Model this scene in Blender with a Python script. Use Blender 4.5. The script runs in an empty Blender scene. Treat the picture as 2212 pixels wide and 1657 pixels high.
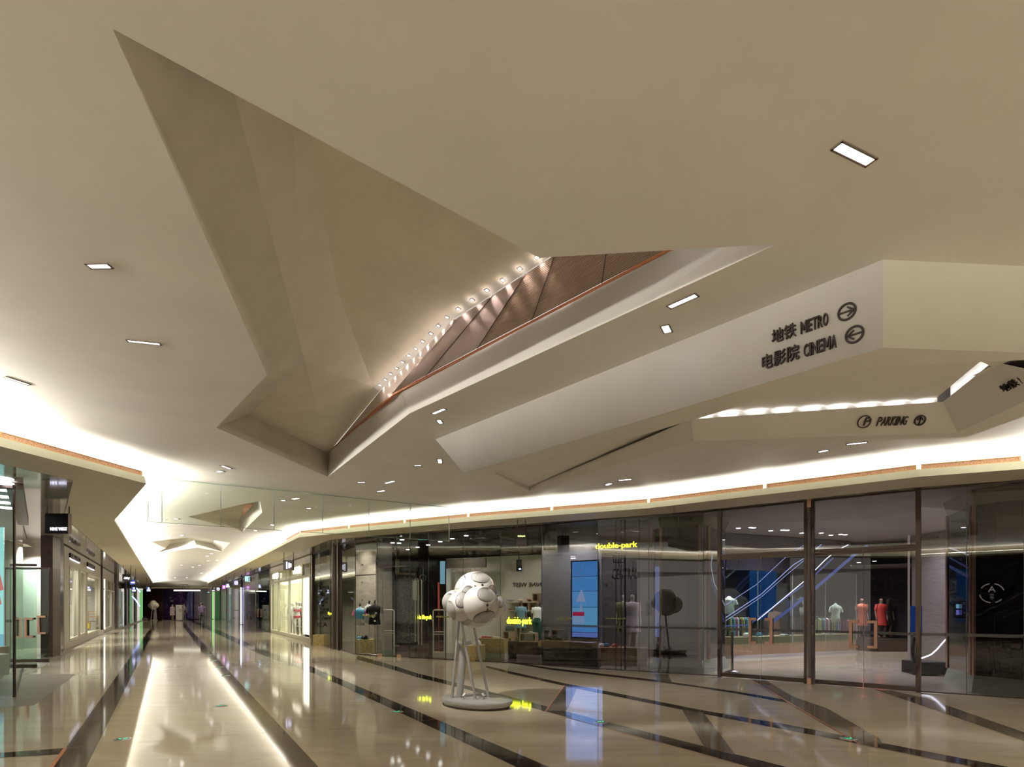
import bpy, bmesh, math, random
from mathutils import Vector, Matrix
from mathutils.geometry import tessellate_polygon
S = bpy.context.scene
C = S.collection
random.seed(7)
# ---------------------------------------------------------------- camera, world, exposure
FP, CX, HY, CH = 1250.0, 1106.0, 1306.0, 1.6
cam_d = bpy.data.cameras.new('camera'); cam = bpy.data.objects.new('camera', cam_d); C.objects.link(cam)
cam.location = (0, 0, CH); cam.rotation_euler = (math.pi/2, 0, 0)
cam_d.sensor_fit = 'HORIZONTAL'; cam_d.sensor_width = 36.0
cam_d.lens = 36.0*FP/2212.0
cam_d.shift_y = (HY-828.5)/2212.0
cam_d.clip_start = 0.05; cam_d.clip_end = 300
S.camera = cam
S.view_settings.view_transform = 'Standard'; S.view_settings.look = 'None'
S.view_settings.gamma = 1.0; S.view_settings.exposure = 0.32
S.view_settings.use_curve_mapping = False
S.render.engine = 'CYCLES'
cy = S.cycles
cy.use_denoising = True
cy.max_bounces = 6; cy.diffuse_bounces = 3; cy.glossy_bounces = 4; cy.transparent_max_bounces = 20
cy.use_adaptive_sampling = True; cy.adaptive_threshold = 0.045; cy.adaptive_min_samples = 12
cy.transmission_bounces = 4; cy.caustics_reflective = False; cy.caustics_refractive = False
cy.sample_clamp_indirect = 4.0; cy.blur_glossy = 0.5
W = bpy.data.worlds.new('mall_ambience'); S.world = W; W.use_nodes = True
W.node_tree.nodes['Background'].inputs[0].default_value = (1.0, 0.9, 0.8, 1)
W.node_tree.nodes['Background'].inputs[1].default_value = 0.55
ZC, ZS = 4.05, 3.70         # ceiling and soffit heights
K_COVE, K_DOWN, K_SHOP = 1.0, 1.0, 1.0

# ---------------------------------------------------------------- helpers
def P(px, py, z=0.0):
    Y = (z-CH)*FP/(HY-py)
    return Vector(((px-CX)/FP*Y, Y, z))
def PY(px, py, Y):
    return Vector(((px-CX)/FP*Y, Y, CH+(HY-py)/FP*Y))
def zat(py, Y): return CH+(HY-py)/FP*Y
def lerp(a, b, t): return a+(b-a)*t
def tag(o, label, cat, group=None, kind=None):
    if label: o['label'] = label
    if cat: o['category'] = cat
    if group: o['group'] = group
    if kind: o['kind'] = kind
    return o
class MB:
    def __init__(s): s.v = []; s.f = []; s.m = []; s.sm = []
    def add(s, vs, fs, m=0, smooth=False):
        n = len(s.v); s.v += [Vector(v) for v in vs]
        for f in fs: s.f.append([i+n for i in f]); s.m.append(m); s.sm.append(smooth)
        return s
    def poly(s, pts, m=0):
        return s.add(pts, [list(range(len(pts)))], m)
    def box(s, c, d, m=0, rz=0.0, R=None):
        c = Vector(c); h = Vector(d)/2
        M = R if R is not None else Matrix.Rotation(rz, 3, 'Z')
        vs = [c+M@Vector((x*h.x, y*h.y, z*h.z)) for z in (-1, 1) for x, y in ((-1,-1),(1,-1),(1,1),(-1,1))]
        return s.add(vs, [[3,2,1,0],[4,5,6,7],[0,1,5,4],[1,2,6,5],[2,3,7,6],[3,0,4,7]], m)
    def wall(s, a, b, z0, z1, t, m=0, off=0.0):
        a = Vector((a[0], a[1], 0)); b = Vector((b[0], b[1], 0)); d = (b-a); L = d.length; d.normalize()
        n = Vector((-d.y, d.x, 0)); c = (a+b)/2+n*off; c.z = (z0+z1)/2
        return s.box(c, (L, t, z1-z0), m, math.atan2(d.y, d.x))
    def prism(s, pts, z0, z1, m=0, mtop=None, mbot=None):
        n = len(pts)
        vs = [Vector((p[0], p[1], z0)) for p in pts]+[Vector((p[0], p[1], z1)) for p in pts]
        s.add(vs, [[i, (i+1) % n, n+(i+1) % n, n+i] for i in range(n)], m)
        tris = tessellate_polygon([[Vector((p[0], p[1], 0)) for p in pts]])
        s.add(vs[:n], [list(t) for t in tris], m if mbot is None else mbot)
        s.add(vs[n:], [list(t) for t in tris], m if mtop is None else mtop)
        return s
    def tube(s, pts, r, m=0, n=10, caps=True, smooth=True):
        pts = [Vector(p) for p in pts]; rs = r if isinstance(r, (list, tuple)) else [r]*len(pts)
        vs = []; fs = []; prev = None
        for i, p in enumerate(pts):
            t = (pts[min(i+1, len(pts)-1)]-pts[max(i-1, 0)]).normalized()
            if prev is None:
                a = t.cross(Vector((0, 0, 1)))
                if a.length < 1e-3: a = t.cross(Vector((1, 0, 0)))
            else: a = prev-t*prev.dot(t)
            a.normalize(); prev = a; b = t.cross(a)
            for k in range(n):
                th = 2*math.pi*k/n; vs.append(p+(a*math.cos(th)+b*math.sin(th))*rs[i])
        for i in range(len(pts)-1):
            for k in range(n):
                fs.append([i*n+k, i*n+(k+1) % n, (i+1)*n+(k+1) % n, (i+1)*n+k])
        s.add(vs, fs, m, smooth)
        if caps:
            s.add(vs[:n], [list(range(n))[::-1]], m); s.add(vs[-n:], [list(range(n))], m)
        return s
    def ball(s, c, r, m=0, nu=24, nv=14, sc=(1, 1, 1), R=None):
        c = Vector(c); vs = []; fs = []
        for j in range(nv+1):
            ph = math.pi*j/nv
            for i in range(nu):
                th = 2*math.pi*i/nu
                v = Vector((math.sin(ph)*math.cos(th)*sc[0], math.sin(ph)*math.sin(th)*sc[1], math.cos(ph)*sc[2]))*r
                vs.append(c+(R@v if R is not None else v))
        for j in range(nv):
            for i in range(nu):
                fs.append([j*nu+i, (j+1)*nu+i, (j+1)*nu+(i+1) % nu, j*nu+(i+1) % nu])
        return s.add(vs, fs, m, True)
    def lathe(s, c, prof, m=0, n=24, sx=1.0, sy=1.0, rz=0.0, smooth=True):
        c = Vector(c); vs = []; fs = []; M = Matrix.Rotation(rz, 3, 'Z')
        for r, z in prof:
            for k in range(n):
                th = 2*math.pi*k/n; vs.append(c+M@Vector((r*sx*math.cos(th), r*sy*math.sin(th), 0))+Vector((0, 0, z)))
        for j in range(len(prof)-1):
            for k in range(n):
                fs.append([j*n+k, j*n+(k+1) % n, (j+1)*n+(k+1) % n, (j+1)*n+k])
        return s.add(vs, fs, m, smooth)
    def build(s, name, mats, parent=None, merge=False):
        me = bpy.data.meshes.new(name)
        if not isinstance(mats, (list, tuple)): mats = [mats]
        org = Vector((0, 0, 0))
        if parent is not None: org = Vector(parent['_w']) if '_w' in parent else Vector((0, 0, 0))
        else:
            xs = [v.x for v in s.v]; ys = [v.y for v in s.v]; zs = [v.z for v in s.v]
            org = Vector(((min(xs)+max(xs))/2, (min(ys)+max(ys))/2, min(zs)))
        me.from_pydata([v-org for v in s.v], [], s.f)
        for mt in mats: me.materials.append(mt)
        for p, mi, sm in zip(me.polygons, s.m, s.sm): p.material_index = mi; p.use_smooth = sm
        bm = bmesh.new(); bm.from_mesh(me)
        if merge: bmesh.ops.remove_doubles(bm, verts=bm.verts, dist=1e-5)
        if merge: bmesh.ops.recalc_face_normals(bm, faces=bm.faces)
        bm.to_mesh(me); bm.free(); me.update()
        o = bpy.data.objects.new(name, me); C.objects.link(o)
        if parent is not None: o.parent = parent; WP[o.name] = org; o['_w'] = list(org)
        else: o.location = org; o['_w'] = list(org)
        return o
WP = {}
def thing(name, loc, label, cat, group=None):
    o = bpy.data.objects.new(name, None); C.objects.link(o); o.location = loc; o['_w'] = list(loc)
    o.empty_display_size = 0.2
    return tag(o, label, cat, group)
def struct(o): o['kind'] = 'structure'; return o
def kids(o): return [c for c in bpy.data.objects if c.parent == o]
def dup(o, loc=None, rz=None, label=None, group=None, parent=None, ch=None):
    r = o.copy(); C.objects.link(r)
    if parent is not None: r.parent = parent
    if loc is not None: r.location = loc
    if rz is not None: r.rotation_euler = (0, 0, rz)
    if label: r['label'] = label
    if group: r['group'] = group
    for c in kids(o): dup(c, parent=r)
    return r
# ---------------------------------------------------------------- materials
def nodes(name):
    m = bpy.data.materials.new(name); m.use_nodes = True
    nt = m.node_tree; return m, nt, nt.nodes['Principled BSDF']
def mat(name, col, rough=0.5, metal=0.0, emit=None, es=1.0, coat=0.0, noise=0.0, nscale=6.0, bump=0.0, spec=0.5, bscale=None, stretch=None):
    m, nt, b = nodes(name)
    b.inputs['Base Color'].default_value = (*col, 1); b.inputs['Roughness'].default_value = rough
    b.inputs['Metallic'].default_value = metal; b.inputs['Coat Weight'].default_value = coat
    b.inputs['Coat Roughness'].default_value = 0.05; b.inputs['Specular IOR Level'].default_value = spec
    if emit is not None:
        b.inputs['Emission Color'].default_value = (*emit, 1); b.inputs['Emission Strength'].default_value = es
    if noise or bump:
        tc = nt.nodes.new('ShaderNodeTexCoord'); mp = nt.nodes.new('ShaderNodeMapping')
        if stretch: mp.inputs['Scale'].default_value = stretch
        nt.links.new(tc.outputs['Object'], mp.inputs[0])
        n = nt.nodes.new('ShaderNodeTexNoise'); n.inputs['Scale'].default_value = nscale; n.inputs['Detail'].default_value = 6
        n.inputs['Roughness'].default_value = 0.6
        nt.links.new(mp.outputs[0], n.inputs['Vector'])
        if noise:
            r = nt.nodes.new('ShaderNodeValToRGB')
            r.color_ramp.elements[0].position = 0.3; r.color_ramp.elements[1].position = 0.7
            r.color_ramp.elements[0].color = (*[c*(1-noise) for c in col], 1)
            r.color_ramp.elements[1].color = (*[min(1, c*(1+noise)) for c in col], 1)
            nt.links.new(n.outputs['Fac'], r.inputs[0]); nt.links.new(r.outputs[0], b.inputs['Base Color'])
        if bump:
            bp = nt.nodes.new('ShaderNodeBump'); bp.inputs['Strength'].default_value = bump; bp.inputs['Distance'].default_value = 0.02
            n2 = n
            if bscale:
                n2 = nt.nodes.new('ShaderNodeTexNoise'); n2.inputs['Scale'].default_value = bscale; nt.links.new(mp.outputs[0], n2.inputs['Vector'])
            nt.links.new(n2.outputs['Fac'], bp.inputs['Height']); nt.links.new(bp.outputs[0], b.inputs['Normal'])
    return m
def emis(name, col, s):
    m = bpy.data.materials.new(name); m.use_nodes = True; nt = m.node_tree
    nt.nodes.clear(); e = nt.nodes.new('ShaderNodeEmission'); o = nt.nodes.new('ShaderNodeOutputMaterial')
    e.inputs[0].default_value = (*col, 1); e.inputs[1].default_value = s; nt.links.new(e.outputs[0], o.inputs[0]); return m
def glass(name, tint=(0.9, 0.95, 0.93), base=0.04, rough=0.0, gl=(1, 1, 1), ior=1.5):
    m = bpy.data.materials.new(name); m.use_nodes = True; nt = m.node_tree; nt.nodes.clear()
    t = nt.nodes.new('ShaderNodeBsdfTransparent'); t.inputs[0].default_value = (*tint, 1)
    g = nt.nodes.new('ShaderNodeBsdfGlossy'); g.inputs['Roughness'].default_value = rough; g.inputs[0].default_value = (*gl, 1)
    ge = nt.nodes.new('ShaderNodeNewGeometry'); dt = nt.nodes.new('ShaderNodeVectorMath'); dt.operation = 'DOT_PRODUCT'
    nt.links.new(ge.outputs['Incoming'], dt.inputs[0]); nt.links.new(ge.outputs['Normal'], dt.inputs[1])
    def mth(op, a_, b_=None):
        n_ = nt.nodes.new('ShaderNodeMath'); n_.operation = op
        for i_, v_ in enumerate((a_, b_)):
            if v_ is None: continue
            if isinstance(v_, (int, float)): n_.inputs[i_].default_value = v_
            else: nt.links.new(v_, n_.inputs[i_])
        return n_.outputs[0]
    c_ = mth('ABSOLUTE', dt.outputs['Value']); sch = mth('POWER', mth('SUBTRACT', 1.0, c_), 5.0)
    fr = nt.nodes.new('ShaderNodeMath'); fr.operation = 'MULTIPLY'; fr.inputs[1].default_value = (ior-1.0)*1.2; nt.links.new(sch, fr.inputs[0])
    ad = nt.nodes.new('ShaderNodeMath'); ad.operation = 'ADD'; ad.use_clamp = True; ad.inputs[1].default_value = base
    mx = nt.nodes.new('ShaderNodeMixShader'); o = nt.nodes.new('ShaderNodeOutputMaterial')
    nt.links.new(fr.outputs[0], ad.inputs[0]); nt.links.new(ad.outputs[0], mx.inputs[0])
    nt.links.new(t.outputs[0], mx.inputs[1]); nt.links.new(g.outputs[0], mx.inputs[2]); nt.links.new(mx.outputs[0], o.inputs[0])
    return m
def stone(name, col, col2, rough=0.08, vein=0.0, st=(0.5, 3.0, 1), rot=0.0):
    m, nt, b = nodes(name); L = nt.links.new
    tc = nt.nodes.new('ShaderNodeTexCoord'); mp = nt.nodes.new('ShaderNodeMapping')
    mp.inputs['Scale'].default_value = st; mp.inputs['Rotation'].default_value = (0, 0, rot)
    L(tc.outputs['Object'], mp.inputs[0])
    n = nt.nodes.new('ShaderNodeTexNoise'); n.inputs['Scale'].default_value = 1.6; n.inputs['Detail'].default_value = 8; n.inputs['Roughness'].default_value = 0.62
    n.inputs['Distortion'].default_value = 0.6
    L(mp.outputs[0], n.inputs['Vector'])
    r = nt.nodes.new('ShaderNodeValToRGB'); r.color_ramp.elements[0].position = 0.32; r.color_ramp.elements[1].position = 0.7
    r.color_ramp.elements[0].color = (*col2, 1); r.color_ramp.elements[1].color = (*col, 1); L(n.outputs['Fac'], r.inputs[0])
    # big slab tiles, each a slightly different tone
    bt = nt.nodes.new('ShaderNodeTexBrick'); bt.inputs['Scale'].default_value = 1.0; bt.inputs['Brick Width'].default_value = 1.8
    bt.inputs['Row Height'].default_value = 0.9; bt.inputs['Mortar Size'].default_value = 0.0015
    bt.inputs['Color1'].default_value = (0.92, 0.92, 0.92, 1); bt.inputs['Color2'].default_value = (1, 1, 1, 1); bt.inputs['Mortar'].default_value = (0.75, 0.72, 0.68, 1)
    mp2 = nt.nodes.new('ShaderNodeMapping'); mp2.inputs['Rotation'].default_value = (0, 0, rot); L(tc.outputs['Object'], mp2.inputs[0]); L(mp2.outputs[0], bt.inputs[0])
    mx = nt.nodes.new('ShaderNodeMix'); mx.data_type = 'RGBA'; mx.blend_type = 'MULTIPLY'; mx.inputs[0].default_value = 1
    L(r.outputs[0], mx.inputs[6]); L(bt.outputs[0], mx.inputs[7]); L(mx.outputs[2], b.inputs['Base Color'])
    n3 = nt.nodes.new('ShaderNodeTexNoise'); n3.inputs['Scale'].default_value = 0.9; n3.inputs['Detail'].default_value = 3; L(mp2.outputs[0], n3.inputs[0])
    bp = nt.nodes.new('ShaderNodeBump'); bp.inputs['Strength'].default_value = 0.04; bp.inputs['Distance'].default_value = 0.02
    L(n3.outputs['Fac'], bp.inputs['Height']); L(bp.outputs[0], b.inputs['Normal'])
    b.inputs['Roughness'].default_value = rough; b.inputs['Specular IOR Level'].default_value = 0.75
    return m
ROT = math.radians(30.8)
M = {}
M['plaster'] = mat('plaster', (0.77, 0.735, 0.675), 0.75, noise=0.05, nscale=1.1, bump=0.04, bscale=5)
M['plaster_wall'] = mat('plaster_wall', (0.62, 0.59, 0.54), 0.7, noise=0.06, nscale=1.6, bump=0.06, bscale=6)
M['plaster_in'] = mat('plaster_recess_shade', (0.71, 0.64, 0.53), 0.75, noise=0.07, nscale=1.6, bump=0.05, bscale=5)  # warmer plaster copy, shade of the recess put into the colour
M['plaster_dim'] = mat('plaster_deep_shade', (0.61, 0.56, 0.45), 0.75, noise=0.09, nscale=1.8, bump=0.05, bscale=5)  # darkest plaster copy for recess walls, their shade put into the colour
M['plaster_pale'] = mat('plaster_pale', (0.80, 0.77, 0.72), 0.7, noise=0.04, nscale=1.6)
M['plaster_grey_shade'] = mat('plaster_grey_shade', (0.475, 0.45, 0.41), 0.7, noise=0.05, nscale=1.6)  # greyer plaster copy, shading of the lettered bulkhead face put into the colour
M['fascia'] = mat('fascia', (0.72, 0.72, 0.56), 0.6, noise=0.03)
M['soffit'] = mat('soffit', (0.60, 0.53, 0.40), 0.55, noise=0.04, nscale=2)
M['polish'] = mat('polished_soffit', (0.50, 0.45, 0.37), 0.10, noise=0.08, nscale=1.2, spec=0.9, stretch=(0.6, 3, 1), coat=0.6)
M['floor'] = stone('floor_stone', (0.70, 0.605, 0.46), (0.59, 0.50, 0.365), 0.06, rot=ROT)
M['dark'] = stone('dark_stone', (0.085, 0.064, 0.048), (0.045, 0.034, 0.026), 0.06, rot=ROT)
M['mid'] = stone('grey_stone', (0.24, 0.19, 0.135), (0.15, 0.12, 0.085), 0.06, rot=ROT)
M['carpet'] = stone('grey_paver', (0.30, 0.25, 0.20), (0.22, 0.18, 0.145), 0.35, rot=ROT)
M['copper'] = mat('copper', (0.55, 0.20, 0.085), 0.38, metal=0.35)
M['copperlite'] = mat('copper_light', (0.70, 0.42, 0.30), 0.35, metal=0.6)
M['pinkmetal'] = mat('pale_pink_metal', (0.74, 0.62, 0.54), 0.3, metal=0.2)
M['bronze'] = mat('bronze_frame', (0.075, 0.055, 0.045), 0.35, metal=0.7)
M['black'] = mat('black', (0.012, 0.010, 0.010), 0.4)
M['letter'] = mat('letter_brown', (0.028, 0.016, 0.012), 0.45)
M['steel'] = mat('brushed_steel', (0.55, 0.52, 0.50), 0.28, metal=0.9)
M['greypaint'] = mat('grey_paint', (0.37, 0.36, 0.35), 0.35, coat=0.3)
M['pearl'] = mat('pearl_gloss', (0.60, 0.575, 0.53), 0.14, coat=0.8)
M['stripe'] = mat('stripe_black', (0.02, 0.015, 0.012), 0.4)
M['glass'] = glass('clear_glass', (0.93, 0.96, 0.93), 0.03, ior=1.4)
M['glass_curtain'] = glass('curtain_glass', (0.97, 0.985, 0.965), 0.012, ior=1.3)
M['glass_dark'] = glass('tinted_glass', (0.62, 0.62, 0.61), 0.085)
M['glass_green'] = glass('green_glass', (0.80, 0.90, 0.86), 0.05, ior=1.4)
M['edge'] = mat('glass_edge', (0.30, 0.36, 0.32), 0.2)
M['seam'] = mat('glass_seam', (0.05, 0.05, 0.045), 0.4)
M['white_led'] = emis('led_white', (1.0, 0.97, 1.0), 9.0)
M['steelgrey'] = mat('dark_grey_panel', (0.10, 0.09, 0.085), 0.4, metal=0.3)
def area(name, loc, sx, sy, energy, col, direction, rz=None):
    l = bpy.data.lights.new(name, 'AREA'); l.shape = 'RECTANGLE'; l.size = sx; l.size_y = sy; l.energy = energy; l.color = col
    o = bpy.data.objects.new(name, l); C.objects.link(o); o.location = loc
    d = Vector(direction).normalized()
    if rz is None: o.rotation_euler = d.to_track_quat('-Z', 'Y').to_euler()
    else:  # x axis along heading rz, -Z along d
        x = Vector((math.cos(rz), math.sin(rz), 0)); z = -d; x = (x-z*x.dot(z)).normalized(); y = z.cross(x)
        o.rotation_euler = Matrix((x, y, z)).transposed().to_euler()
    return o
def tess(outer, holes, z):
    loops = [[Vector((p[0], p[1], 0)) for p in outer]]+[[Vector((p[0], p[1], 0)) for p in h] for h in holes]
    tris = tessellate_polygon(loops)
    vs = [Vector((p.x, p.y, z)) for l in loops for p in l]
    return vs, [list(t) for t in tris]
FONT_T = {}
def textmesh(txt, size=1.0, depth=0.02, sx=1.0, spacing=1.0, offset=0.0):
    cu = bpy.data.curves.new('tmp', 'FONT'); cu.body = txt; cu.size = size; cu.extrude = depth/2; cu.space_character = spacing; cu.offset = offset
    cu.resolution_u = 3
    o = bpy.data.objects.new('tmp', cu); C.objects.link(o)
    bpy.context.view_layer.update()
    dg = bpy.context.evaluated_depsgraph_get()
    me = bpy.data.meshes.new_from_object(o.evaluated_get(dg))
    bpy.data.objects.remove(o); bpy.data.curves.remove(cu)
    me.materials.clear()
    for v in me.vertices: v.co.x *= sx
    return me
def text_on(name, txt, org, ex, ey, height, width, depth, material, parent=None, shear=0.0, bold=0.0):
    """lettering in the plane through org spanned by unit ex (reading direction) and ey (up), fitted to width x height"""
    me = textmesh(txt, 1.0, 0.02, offset=bold)
    xs = [v.co.x for v in me.vertices]; ys = [v.co.y for v in me.vertices]
    x0, x1, y0, y1 = min(xs), max(xs), min(ys), max(ys)
    ex = Vector(ex).normalized(); ey = Vector(ey).normalized(); ez = ex.cross(ey)
    org = Vector(org); base = Vector((0, 0, 0))
    if parent is not None and '_w' in parent: base = Vector(parent['_w'])
    for v in me.vertices:
        a = (v.co.x-x0)/(x1-x0)*width; b = (v.co.y-y0)/(y1-y0)*height; a += shear*b
        c = (v.co.z/0.02)*depth+depth/2
        v.co = org+ex*a+ey*b+ez*c-base
    me.materials.append(material); me.name = name
    o = bpy.data.objects.new(name, me); C.objects.link(o)
    if parent is not None: o.parent = parent; o['_w'] = list(base)
    else:
        ctr = Vector((0, 0, 0))
        for v in me.vertices: ctr += v.co
        ctr /= len(me.vertices)
        for v in me.vertices: v.co -= ctr
        o.location = ctr; o['_w'] = list(ctr)
    return o

WIDTHS = {'M': 1.42, 'N': 1.12, 'I': .42, 'E': .88, 'T': .92, 'W': 1.5, 'L': .85}
def lettered(name, word, org, ex, ey, height, width, depth, material, parent, shear=0.0, bold=.0, gap=.16):
    """condensed sign lettering, one glyph after another, joined into one mesh"""
    ex = Vector(ex).normalized(); ey = Vector(ey).normalized(); ez = ex.cross(ey); ws = [WIDTHS.get(c, 1.0) for c in word]
    tot = sum(ws)+gap*(len(word)-1); g = MB(); x = 0.0; org = Vector(org)
    for c, w in zip(word, ws):
        w_ = w/tot*width
        if c == 'M':   # straight stems with a short V
            t_ = min(.022, w_*.24)*height/height
            def bar_(p, q, th):
                p = Vector((*p, 0)); q = Vector((*q, 0)); d = (q-p).normalized(); n_ = Vector((-d.y, d.x, 0))*th/2
                cs = [p-n_, q-n_, q+n_, p+n_]; lo = [org+ex*(x+v.x+shear*v.y)+ey*v.y for v in cs]
                g.add(lo+[v+ez*depth for v in lo], [[0, 1, 2, 3], [4, 5, 6, 7], [0, 1, 5, 4], [1, 2, 6, 5], [2, 3, 7, 6], [3, 0, 4, 7]])
            t_ = w_*.20
            bar_((t_/2, 0), (t_/2, height), t_); bar_((w_-t_/2, 0), (w_-t_/2, height), t_); bar_((t_*.6, height*.98), (w_/2, height*.25), t_*.8); bar_((w_-t_*.6, height*.98), (w_/2, height*.25), t_*.8)
        else:
            me = textmesh(c, 1.0, 0.02, offset=bold); xs = [v.co.x for v in me.vertices]; ys = [v.co.y for v in me.vertices]
            x0, x1, y0, y1 = min(xs), max(xs), min(ys), max(ys); vs = []
            for v in me.vertices:
                b_ = (v.co.y-y0)/(y1-y0)*height; a_ = x+(v.co.x-x0)/(x1-x0)*w_+shear*b_
                vs.append(org+ex*a_+ey*b_+ez*((v.co.z/0.02)*depth+depth/2))
            g.add(vs, [list(p.vertices) for p in me.polygons]); bpy.data.meshes.remove(me)
        x += w_+gap/tot*width
    return g.build(name, material, parent)
# ---------------------------------------------------------------- plan of the place
def pl(lst, z): return [P(x, y, z) for x, y in lst]
LIP_R = [Vector((17.5, -4.5, ZS)), Vector((15.5, 3.2, ZS))]+pl([(2212, 1013), (1985, 1030), (1400, 1098), (1010, 1127), (752, 1150), (645, 1161)], ZS)
LIP_R.append(Vector((LIP_R[-1].x-0.597*41.5, LIP_R[-1].y+41.5, ZS)))
LIP_L = [Vector((16, -6.5, ZS)), Vector((5, -8.4, ZS)), Vector((-4.3, -4.5, ZS)), Vector((-5.6, 2.0, ZS))]+[P(0, 964, ZS), P(316.5, 1045, ZS), P(247, 1125, ZS)]
LIP_L.append(Vector((LIP_L[-1].x-0.597*45.0, LIP_L[-1].y+45.0, ZS)))
FAC = [Vector((x, y, 0)) for x, y in ((17.0, 4.35), (8.63, 9.76), (7.43, 10.53), (4.55, 12.86), (2.12, 14.25), (0.78, 15.2), (-0.32, 15.94), (-2.45, 17.0), (-4.16, 17.86), (-5.03, 18.6), (-6.02, 20.3))]
FAC += [Vector((-6.02-0.603*41.7, 62.0, 0)), Vector((-36.4, 66.2, 0))]
FACL = [Vector((-14.3, 18.0, 0)), Vector((-15.7, 20.3, 0)), Vector((-15.7-0.597*41.7, 62.0, 0)), Vector((-42.0, 66.5, 0))]
def onF(px, line=FAC, off=0.0):
    t = (px-CX)/FP
    for a, b in zip(line[:-1], line[1:]):
        fa = a.x-t*a.y; fb = b.x-t*b.y
        if fa*fb <= 0 and fa != fb:
            q = lerp(a, b, fa/(fa-fb)); d = (b-a).normalized(); n = Vector((d.y, -d.x, 0))
            if (line[0].x < -9 and n.x < 0) or (line[0].x >= -9 and n.y > 0): n = -n
            return Vector((q.x, q.y, 0))+n*off
    return None
def inF(px, d, line=FAC):
    """point d metres behind the shop front line that still projects to column px"""
    lo, hi = px-160, px+160
    def g_(x):
        q = onF(x, line, -d)
        return None if q is None else CX+q.x/q.y*FP-px
    best = None
    for k in range(321):
        x = lo+k; v = g_(x)
        if v is not None and (best is None or abs(v) < best[0]): best = (abs(v), x)
    return onF(best[1], line, -d)
# ---------------------------------------------------------------- floor
fl = MB()
fl.poly([(-60, -14, 0), (40, -14, 0), (40, 75, 0), (-60, 75, 0)], 0)
def strip(pxs, m, z=0.002):
    pts = [P(x, y, z) for x, y in pxs]
    fl.poly([Vector((p.x, p.y, z)) for p in pts], m)
VPX, VPY = 361.0, 1306.0
def toward(x, y, ye):  # continue a corridor line through pixel (x,y) to row ye
    k = (ye-VPY)/(y-VPY); return (VPX+(x-VPX)*k, ye)
strip([toward(186, 1657, 1338), toward(186, 1657, 1900), toward(75, 1657+55, 1900), toward(144, 1615, 1338)], 1)
strip([toward(485, 1472, 1338), toward(485, 1472, 1900), toward(688, 1657, 1900), toward(688, 1657, 1338)], 1)
# near left cross strip
strip([(-260, 1645), (0, 1626), (141, 1616), (131, 1629), (0, 1637), (-260, 1657)], 1, 0.0025)
# right hand bands
strip([(401, 1337), (474, 1372), (560, 1412), (684, 1457), (733, 1479), (900, 1556), (1116, 1657), (1400, 1790), (1480, 1790), (1187, 1657), (950, 1557), (900, 1536), (715, 1458), (673, 1440), (560, 1400), (474, 1362), (412, 1337)], 1)
strip([(770, 1424), (860, 1450), (900, 1463), (1000, 1487), (1178, 1537), (1300, 1570), (1500, 1623), (1620, 1657), (1900, 1735), (2000, 1735), (1700, 1657), (1300, 1557), (1185, 1527), (1000, 1479), (900, 1454), (860, 1441), (772, 1416)], 1)
strip([(1050, 1442), (1100, 1455), (1216, 1481), (1300, 1498), (1472, 1533), (1700, 1577), (1812, 1598), (2101, 1657), (2300, 1700), (2400, 1700), (2180, 1657), (1905, 1605), (1700, 1565), (1510, 1533), (1300, 1491), (1224, 1477), (1100, 1450), (1050, 1438)], 1)
strip([(1100, 1432), (1190, 1447), (1418, 1473), (1502, 1484), (1600, 1500), (1700, 1518), (1700, 1512), (1592, 1494), (1516, 1483), (1414, 1468), (1190, 1443), (1100, 1429)], 1)
strip([(1620, 1468), (1692, 1512), (1812, 1556), (1850, 1580), (1905, 1605), (1900, 1595), (1786, 1530), (1700, 1500), (1655, 1470)], 2, 0.0028)
strip([(1620, 1469), (1700, 1517), (1790, 1570), (1860, 1608), (1907, 1607), (1812, 1556), (1700, 1497), (1656, 1471)], 2, 0.003)
strip([(1888, 1489), (2000, 1527), (2212, 1600), (2400, 1664), (2400, 1640), (2212, 1582), (2000, 1508), (1926, 1492)], 2, 0.003)
strip([(1473, 1533), (1521, 1613), (1590, 1632), (1520, 1540)], 2, 0.003)
strip([(1180, 1535), (1217, 1482), (1246, 1487), (1223, 1536)], 2, 0.003)
strip([(1414, 1456), (1420, 1470), (1452, 1476), (1443, 1457)], 2, 0.003)
# paler triangle, darker pavers by the left shop
strip([(0, 1468), (30, 1507), (0, 1528), (-300, 1560), (-300, 1440)], 3)
strip([(-200, 1540), (0, 1528), (73, 1524), (164.6, 1456), (45, 1456), (-200, 1456)], 3, 0.0015)
strip([(45, 1456), (62, 1457), (142, 1412), (310, 1341.5), (303, 1340), (128, 1404)], 3, 0.0015)
# thin copper inlays
def inlay(a, b, w, m=4, z=0.004):
    A = P(*a); B = P(*b); d = (B-A).normalized(); n = Vector((-d.y, d.x, 0))*w/2
    fl.poly([Vector((q.x, q.y, z)) for q in (A-n, B-n, B+n, A+n)], m)
inlay((-300, 1649), (1178, 1537), 0.008)
inlay((112, 1657), (141, 1617), 0.035); inlay((95, 1680), (112, 1657), 0.035)
inlay((1178, 1537), (1219, 1481), 0.02); inlay((1178, 1537), (1612, 1657), 0.010)
inlay((1622, 1469), (1857, 1608), 0.02); inlay((1857, 1608), (2101, 1657), 0.008)
floor = struct(fl.build('floor', [M['floor'], M['dark'], M['mid'], M['carpet'], M['copper']]))
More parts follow.
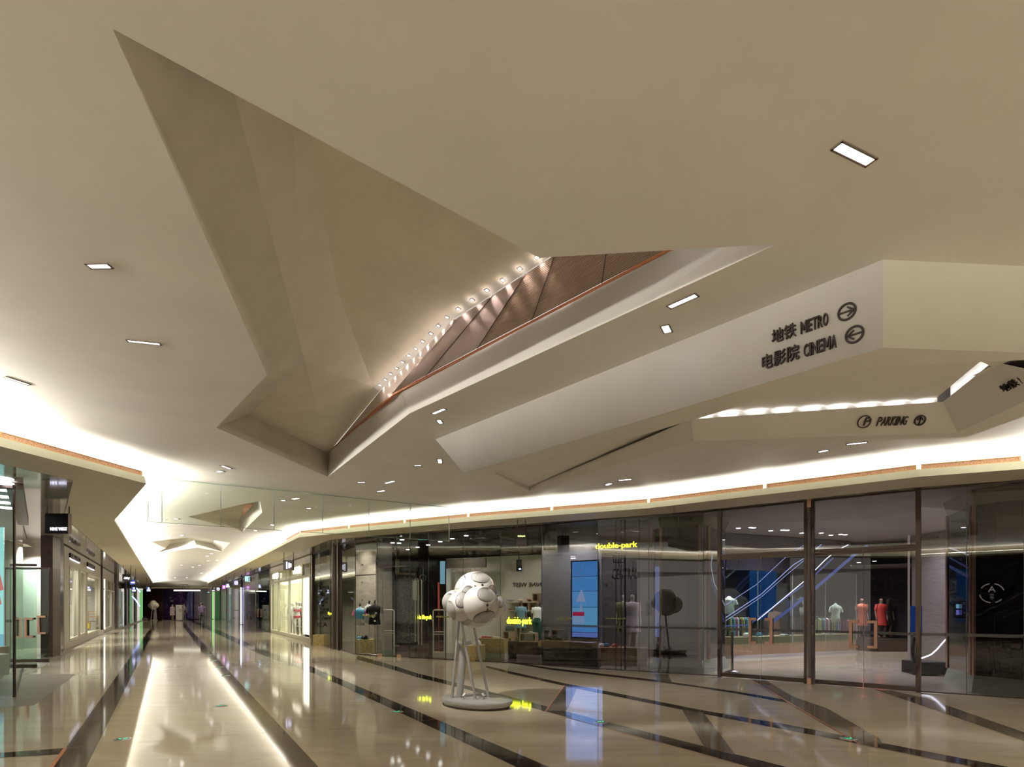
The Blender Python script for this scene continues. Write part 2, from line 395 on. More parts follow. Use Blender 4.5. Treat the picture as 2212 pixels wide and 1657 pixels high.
# ---------------------------------------------------------------- ceiling and its sculpted recesses
H1 = 0.44
G_OUT = [(243, 62), (1165, 557), (1678, 527), (885, 893), (708, 1030), (467, 924), (577, 810)]
hole1 = pl(G_OUT, ZC)
c3 = pl([(406.6, 1116), (527, 1089), (561.7, 1083), (566.5, 1107), (523.7, 1149)], ZC)
c4 = pl([(326, 1170), (419, 1159.5), (497, 1172.7), (479.4, 1191.7), (425, 1183), (335.4, 1195.5), (357.6, 1184.8)], ZC)
ce = MB()
vs, fs = tess([(-60, -14), (40, -14), (40, 75), (-60, 75)], [hole1, c3, c4], ZC)
ce.add(vs, fs, 0)
A, E, Ft, Bn, G, Hh, I = hole1
ZT = ZC+H1
J = P(659.4, 782.8, ZT); Mv = P(708.6, 979.6, ZT+0.0); Lv = P(538, 895, ZT)
Kk = P(729.8, 632.4, ZC+0.78)
B1 = P(506.5, 204, ZT); B1x = J+(B1-J)*1.17
B2 = P(670, 291, ZC+0.80); B2x = Kk+(B2-Kk)*1.45
ZN, ZE = ZT+0.22, ZC+0.74
# the strip that carries the small spots: outer (towards the room) and inner edge
spx = [(806.7, 836), (824, 821), (843.7, 798), (870, 770), (904, 741), (931, 712), (958, 688), (985, 665), (1016, 641), (1085, 599), (1165, 551), (1300, 468)]
sin_ = [(819, 846), (836, 829), (858, 808), (884, 781), (912, 754), (938, 729), (964, 703), (981, 687.5), (1030, 658), (1095, 615), (1183, 558), (1320, 470)]
n = len(spx); ST = []; SI = []
for i, (a, b) in enumerate(zip(spx, sin_)):
    z = ZN+(ZE-ZN)*min(1, i/(n-3)); ST.append(P(*a, z+0.015)); SI.append(P(*b, z-0.01))
Nn = ST[0]
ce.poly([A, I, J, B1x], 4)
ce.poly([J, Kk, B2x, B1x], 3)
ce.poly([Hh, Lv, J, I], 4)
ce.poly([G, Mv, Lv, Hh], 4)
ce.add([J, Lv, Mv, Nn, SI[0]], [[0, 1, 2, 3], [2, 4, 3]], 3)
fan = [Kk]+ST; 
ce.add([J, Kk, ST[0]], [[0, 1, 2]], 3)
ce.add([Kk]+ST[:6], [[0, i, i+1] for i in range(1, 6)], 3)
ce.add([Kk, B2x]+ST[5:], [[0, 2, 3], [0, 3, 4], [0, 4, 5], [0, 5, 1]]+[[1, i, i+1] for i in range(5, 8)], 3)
ce.add(ST+SI, [[i, i+1, n+i+1, n+i] for i in range(n-1)], 0)
# near hidden wall above the edge A-E-F
up = lambda p, z: Vector((p.x, p.y, z))
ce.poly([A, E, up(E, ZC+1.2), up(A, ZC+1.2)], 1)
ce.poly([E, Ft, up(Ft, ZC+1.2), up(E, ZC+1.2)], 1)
# far upright wall (lower edge on the ceiling, upper edge carries the copper trim)
WT = [Mv]
def wtop(b, py, px): 
    Y = b.y; return Vector((b.x, b.y, CH+(HY-py)/FP*Y))
tr_px = [(708.6, 979.6), (766, 928), (850, 853), (1100, 723), (1441, 545)]
TR = [P(x, y, ZT-0.01*i) for i, (x, y) in enumerate(tr_px)]
bot = [G, lerp(G, Bn, 0.45), Bn, lerp(Bn, Ft, 0.30), lerp(Bn, Ft, 0.78), Ft]
TR[0] = Mv
top = [Mv, P(766, 928, ZT), P(868, 846, ZT), P(1090, 729, ZT), P(1441, 546, ZT), up(Ft, ZC+0.24)]
ce.add(bot+top, [[i, i+1, 7+i, 6+i] for i in range(5)], 5)
# corridor recess c3
zc3 = ZC+0.30
e1 = P(500, 1112, zc3); e2_ = P(517, 1122, zc3); e3 = P(549, 1088, zc3)
ce.poly([c3[0], c3[1], up(c3[1], zc3), e1], 3)
ce.poly([c3[0], e1, e2_, c3[4]], 3)
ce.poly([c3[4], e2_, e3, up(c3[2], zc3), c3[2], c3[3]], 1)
ce.poly([e1, up(c3[1], zc3), up(c3[2], zc3), e3, e2_], 3)
q0, q1, q2 = P(527, 1091, zc3-.01), P(549, 1086.5, zc3-.01), P(518, 1124, zc3-.01); ce.poly([q0, q1, q2], 2)
# corridor recess c4
z4 = ZC+0.30; r4 = [up(q, ZC) for q in c4]; cen = sum(r4, Vector())/7
top4 = [up(lerp(q, cen, k), z4) for q, k in zip(r4, (.35, .12, .3, .3, .25, .35, .3))]
for i in range(7): ce.poly([r4[i], r4[(i+1) % 7], top4[(i+1) % 7], top4[i]], 3 if i in (5, 6, 0) else 0)
vs, fs = tess(top4, [], z4); ce.add(vs, fs, 0)
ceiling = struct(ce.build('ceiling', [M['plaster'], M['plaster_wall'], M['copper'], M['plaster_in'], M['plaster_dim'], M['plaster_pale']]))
# ---------------------------------------------------------------- dropped ceiling volume that carries the way finding letters
ZD = 3.425
a = P(941, 949, ZC); b = P(1001.7, 1023, ZD); c_ = P(1907, 751, ZD); e_ = P(2212, 761.4, ZD)
dirr = (e_-c_).normalized(); e2 = c_+dirr*2.6
g_ = P(1123.8, 1074.5, ZD); i_ = P(1499, 955, ZD+0.0); h_ = P(2086.5, 945, ZD); k_ = P(2212, 890, ZD)
kd = (k_-h_); k2 = h_+kd*2.6
dv = MB()
hole = [P(1068.4, 1023, ZD), P(1400, 936, ZD), P(1880, 792, ZD), P(2212, 778, ZD), P(2300, 790, ZD), P(2300, 815, ZD), P(2212, 868, ZD), P(2068, 934.6, ZD), P(1499, 953, ZD), P(1144, 1060, ZD)]
outer = [b, c_, e2, Vector((k2.x+0.3, k2.y, ZD)), h_, i_, g_]
outer[5] = P(1500, 960, ZD)
o3_ = outer[3]; o5_ = outer[5]
for ring in ([b, c_, hole[2], hole[1], hole[0]], [c_, e2, hole[4], hole[3], hole[2]], [e2, o3_, hole[5], hole[4]], [o3_, h_, hole[7], hole[6], hole[5]], [h_, o5_, hole[8], hole[7]], [o5_, g_, hole[9], hole[8]], [g_, b, hole[0], hole[9]]):
    vs, fs = tess(ring, [], ZD); dv.add(vs, fs, 0)
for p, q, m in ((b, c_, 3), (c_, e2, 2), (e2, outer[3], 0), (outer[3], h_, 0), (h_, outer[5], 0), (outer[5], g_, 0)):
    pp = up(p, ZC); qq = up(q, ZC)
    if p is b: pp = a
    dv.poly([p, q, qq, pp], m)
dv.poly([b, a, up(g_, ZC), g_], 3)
zin = ZD+0.27
W_lo = [hole[9], hole[8], hole[7], hole[6], hole[5]]
W_hi = [P(1144, 1052, zin-0.2), P(1334, 976.6, zin-0.1), ]
def vert_up(q, py): return Vector((q.x, q.y, CH+(HY-py)/FP*q.y))
w9 = vert_up(hole[9], 1052); w8 = vert_up(hole[8], 905); w7 = P(2037, 868, 3.70); w6 = P(2145, 781, 3.68); w5 = up(hole[5], 3.70)
def ray_plane(px, py, p0, nr):
    ray = Vector(((px-CX)/FP, 1, (HY-py)/FP)); o = Vector((0, 0, CH)); return o+ray*((p0-o).dot(nr)/ray.dot(nr))
NPK = (hole[7]-hole[8]).cross(w7-hole[8]).normalized(); NPK = NPK if NPK.y < 0 else -NPK
w8 = ray_plane(1492, 906, hole[8], NPK)
NRT = (hole[6]-hole[7]).cross(w7-hole[7]).normalized(); NRT = NRT if NRT.dot(hole[7]-Vector((0, 0, CH))) < 0 else -NRT
w6 = ray_plane(2145, 781, hole[7], NRT)
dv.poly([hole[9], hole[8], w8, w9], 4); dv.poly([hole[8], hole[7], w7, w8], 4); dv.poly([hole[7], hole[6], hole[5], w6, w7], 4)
# light slot trough behind the top of those walls
def back(p, q, o): 
    d = (q-p); d.z = 0; d.normalize(); return Vector((-d.y, d.x, 0))*o
for p, q in ((w8, w7), (w7, w6)):
    nn = back(p, q, 1.0)
    if nn.y < 0 and p is w8: nn = -nn
    if p is w7: nn = Vector((1, 0.3, 0))
    nn = nn*0.10
    dv.poly([p, q, q+nn, p+nn], 0); dv.poly([p+nn, q+nn, q+nn+Vector((0, 0, .2)), p+nn+Vector((0, 0, .2))], 0)
# inner lid
lid = [up(hole[0], ZD+0.02), up(hole[1], 3.66), up(hole[2], 3.70), up(hole[3], 3.72), up(hole[4], 3.72), up(w6, 3.72), P(2118, 780.5, 3.74), P(2019, 863, 3.74), P(1547, 890.6, 3.70), w9]
for i in range(4): dv.poly([hole[i], hole[i+1], lid[i+1], lid[i]], 0)
dv.add(lid, [[0, 1, 9], [1, 8, 9], [1, 2, 8], [2, 7, 8], [2, 3, 7], [3, 6, 7], [3, 4, 6], [4, 5, 6]], 0)
dv.poly([(w6.x, 3.95, 3.735), (5.4, 3.95, 3.735), (5.4, 5.4, 3.735), (w6.x, 5.4, 3.735)], 0); dv.poly([w9, w8, lid[8]], 0); dv.poly([w9, lid[0], hole[0], hole[9]], 0)
dv.poly([w6, w5, up(w5, 3.72), up(w6, 3.72)], 0); dv.poly([lid[4], up(w5, 3.72), lid[5]], 0); dv.poly([hole[4], w5, up(w5, 3.72), lid[4]], 0)
drop = struct(dv.build('ceiling', [M['plaster'], M['plaster_wall'], mat('plaster_face_shade', (0.55, 0.51, 0.415), 0.75, noise=0.05, nscale=1.5), M['plaster_grey_shade'], M['plaster_pale']]))  # right bulkhead face takes a darker plaster copy, shade put into its colour
# glow inside that slot (a row of short lamps)
def rowlight(p, q, nl, e, col=(1, .97, .95), w=0.05, d=(0, 0, 1), dz=0.02):
    h = math.atan2(q.y-p.y, q.x-p.x); L = (q-p).length
    for i in range(nl):
        c = lerp(p, q, (i+.5)/nl)+Vector((0, 0, dz)); area('slot_lamp', c, L/nl*0.6, w, e, col, d, h)
nn = back(w8, w7, .05); nn = nn if nn.y > 0 else -nn
rowlight(w8+nn+Vector((0, 0, .01)), w7+nn, 9, 0.4*K_COVE, w=.03)
rowlight(w7+Vector((.05, .02, .01)), w6+Vector((.05, .02, 0)), 4, 0.4*K_COVE, w=.03)
# ---------------------------------------------------------------- soffits with cove light
def offset_line(line, o):
    out = []
    for i, p in enumerate(line):
        d1 = (line[i]-line[i-1]).normalized() if i > 0 else None
        d2 = (line[i+1]-line[i]).normalized() if i < len(line)-1 else None
        if d1 is None: d1 = d2
        if d2 is None: d2 = d1
        n1 = Vector((-d1.y, d1.x, 0)); n2 = Vector((-d2.y, d2.x, 0)); m = (n1+n2); m.normalize()
        k = o/max(0.35, m.dot(n1)); out.append(Vector((p.x+m.x*k, p.y+m.y*k, p.z)))
    return out
def cove(line, outer_pts, side, seam_off=1.0):
    """line: lower lip seen from the room, outer_pts: closes the soffit polygon behind it. side=+1 shop lies to the right of travel"""
    s = side; L = [Vector((p.x, p.y, 0)) for p in line]
    b = MB()
    seam = offset_line(L, s*seam_off)
    # front soffit band + polished inner panel
    for i in range(len(L)-1):
        b.poly([up(L[i], ZS), up(L[i+1], ZS), up(seam[i+1], ZS), up(seam[i], ZS)], 0)
    vs, fs = tess(seam+outer_pts[::-1], [], ZS+0.004); b.add(vs, fs, 1)
    # fascia: leans back a little
    F2 = offset_line(L, s*0.03); F3 = offset_line(L, s*0.06)
    for i in range(len(L)-1):
        b.poly([up(L[i], ZS), up(L[i+1], ZS), up(F2[i+1], ZS+0.13), up(F2[i], ZS+0.13)], 2)
        b.poly([up(F2[i], ZS+0.13), up(F2[i+1], ZS+0.13), up(F3[i+1], ZS+0.13), up(F3[i], ZS+0.13)], 2)
    # cove back wall up to the ceiling
    B1_ = offset_line(L, s*0.9)
    for i in range(len(L)-1):
        b.poly([up(B1_[i], ZS+.02), up(B1_[i+1], ZS+.02), up(B1_[i+1], ZC), up(B1_[i], ZC)], 0)
        b.poly([up(F3[i], ZS+.02), up(F3[i+1], ZS+.02), up(B1_[i+1], ZS+.02), up(B1_[i], ZS+.02)], 0)
    # dark shadow joint along the seam
    s2 = offset_line(L, s*(seam_off+0.015))
    for i in range(len(L)-1):
        b.poly([up(seam[i], ZS-0.002), up(seam[i+1], ZS-0.002), up(s2[i+1], ZS-0.002), up(s2[i], ZS-0.002)], 3)
    return b, L
bR, LR = cove(LIP_R, [up(p, 0) for p in offset_line(FAC, -0.25)], -1)
sofR = struct(bR.build('ceiling', [M['soffit'], M['polish'], M['fascia'], M['black']]))
outL = [Vector(p) for p in ((18.5, -10.5, 0), (-12, -10.5, 0), (-16, 2.0, 0), (-16, 14.0, 0), (-16, 18, 0), (-17, 20.3, 0), (-42, 62, 0))]
bL, LL = cove(LIP_L, outL, +1)
sofL = struct(bL.build('ceiling', [M['soffit'], M['polish'], M['fascia'], M['black']]))
COVE_COL = (1.0, 0.97, 0.87)
def cove_lights(L, s, per_m):
    o = offset_line(L, s*0.30)
    for i in range(len(o)-1):
        p, q = up(o[i], ZS+0.13), up(o[i+1], ZS+0.13); d = (q-p); Ln = d.length
        nseg = max(1, int(Ln/9)); far = .40 if p.y > 16 and q.y > 16 else 1.0; h = math.atan2(d.y, d.x); d.normalize(); inw = Vector((-d.y, d.x, 0))*(-s)
        for k in range(nseg):
            c = lerp(p, q, (k+.5)/nseg)
            area('cove_lamp', c, Ln/nseg*0.97, 0.24, per_m*Ln/nseg*K_COVE*far, COVE_COL, inw*0.25+Vector((0, 0, 1)), h)
cove_lights(LR, -1, 150); cove_lights(LL, +1, 150)
# copper return-air grilles that stand on the fascia
USED_G = {}
def grille_label(px, where, y):
    if 'left' in where:
        refs = ((60, 'at the left edge of the photo'), (140, 'second from the left edge of the photo'), (230, 'just before the left lip turns its corner'), (700, 'on the lip running down the corridor'))
    else:
        refs = ((560, 'beside the hanging sign of the cream lingerie shop'), (640, 'above the cream lingerie shop'), (700, 'at the bend above the fluted column'), (790, 'above the concrete column'), (880, 'above the glass door with bar handles'), (980, 'above the white sculpture'), (1060, 'where the glass curtain ends'), (1150, 'above the double-park box sign'), (1260, 'above the video wall'), (1350, 'above the CENTRAL lettering'), (1440, 'above the left copper edge of the dark pillar'), (1550, 'above the first entrance door post'), (1680, 'above the first pair of entrance doors'), (1830, 'above the second pair of entrance doors'), (1990, 'above the right post of the entrance doors'), (2110, 'above the seam right of the entrance'), (2300, 'at the right edge of the photo'))
    k = min(refs, key=lambda r: abs(r[0]-px)); USED_G[k[1]] = USED_G.get(k[1], 0)+1
    return 'copper grille on '+where+' '+k[1]
def grilles(L, s, group, where, skip=0):
    F = offset_line(L, s*0.045); cnt = 0
    for i in range(len(F)-1):
        p, q = F[i], F[i+1]; Ln = (q-p).length
        if Ln < 1.0: continue
        nseg = max(1, round(Ln/2.45)); d = (q-p).normalized(); h = math.atan2(d.y, d.x)
        for k in range(nseg):
            u0, u1 = lerp(p, q, k/nseg)+d*0.03, lerp(p, q, (k+1)/nseg)-d*0.03
            c = (u0+u1)/2
            if c.y > 34 or c.y < 0: continue
            z0 = ZS+0.13; px_c = CX+c.x/c.y*FP
            if not (-40 < px_c < 2260) or c.y > (19.5 if s < 0 else 10.2): continue
            lab = grille_label(px_c, where, c.y)
            t = thing('air_grille', (c.x, c.y, z0), lab, 'grille', group)
            g1 = MB(); g1.wall(u0, u1, z0+0.01, z0+0.075, 0.006, 0); g1.build('mesh_panel', M['grille'], t)
            g2 = MB(); g2.wall(u0, u1, z0+0.07, z0+0.082, 0.02, 0); g2.wall(u0, u1, z0, z0+0.012, 0.02)
            g2.wall(u0, u0+d*0.03, z0, z0+0.082, 0.02); g2.wall(u1-d*0.03, u1, z0, z0+0.082, 0.02); g2.build('frame', M['copper_trim'], t)
            cnt += 1
M['copper_trim'] = mat('copper_trim', (0.62, 0.36, 0.14), 0.4, metal=0.2)
def grille_mat():
    m, nt, b = nodes('grille_mesh'); L = nt.links.new
    tc = nt.nodes.new('ShaderNodeTexCoord'); w = nt.nodes.new('ShaderNodeTexVoronoi'); w.inputs['Scale'].default_value = 60
    r = nt.nodes.new('ShaderNodeValToRGB'); r.color_ramp.elements[0].position = .25; r.color_ramp.elements[1].position = .4
    r.color_ramp.elements[0].color = (.16, .07, .035, 1); r.color_ramp.elements[1].color = (.60, .34, .2, 1)
    L(tc.outputs['Object'], w.inputs[0]); L(w.outputs['Distance'], r.inputs[0]); L(r.outputs[0], b.inputs['Base Color']); b.inputs['Roughness'].default_value = .5
    return m
M['grille'] = grille_mat()
GR, GL = 'copper air grilles along the right cove', 'copper air grilles along the left cove'
grilles(LR, -1, GR, 'the right cove lip'); grilles(LL, +1, GL, 'the left cove lip')
# ---------------------------------------------------------------- recessed linear downlights
def downlight(p1, p2, w, label, group, energy=6.0, z=ZC, lamp=True):
    A_ = P(*p1, z); B_ = P(*p2, z); c = (A_+B_)/2; d = B_-A_; L = d.length; h = math.atan2(d.y, d.x)
    t = thing('recessed_downlight', (c.x, c.y, z-0.004), label, 'ceiling light', group)
    f = MB(); R = Matrix.Rotation(h, 3, 'Z')
    for sx, sy, lx, ly in ((0, 1, L+.03, .012), (0, -1, L+.03, .012), (1, 0, .012, w+.02), (-1, 0, .012, w+.02)):
        f.box(c+R@Vector((sx*(L/2+.008), sy*(w/2+.006), 0))+Vector((0, 0, -0.003)), (lx, ly, 0.01), 0, h)
    f.build('frame', M['lampframe'], t)
    g = MB(); nc = max(1, round(L/0.028))
    g.box(c+Vector((0, 0, -0.0015)), (L, w, 0.002), 0, h)
    g.build('diffuser', M['white_led'], t)
    g = MB()
    for k in range(1, nc): g.box(c+R@Vector((-L/2+L*k/nc, 0, 0))+Vector((0, 0, -0.004)), (0.002, w*0.9, 0.003), 0, h)
    if nc > 1 and L > .2: g.build('baffle', M['steel'], t)['kind'] = 'stuff'
    if lamp and energy > .5: area('downlight_or_fill', c+Vector((0, 0, -0.02)), max(L, .05), w, energy*K_DOWN, (1, .96, .92), (0, 0, -1), h).data.spread = math.radians(95)
M['lampframe'] = mat('lamp_frame', (.17, .13, .10), .5)
DL = [
 ((1810, 314), (1879.5, 348.5), .05, 'large rectangular downlight alone in the ceiling at upper right', 0),
 ((193, 574), (235, 573.5), .045, 'small downlight at far left, level with the star recess wall', 0),
 ((277, 735.5), (344, 742.5), .035, 'long thin downlight left of the lower corner of the star recess', 0),
 ((12, 814), (61, 830), .035, 'thin downlight by the left edge of the photo, above the left cove', 0),
 ((1447, 662), (1503, 637), .05, 'long downlight between the star recess and the lettered bulkhead', 0),
 ((1436, 703), (1443, 717), .06, 'short downlight just below the long one left of the lettered bulkhead', 0),
 ((936, 893), (960, 883), .045, 'downlight below the middle of the copper trimmed slot, upper of the pair', 0),
 ((947.5, 907), (952.5, 914), .05, 'short downlight below the middle of the copper slot, lower of the pair', 0),
 ((949.5, 992), (951, 1000), .06, 'short upright looking downlight left of the bulkhead tip', 0),
 ((896, 1005.5), (909, 1005), .05, 'short level downlight left of the bulkhead tip, furthest left of the two', 0),
 ((480, 1006), (498, 1012.5), .05, 'slanting downlight below the left corner of the star recess, longer of the pair', 0),
 ((469, 1019), (480, 1017.5), .07, 'short downlight below the left corner of the star recess', 0),
 ((773, 1041.5), (788, 1041.5), .06, 'level downlight right of the lowest point of the star recess', 0),
 ((833, 1043.5), (851, 1039), .06, 'slanting downlight right of the lowest point of the star recess', 0),
 ((816, 1062), (830, 1059.5), .07, 'downlight nearest above the glass curtain, below the slanting one', 0),
 ((1337, 1037.5), (1363, 1035), .07, 'long downlight under the bulkhead close above the right cove', 0),
 ((1310, 1047.5), (1319, 1044), .08, 'short downlight under the bulkhead close above the right cove', 0),
 ((1830, 959.5), (1872, 955), .06, 'long downlight below the word PARKING', 0),
 ((1769, 976), (1788, 972), .07, 'short downlight below the circled P of the parking sign', 0),
]
for a1, a2, w, lb, _ in DL: downlight(a1, a2, w, lb, 'recessed downlights in the near ceiling', .35 if 1300 > a1[0] > 900 or 1400 < a1[0] < 1520 else 1.8)
far_dl = [(355, 1122.7, 6, 0), (380.7, 1120.5, 1, 2), (367.7, 1159, 5, 0), (392.7, 1156.5, 1, 2), (612, 1081, 8, -2), (638.6, 1077, 12, 4), (588.6, 1134, 4, -3), (552, 1146, 4, -3),
 (667, 1098, 5, -3), (359.8, 1197.5, 2, 1), (359.4, 1206, 2, 1), (457, 1196, 2, 1), (447.5, 1201, 2, 1), (449.5, 1211.5, 2, 1), (469, 1210, 2, 1), (392.4, 1220.5, 2, 1), (417, 1225, 2, 1), (431, 1221, 2, 1), (357.5, 1235.4, 2, 1), (435, 1238, 2, 1), (404, 1248, 2, 1), (378, 1248, 2, 1)]
for k, (x, y, dx, dy) in enumerate(far_dl):
    Y = (ZC-CH)*FP/(HY-y)
    dx = dx/2; dy = dy/2*.6
    downlight((x-dx, y+dy), (x+dx, y-dy), .09 if Y < 25 else .14, 'tiny white downlight dotting the pale corridor ceiling beyond the glass curtain', 'small downlights in the corridor ceiling', 14.0, lamp=(k in (0, 4, 7, 10, 13, 17)))
# added fill lamps for ambient light, unseen behind the camera and over the hall
for x, y in ((-2, -3), (2.5, -4), (6, 0.5), (-5, 0), (0, -8), (5, -7), (9, -2), (-7, -6), (3, 1.2), (-3, -10), (9, 3)):
    area('downlight_or_fill', (x, y, ZC-0.02), .3, .06, 40*K_DOWN, (1, .96, .92), (0, 0, -1)).data.spread = math.radians(125)
# ---------------------------------------------------------------- spots on the ledge of the star recess
spots = [(1159.6, 555.6), (1123, 580), (1085.8, 604.4), (1051.9, 626.4), (1020, 647.5), (990, 667), (965.8, 685), (947, 703), (931, 720), (913.4, 737), (898, 752.7), (883, 767.4), (869.7, 781.7), (856.7, 795), (843.7, 807.3), (832.8, 819.8), (820.7, 831.6)]
ORD = ['first', 'second', 'third', 'fourth', 'fifth', 'sixth', 'seventh', 'eighth', 'ninth', 'tenth', 'eleventh', 'twelfth', 'thirteenth', 'fourteenth', 'fifteenth', 'sixteenth', 'seventeenth']
def on_strip(px, py):
    # plane of the nearest strip quad
    best = None
    ray = Vector(((px-CX)/FP, 1, (HY-py)/FP)); o = Vector((0, 0, CH))
    for i in range(n-1):
        q = [ST[i], ST[i+1], SI[i+1], SI[i]]; nr = (q[1]-q[0]).cross(q[3]-q[0]).normalized()
        t = (q[0]-o).dot(nr)/ray.dot(nr); h = o+ray*t; c = (q[0]+q[1]+q[2]+q[3])/4
        dd = (h-c).length
        if best is None or dd < best[0]: best = (dd, h, nr if nr.z < 0 else -nr, (q[1]-q[0]).normalized())
    return best[1:]
for k, (x, y) in enumerate(spots):
    h, nr, ax = on_strip(x, y)
    ay = nr.cross(ax).normalized(); R = Matrix((ax, ay, nr)).transposed()
    t = thing('spotlight', h, 'square spotlight on the copper slot ledge, '+ORD[16-k]+' from the lower left end', 'spotlight', 'row of square spotlights along the slot')
    w = 0.032
    f = MB()
    for dx, dy, lx, ly in ((0, 1, w+.012, .006), (0, -1, w+.012, .006), (1, 0, .006, w), (-1, 0, .006, w)):
        f.box(h+R@Vector((dx*(w/2+.003), dy*(w/2+.003), .003)), (lx, ly, .008), 0, R=R)
    f.build('frame', M['lampframe'], t)
    g = MB(); g.box(h+nr*0.002, (w, w, .003), 0, R=R); g.build('lens', M['white_led'], t)
    l = bpy.data.lights.new('spotlight_lamp', 'POINT'); l.energy = 0.14 if k < 6 else .30; l.color = (1, .86, .76); l.shadow_soft_size = 0.004
    lo = bpy.data.objects.new('spotlight_lamp', l); C.objects.link(lo); lo.location = h+nr*(0.05 if k < 6 else .13)
    inw = nr.cross(ax); c0_ = on_strip(x+8, y+6)[0]-h; inw = inw if inw.dot(c0_) > 0 else -inw
    l = bpy.data.lights.new('spotlight_beam', 'SPOT'); l.energy = 2.2; l.color = (1, .90, .84); l.shadow_soft_size = 0.01; l.spot_size = math.radians(50); l.spot_blend = .6
    lo = bpy.data.objects.new('spotlight_beam', l); C.objects.link(lo); lo.location = h+nr*0.03; lo.rotation_euler = (Vector((0, 0, -.06 if k < 6 else -.02))+inw*1.0).to_track_quat('-Z', 'Y').to_euler()
# ---------------------------------------------------------------- copper trimmed screen below that ledge
def perf_mat(name, s, c1, c2, ang=0.0):
    m, nt, b = nodes(name); L = nt.links.new
    tc = nt.nodes.new('ShaderNodeTexCoord'); mp = nt.nodes.new('ShaderNodeMapping'); mp.inputs['Rotation'].default_value = (0, 0, ang)
    w = nt.nodes.new('ShaderNodeTexWave'); w.inputs['Scale'].default_value = s; w.bands_direction = 'Z'
    w.wave_profile = 'SIN'
    r = nt.nodes.new('ShaderNodeValToRGB'); r.color_ramp.elements[0].position = .35; r.color_ramp.elements[1].position = .6
    r.color_ramp.elements[0].color = (*c1, 1); r.color_ramp.elements[1].color = (*c2, 1)
    L(tc.outputs['Object'], mp.inputs[0]); L(mp.outputs[0], w.inputs[0]); L(w.outputs['Fac'], r.inputs[0]); L(r.outputs[0], b.inputs['Base Color'])
    bp = nt.nodes.new('ShaderNodeBump'); bp.inputs['Strength'].default_value = .5; bp.inputs['Distance'].default_value = .01
    L(w.outputs['Fac'], bp.inputs['Height']); L(bp.outputs[0], b.inputs['Normal']); b.inputs['Roughness'].default_value = .35; b.inputs['Metallic'].default_value = .1
    return m
M['perf'] = perf_mat('ribbed_copper', 38, (.30, .20, .15), (.64, .49, .41))
M['perf2'] = perf_mat('fine_ribbed_copper', 90, (.42, .31, .27), (.60, .48, .44))
scr = thing('ribbed_screen', (TR[2].x, TR[2].y, ZT), 'ribbed copper screen panels closing the long slot of the star recess', 'screen')
topL = [SI[7], P(1060, 638, SI[8].z), P(1136, 589, SI[9].z), P(1183, 558, SI[10].z), SI[11]]
def tl(px, py): return P(px, py, ZT+0.02)
seq_t = [SI[7]+Vector((0, 0, -.01)), lerp(SI[8], SI[9], .55), SI[9]+(SI[10]-SI[9])*.47, SI[10]+(SI[11]-SI[10])*.12, SI[11], SI[11]+(SI[11]-SI[10])*.8]
seq_t = [q+Vector((0, 0, -0.012)) for q in seq_t]
seq_b = [tl(846, 851), tl(920, 811), tl(1031.5, 752), tl(1149.5, 690), tl(1300, 611), tl(1450, 534)]
for i in range(5):
    g = MB(); g.poly([seq_t[i], seq_t[i+1], seq_b[i+1], seq_b[i]]); o = g.build('ribbed_panel', M['perf2'] if i < 2 else M['perf'], scr)
    if i not in (0,):
        s = MB(); s.tube([seq_t[i]+Vector((0, 0, -.004)), seq_b[i]+Vector((0, 0, -.004))], .004, n=5); s.build('seam', M['bronze'], scr)
# pale fluted beam in front of the left end
g = MB(); nf = 9
fA = [P(981, 689, SI[7].z-.02), P(819, 847, SI[0].z-.01), P(714, 976, ZT-.005)]
fB = [P(983, 692, SI[7].z-.03), P(846, 852, ZT+.03), P(768, 925, ZT+.01)]
for i in range(2):
    for k in range(nf):
        u0, u1 = k/nf, (k+1)/nf; um = (u0+u1)/2
        a0, a1 = lerp(fA[i], fB[i], u0), lerp(fA[i+1], fB[i+1], u0); b0, b1 = lerp(fA[i], fB[i], um)+Vector((0, 0, -.02)), lerp(fA[i+1], fB[i+1], um)+Vector((0, 0, -.02)); c0, c1 = lerp(fA[i], fB[i], u1), lerp(fA[i+1], fB[i+1], u1)
        g.poly([a0, a1, b1, b0]); g.poly([b0, b1, c1, c0])
g.build('fluted_panel', M['pinkmetal'], scr)
g = MB(); g.poly([fA[1], SI[0], ST[0], P(812, 850, SI[0].z-.01)]); g.build('end_plate', M['plaster_wall'], scr)
# copper edge trim
tr = MB()
tpts = [Mv+Vector((0, 0, -.0)), P(766, 927, ZT), P(850, 853, ZT), P(1100, 724, ZT), P(1300, 619.5, ZT), P(1441, 545, ZT), P(1500, 514, ZT)]
for i in range(len(tpts)-1):
    w = (.03, .045, .07, .085, .10, .10)[i]
    p, q = tpts[i], tpts[i+1]; d = (q-p).normalized(); nv = Vector((d.y, -d.x, 0)); nv = -nv if nv.y > 0 else nv
    tr.add([p, q, q-nv*w, p-nv*w, p+Vector((0, 0, .03)), q+Vector((0, 0, .03)), q-nv*w+Vector((0, 0, .03)), p-nv*w+Vector((0, 0, .03))], [[0, 1, 2, 3], [0, 1, 5, 4], [3, 2, 6, 7], [4, 5, 6, 7]])
tr.build('edge_trim', M['copper'], scr)
SCR = scr
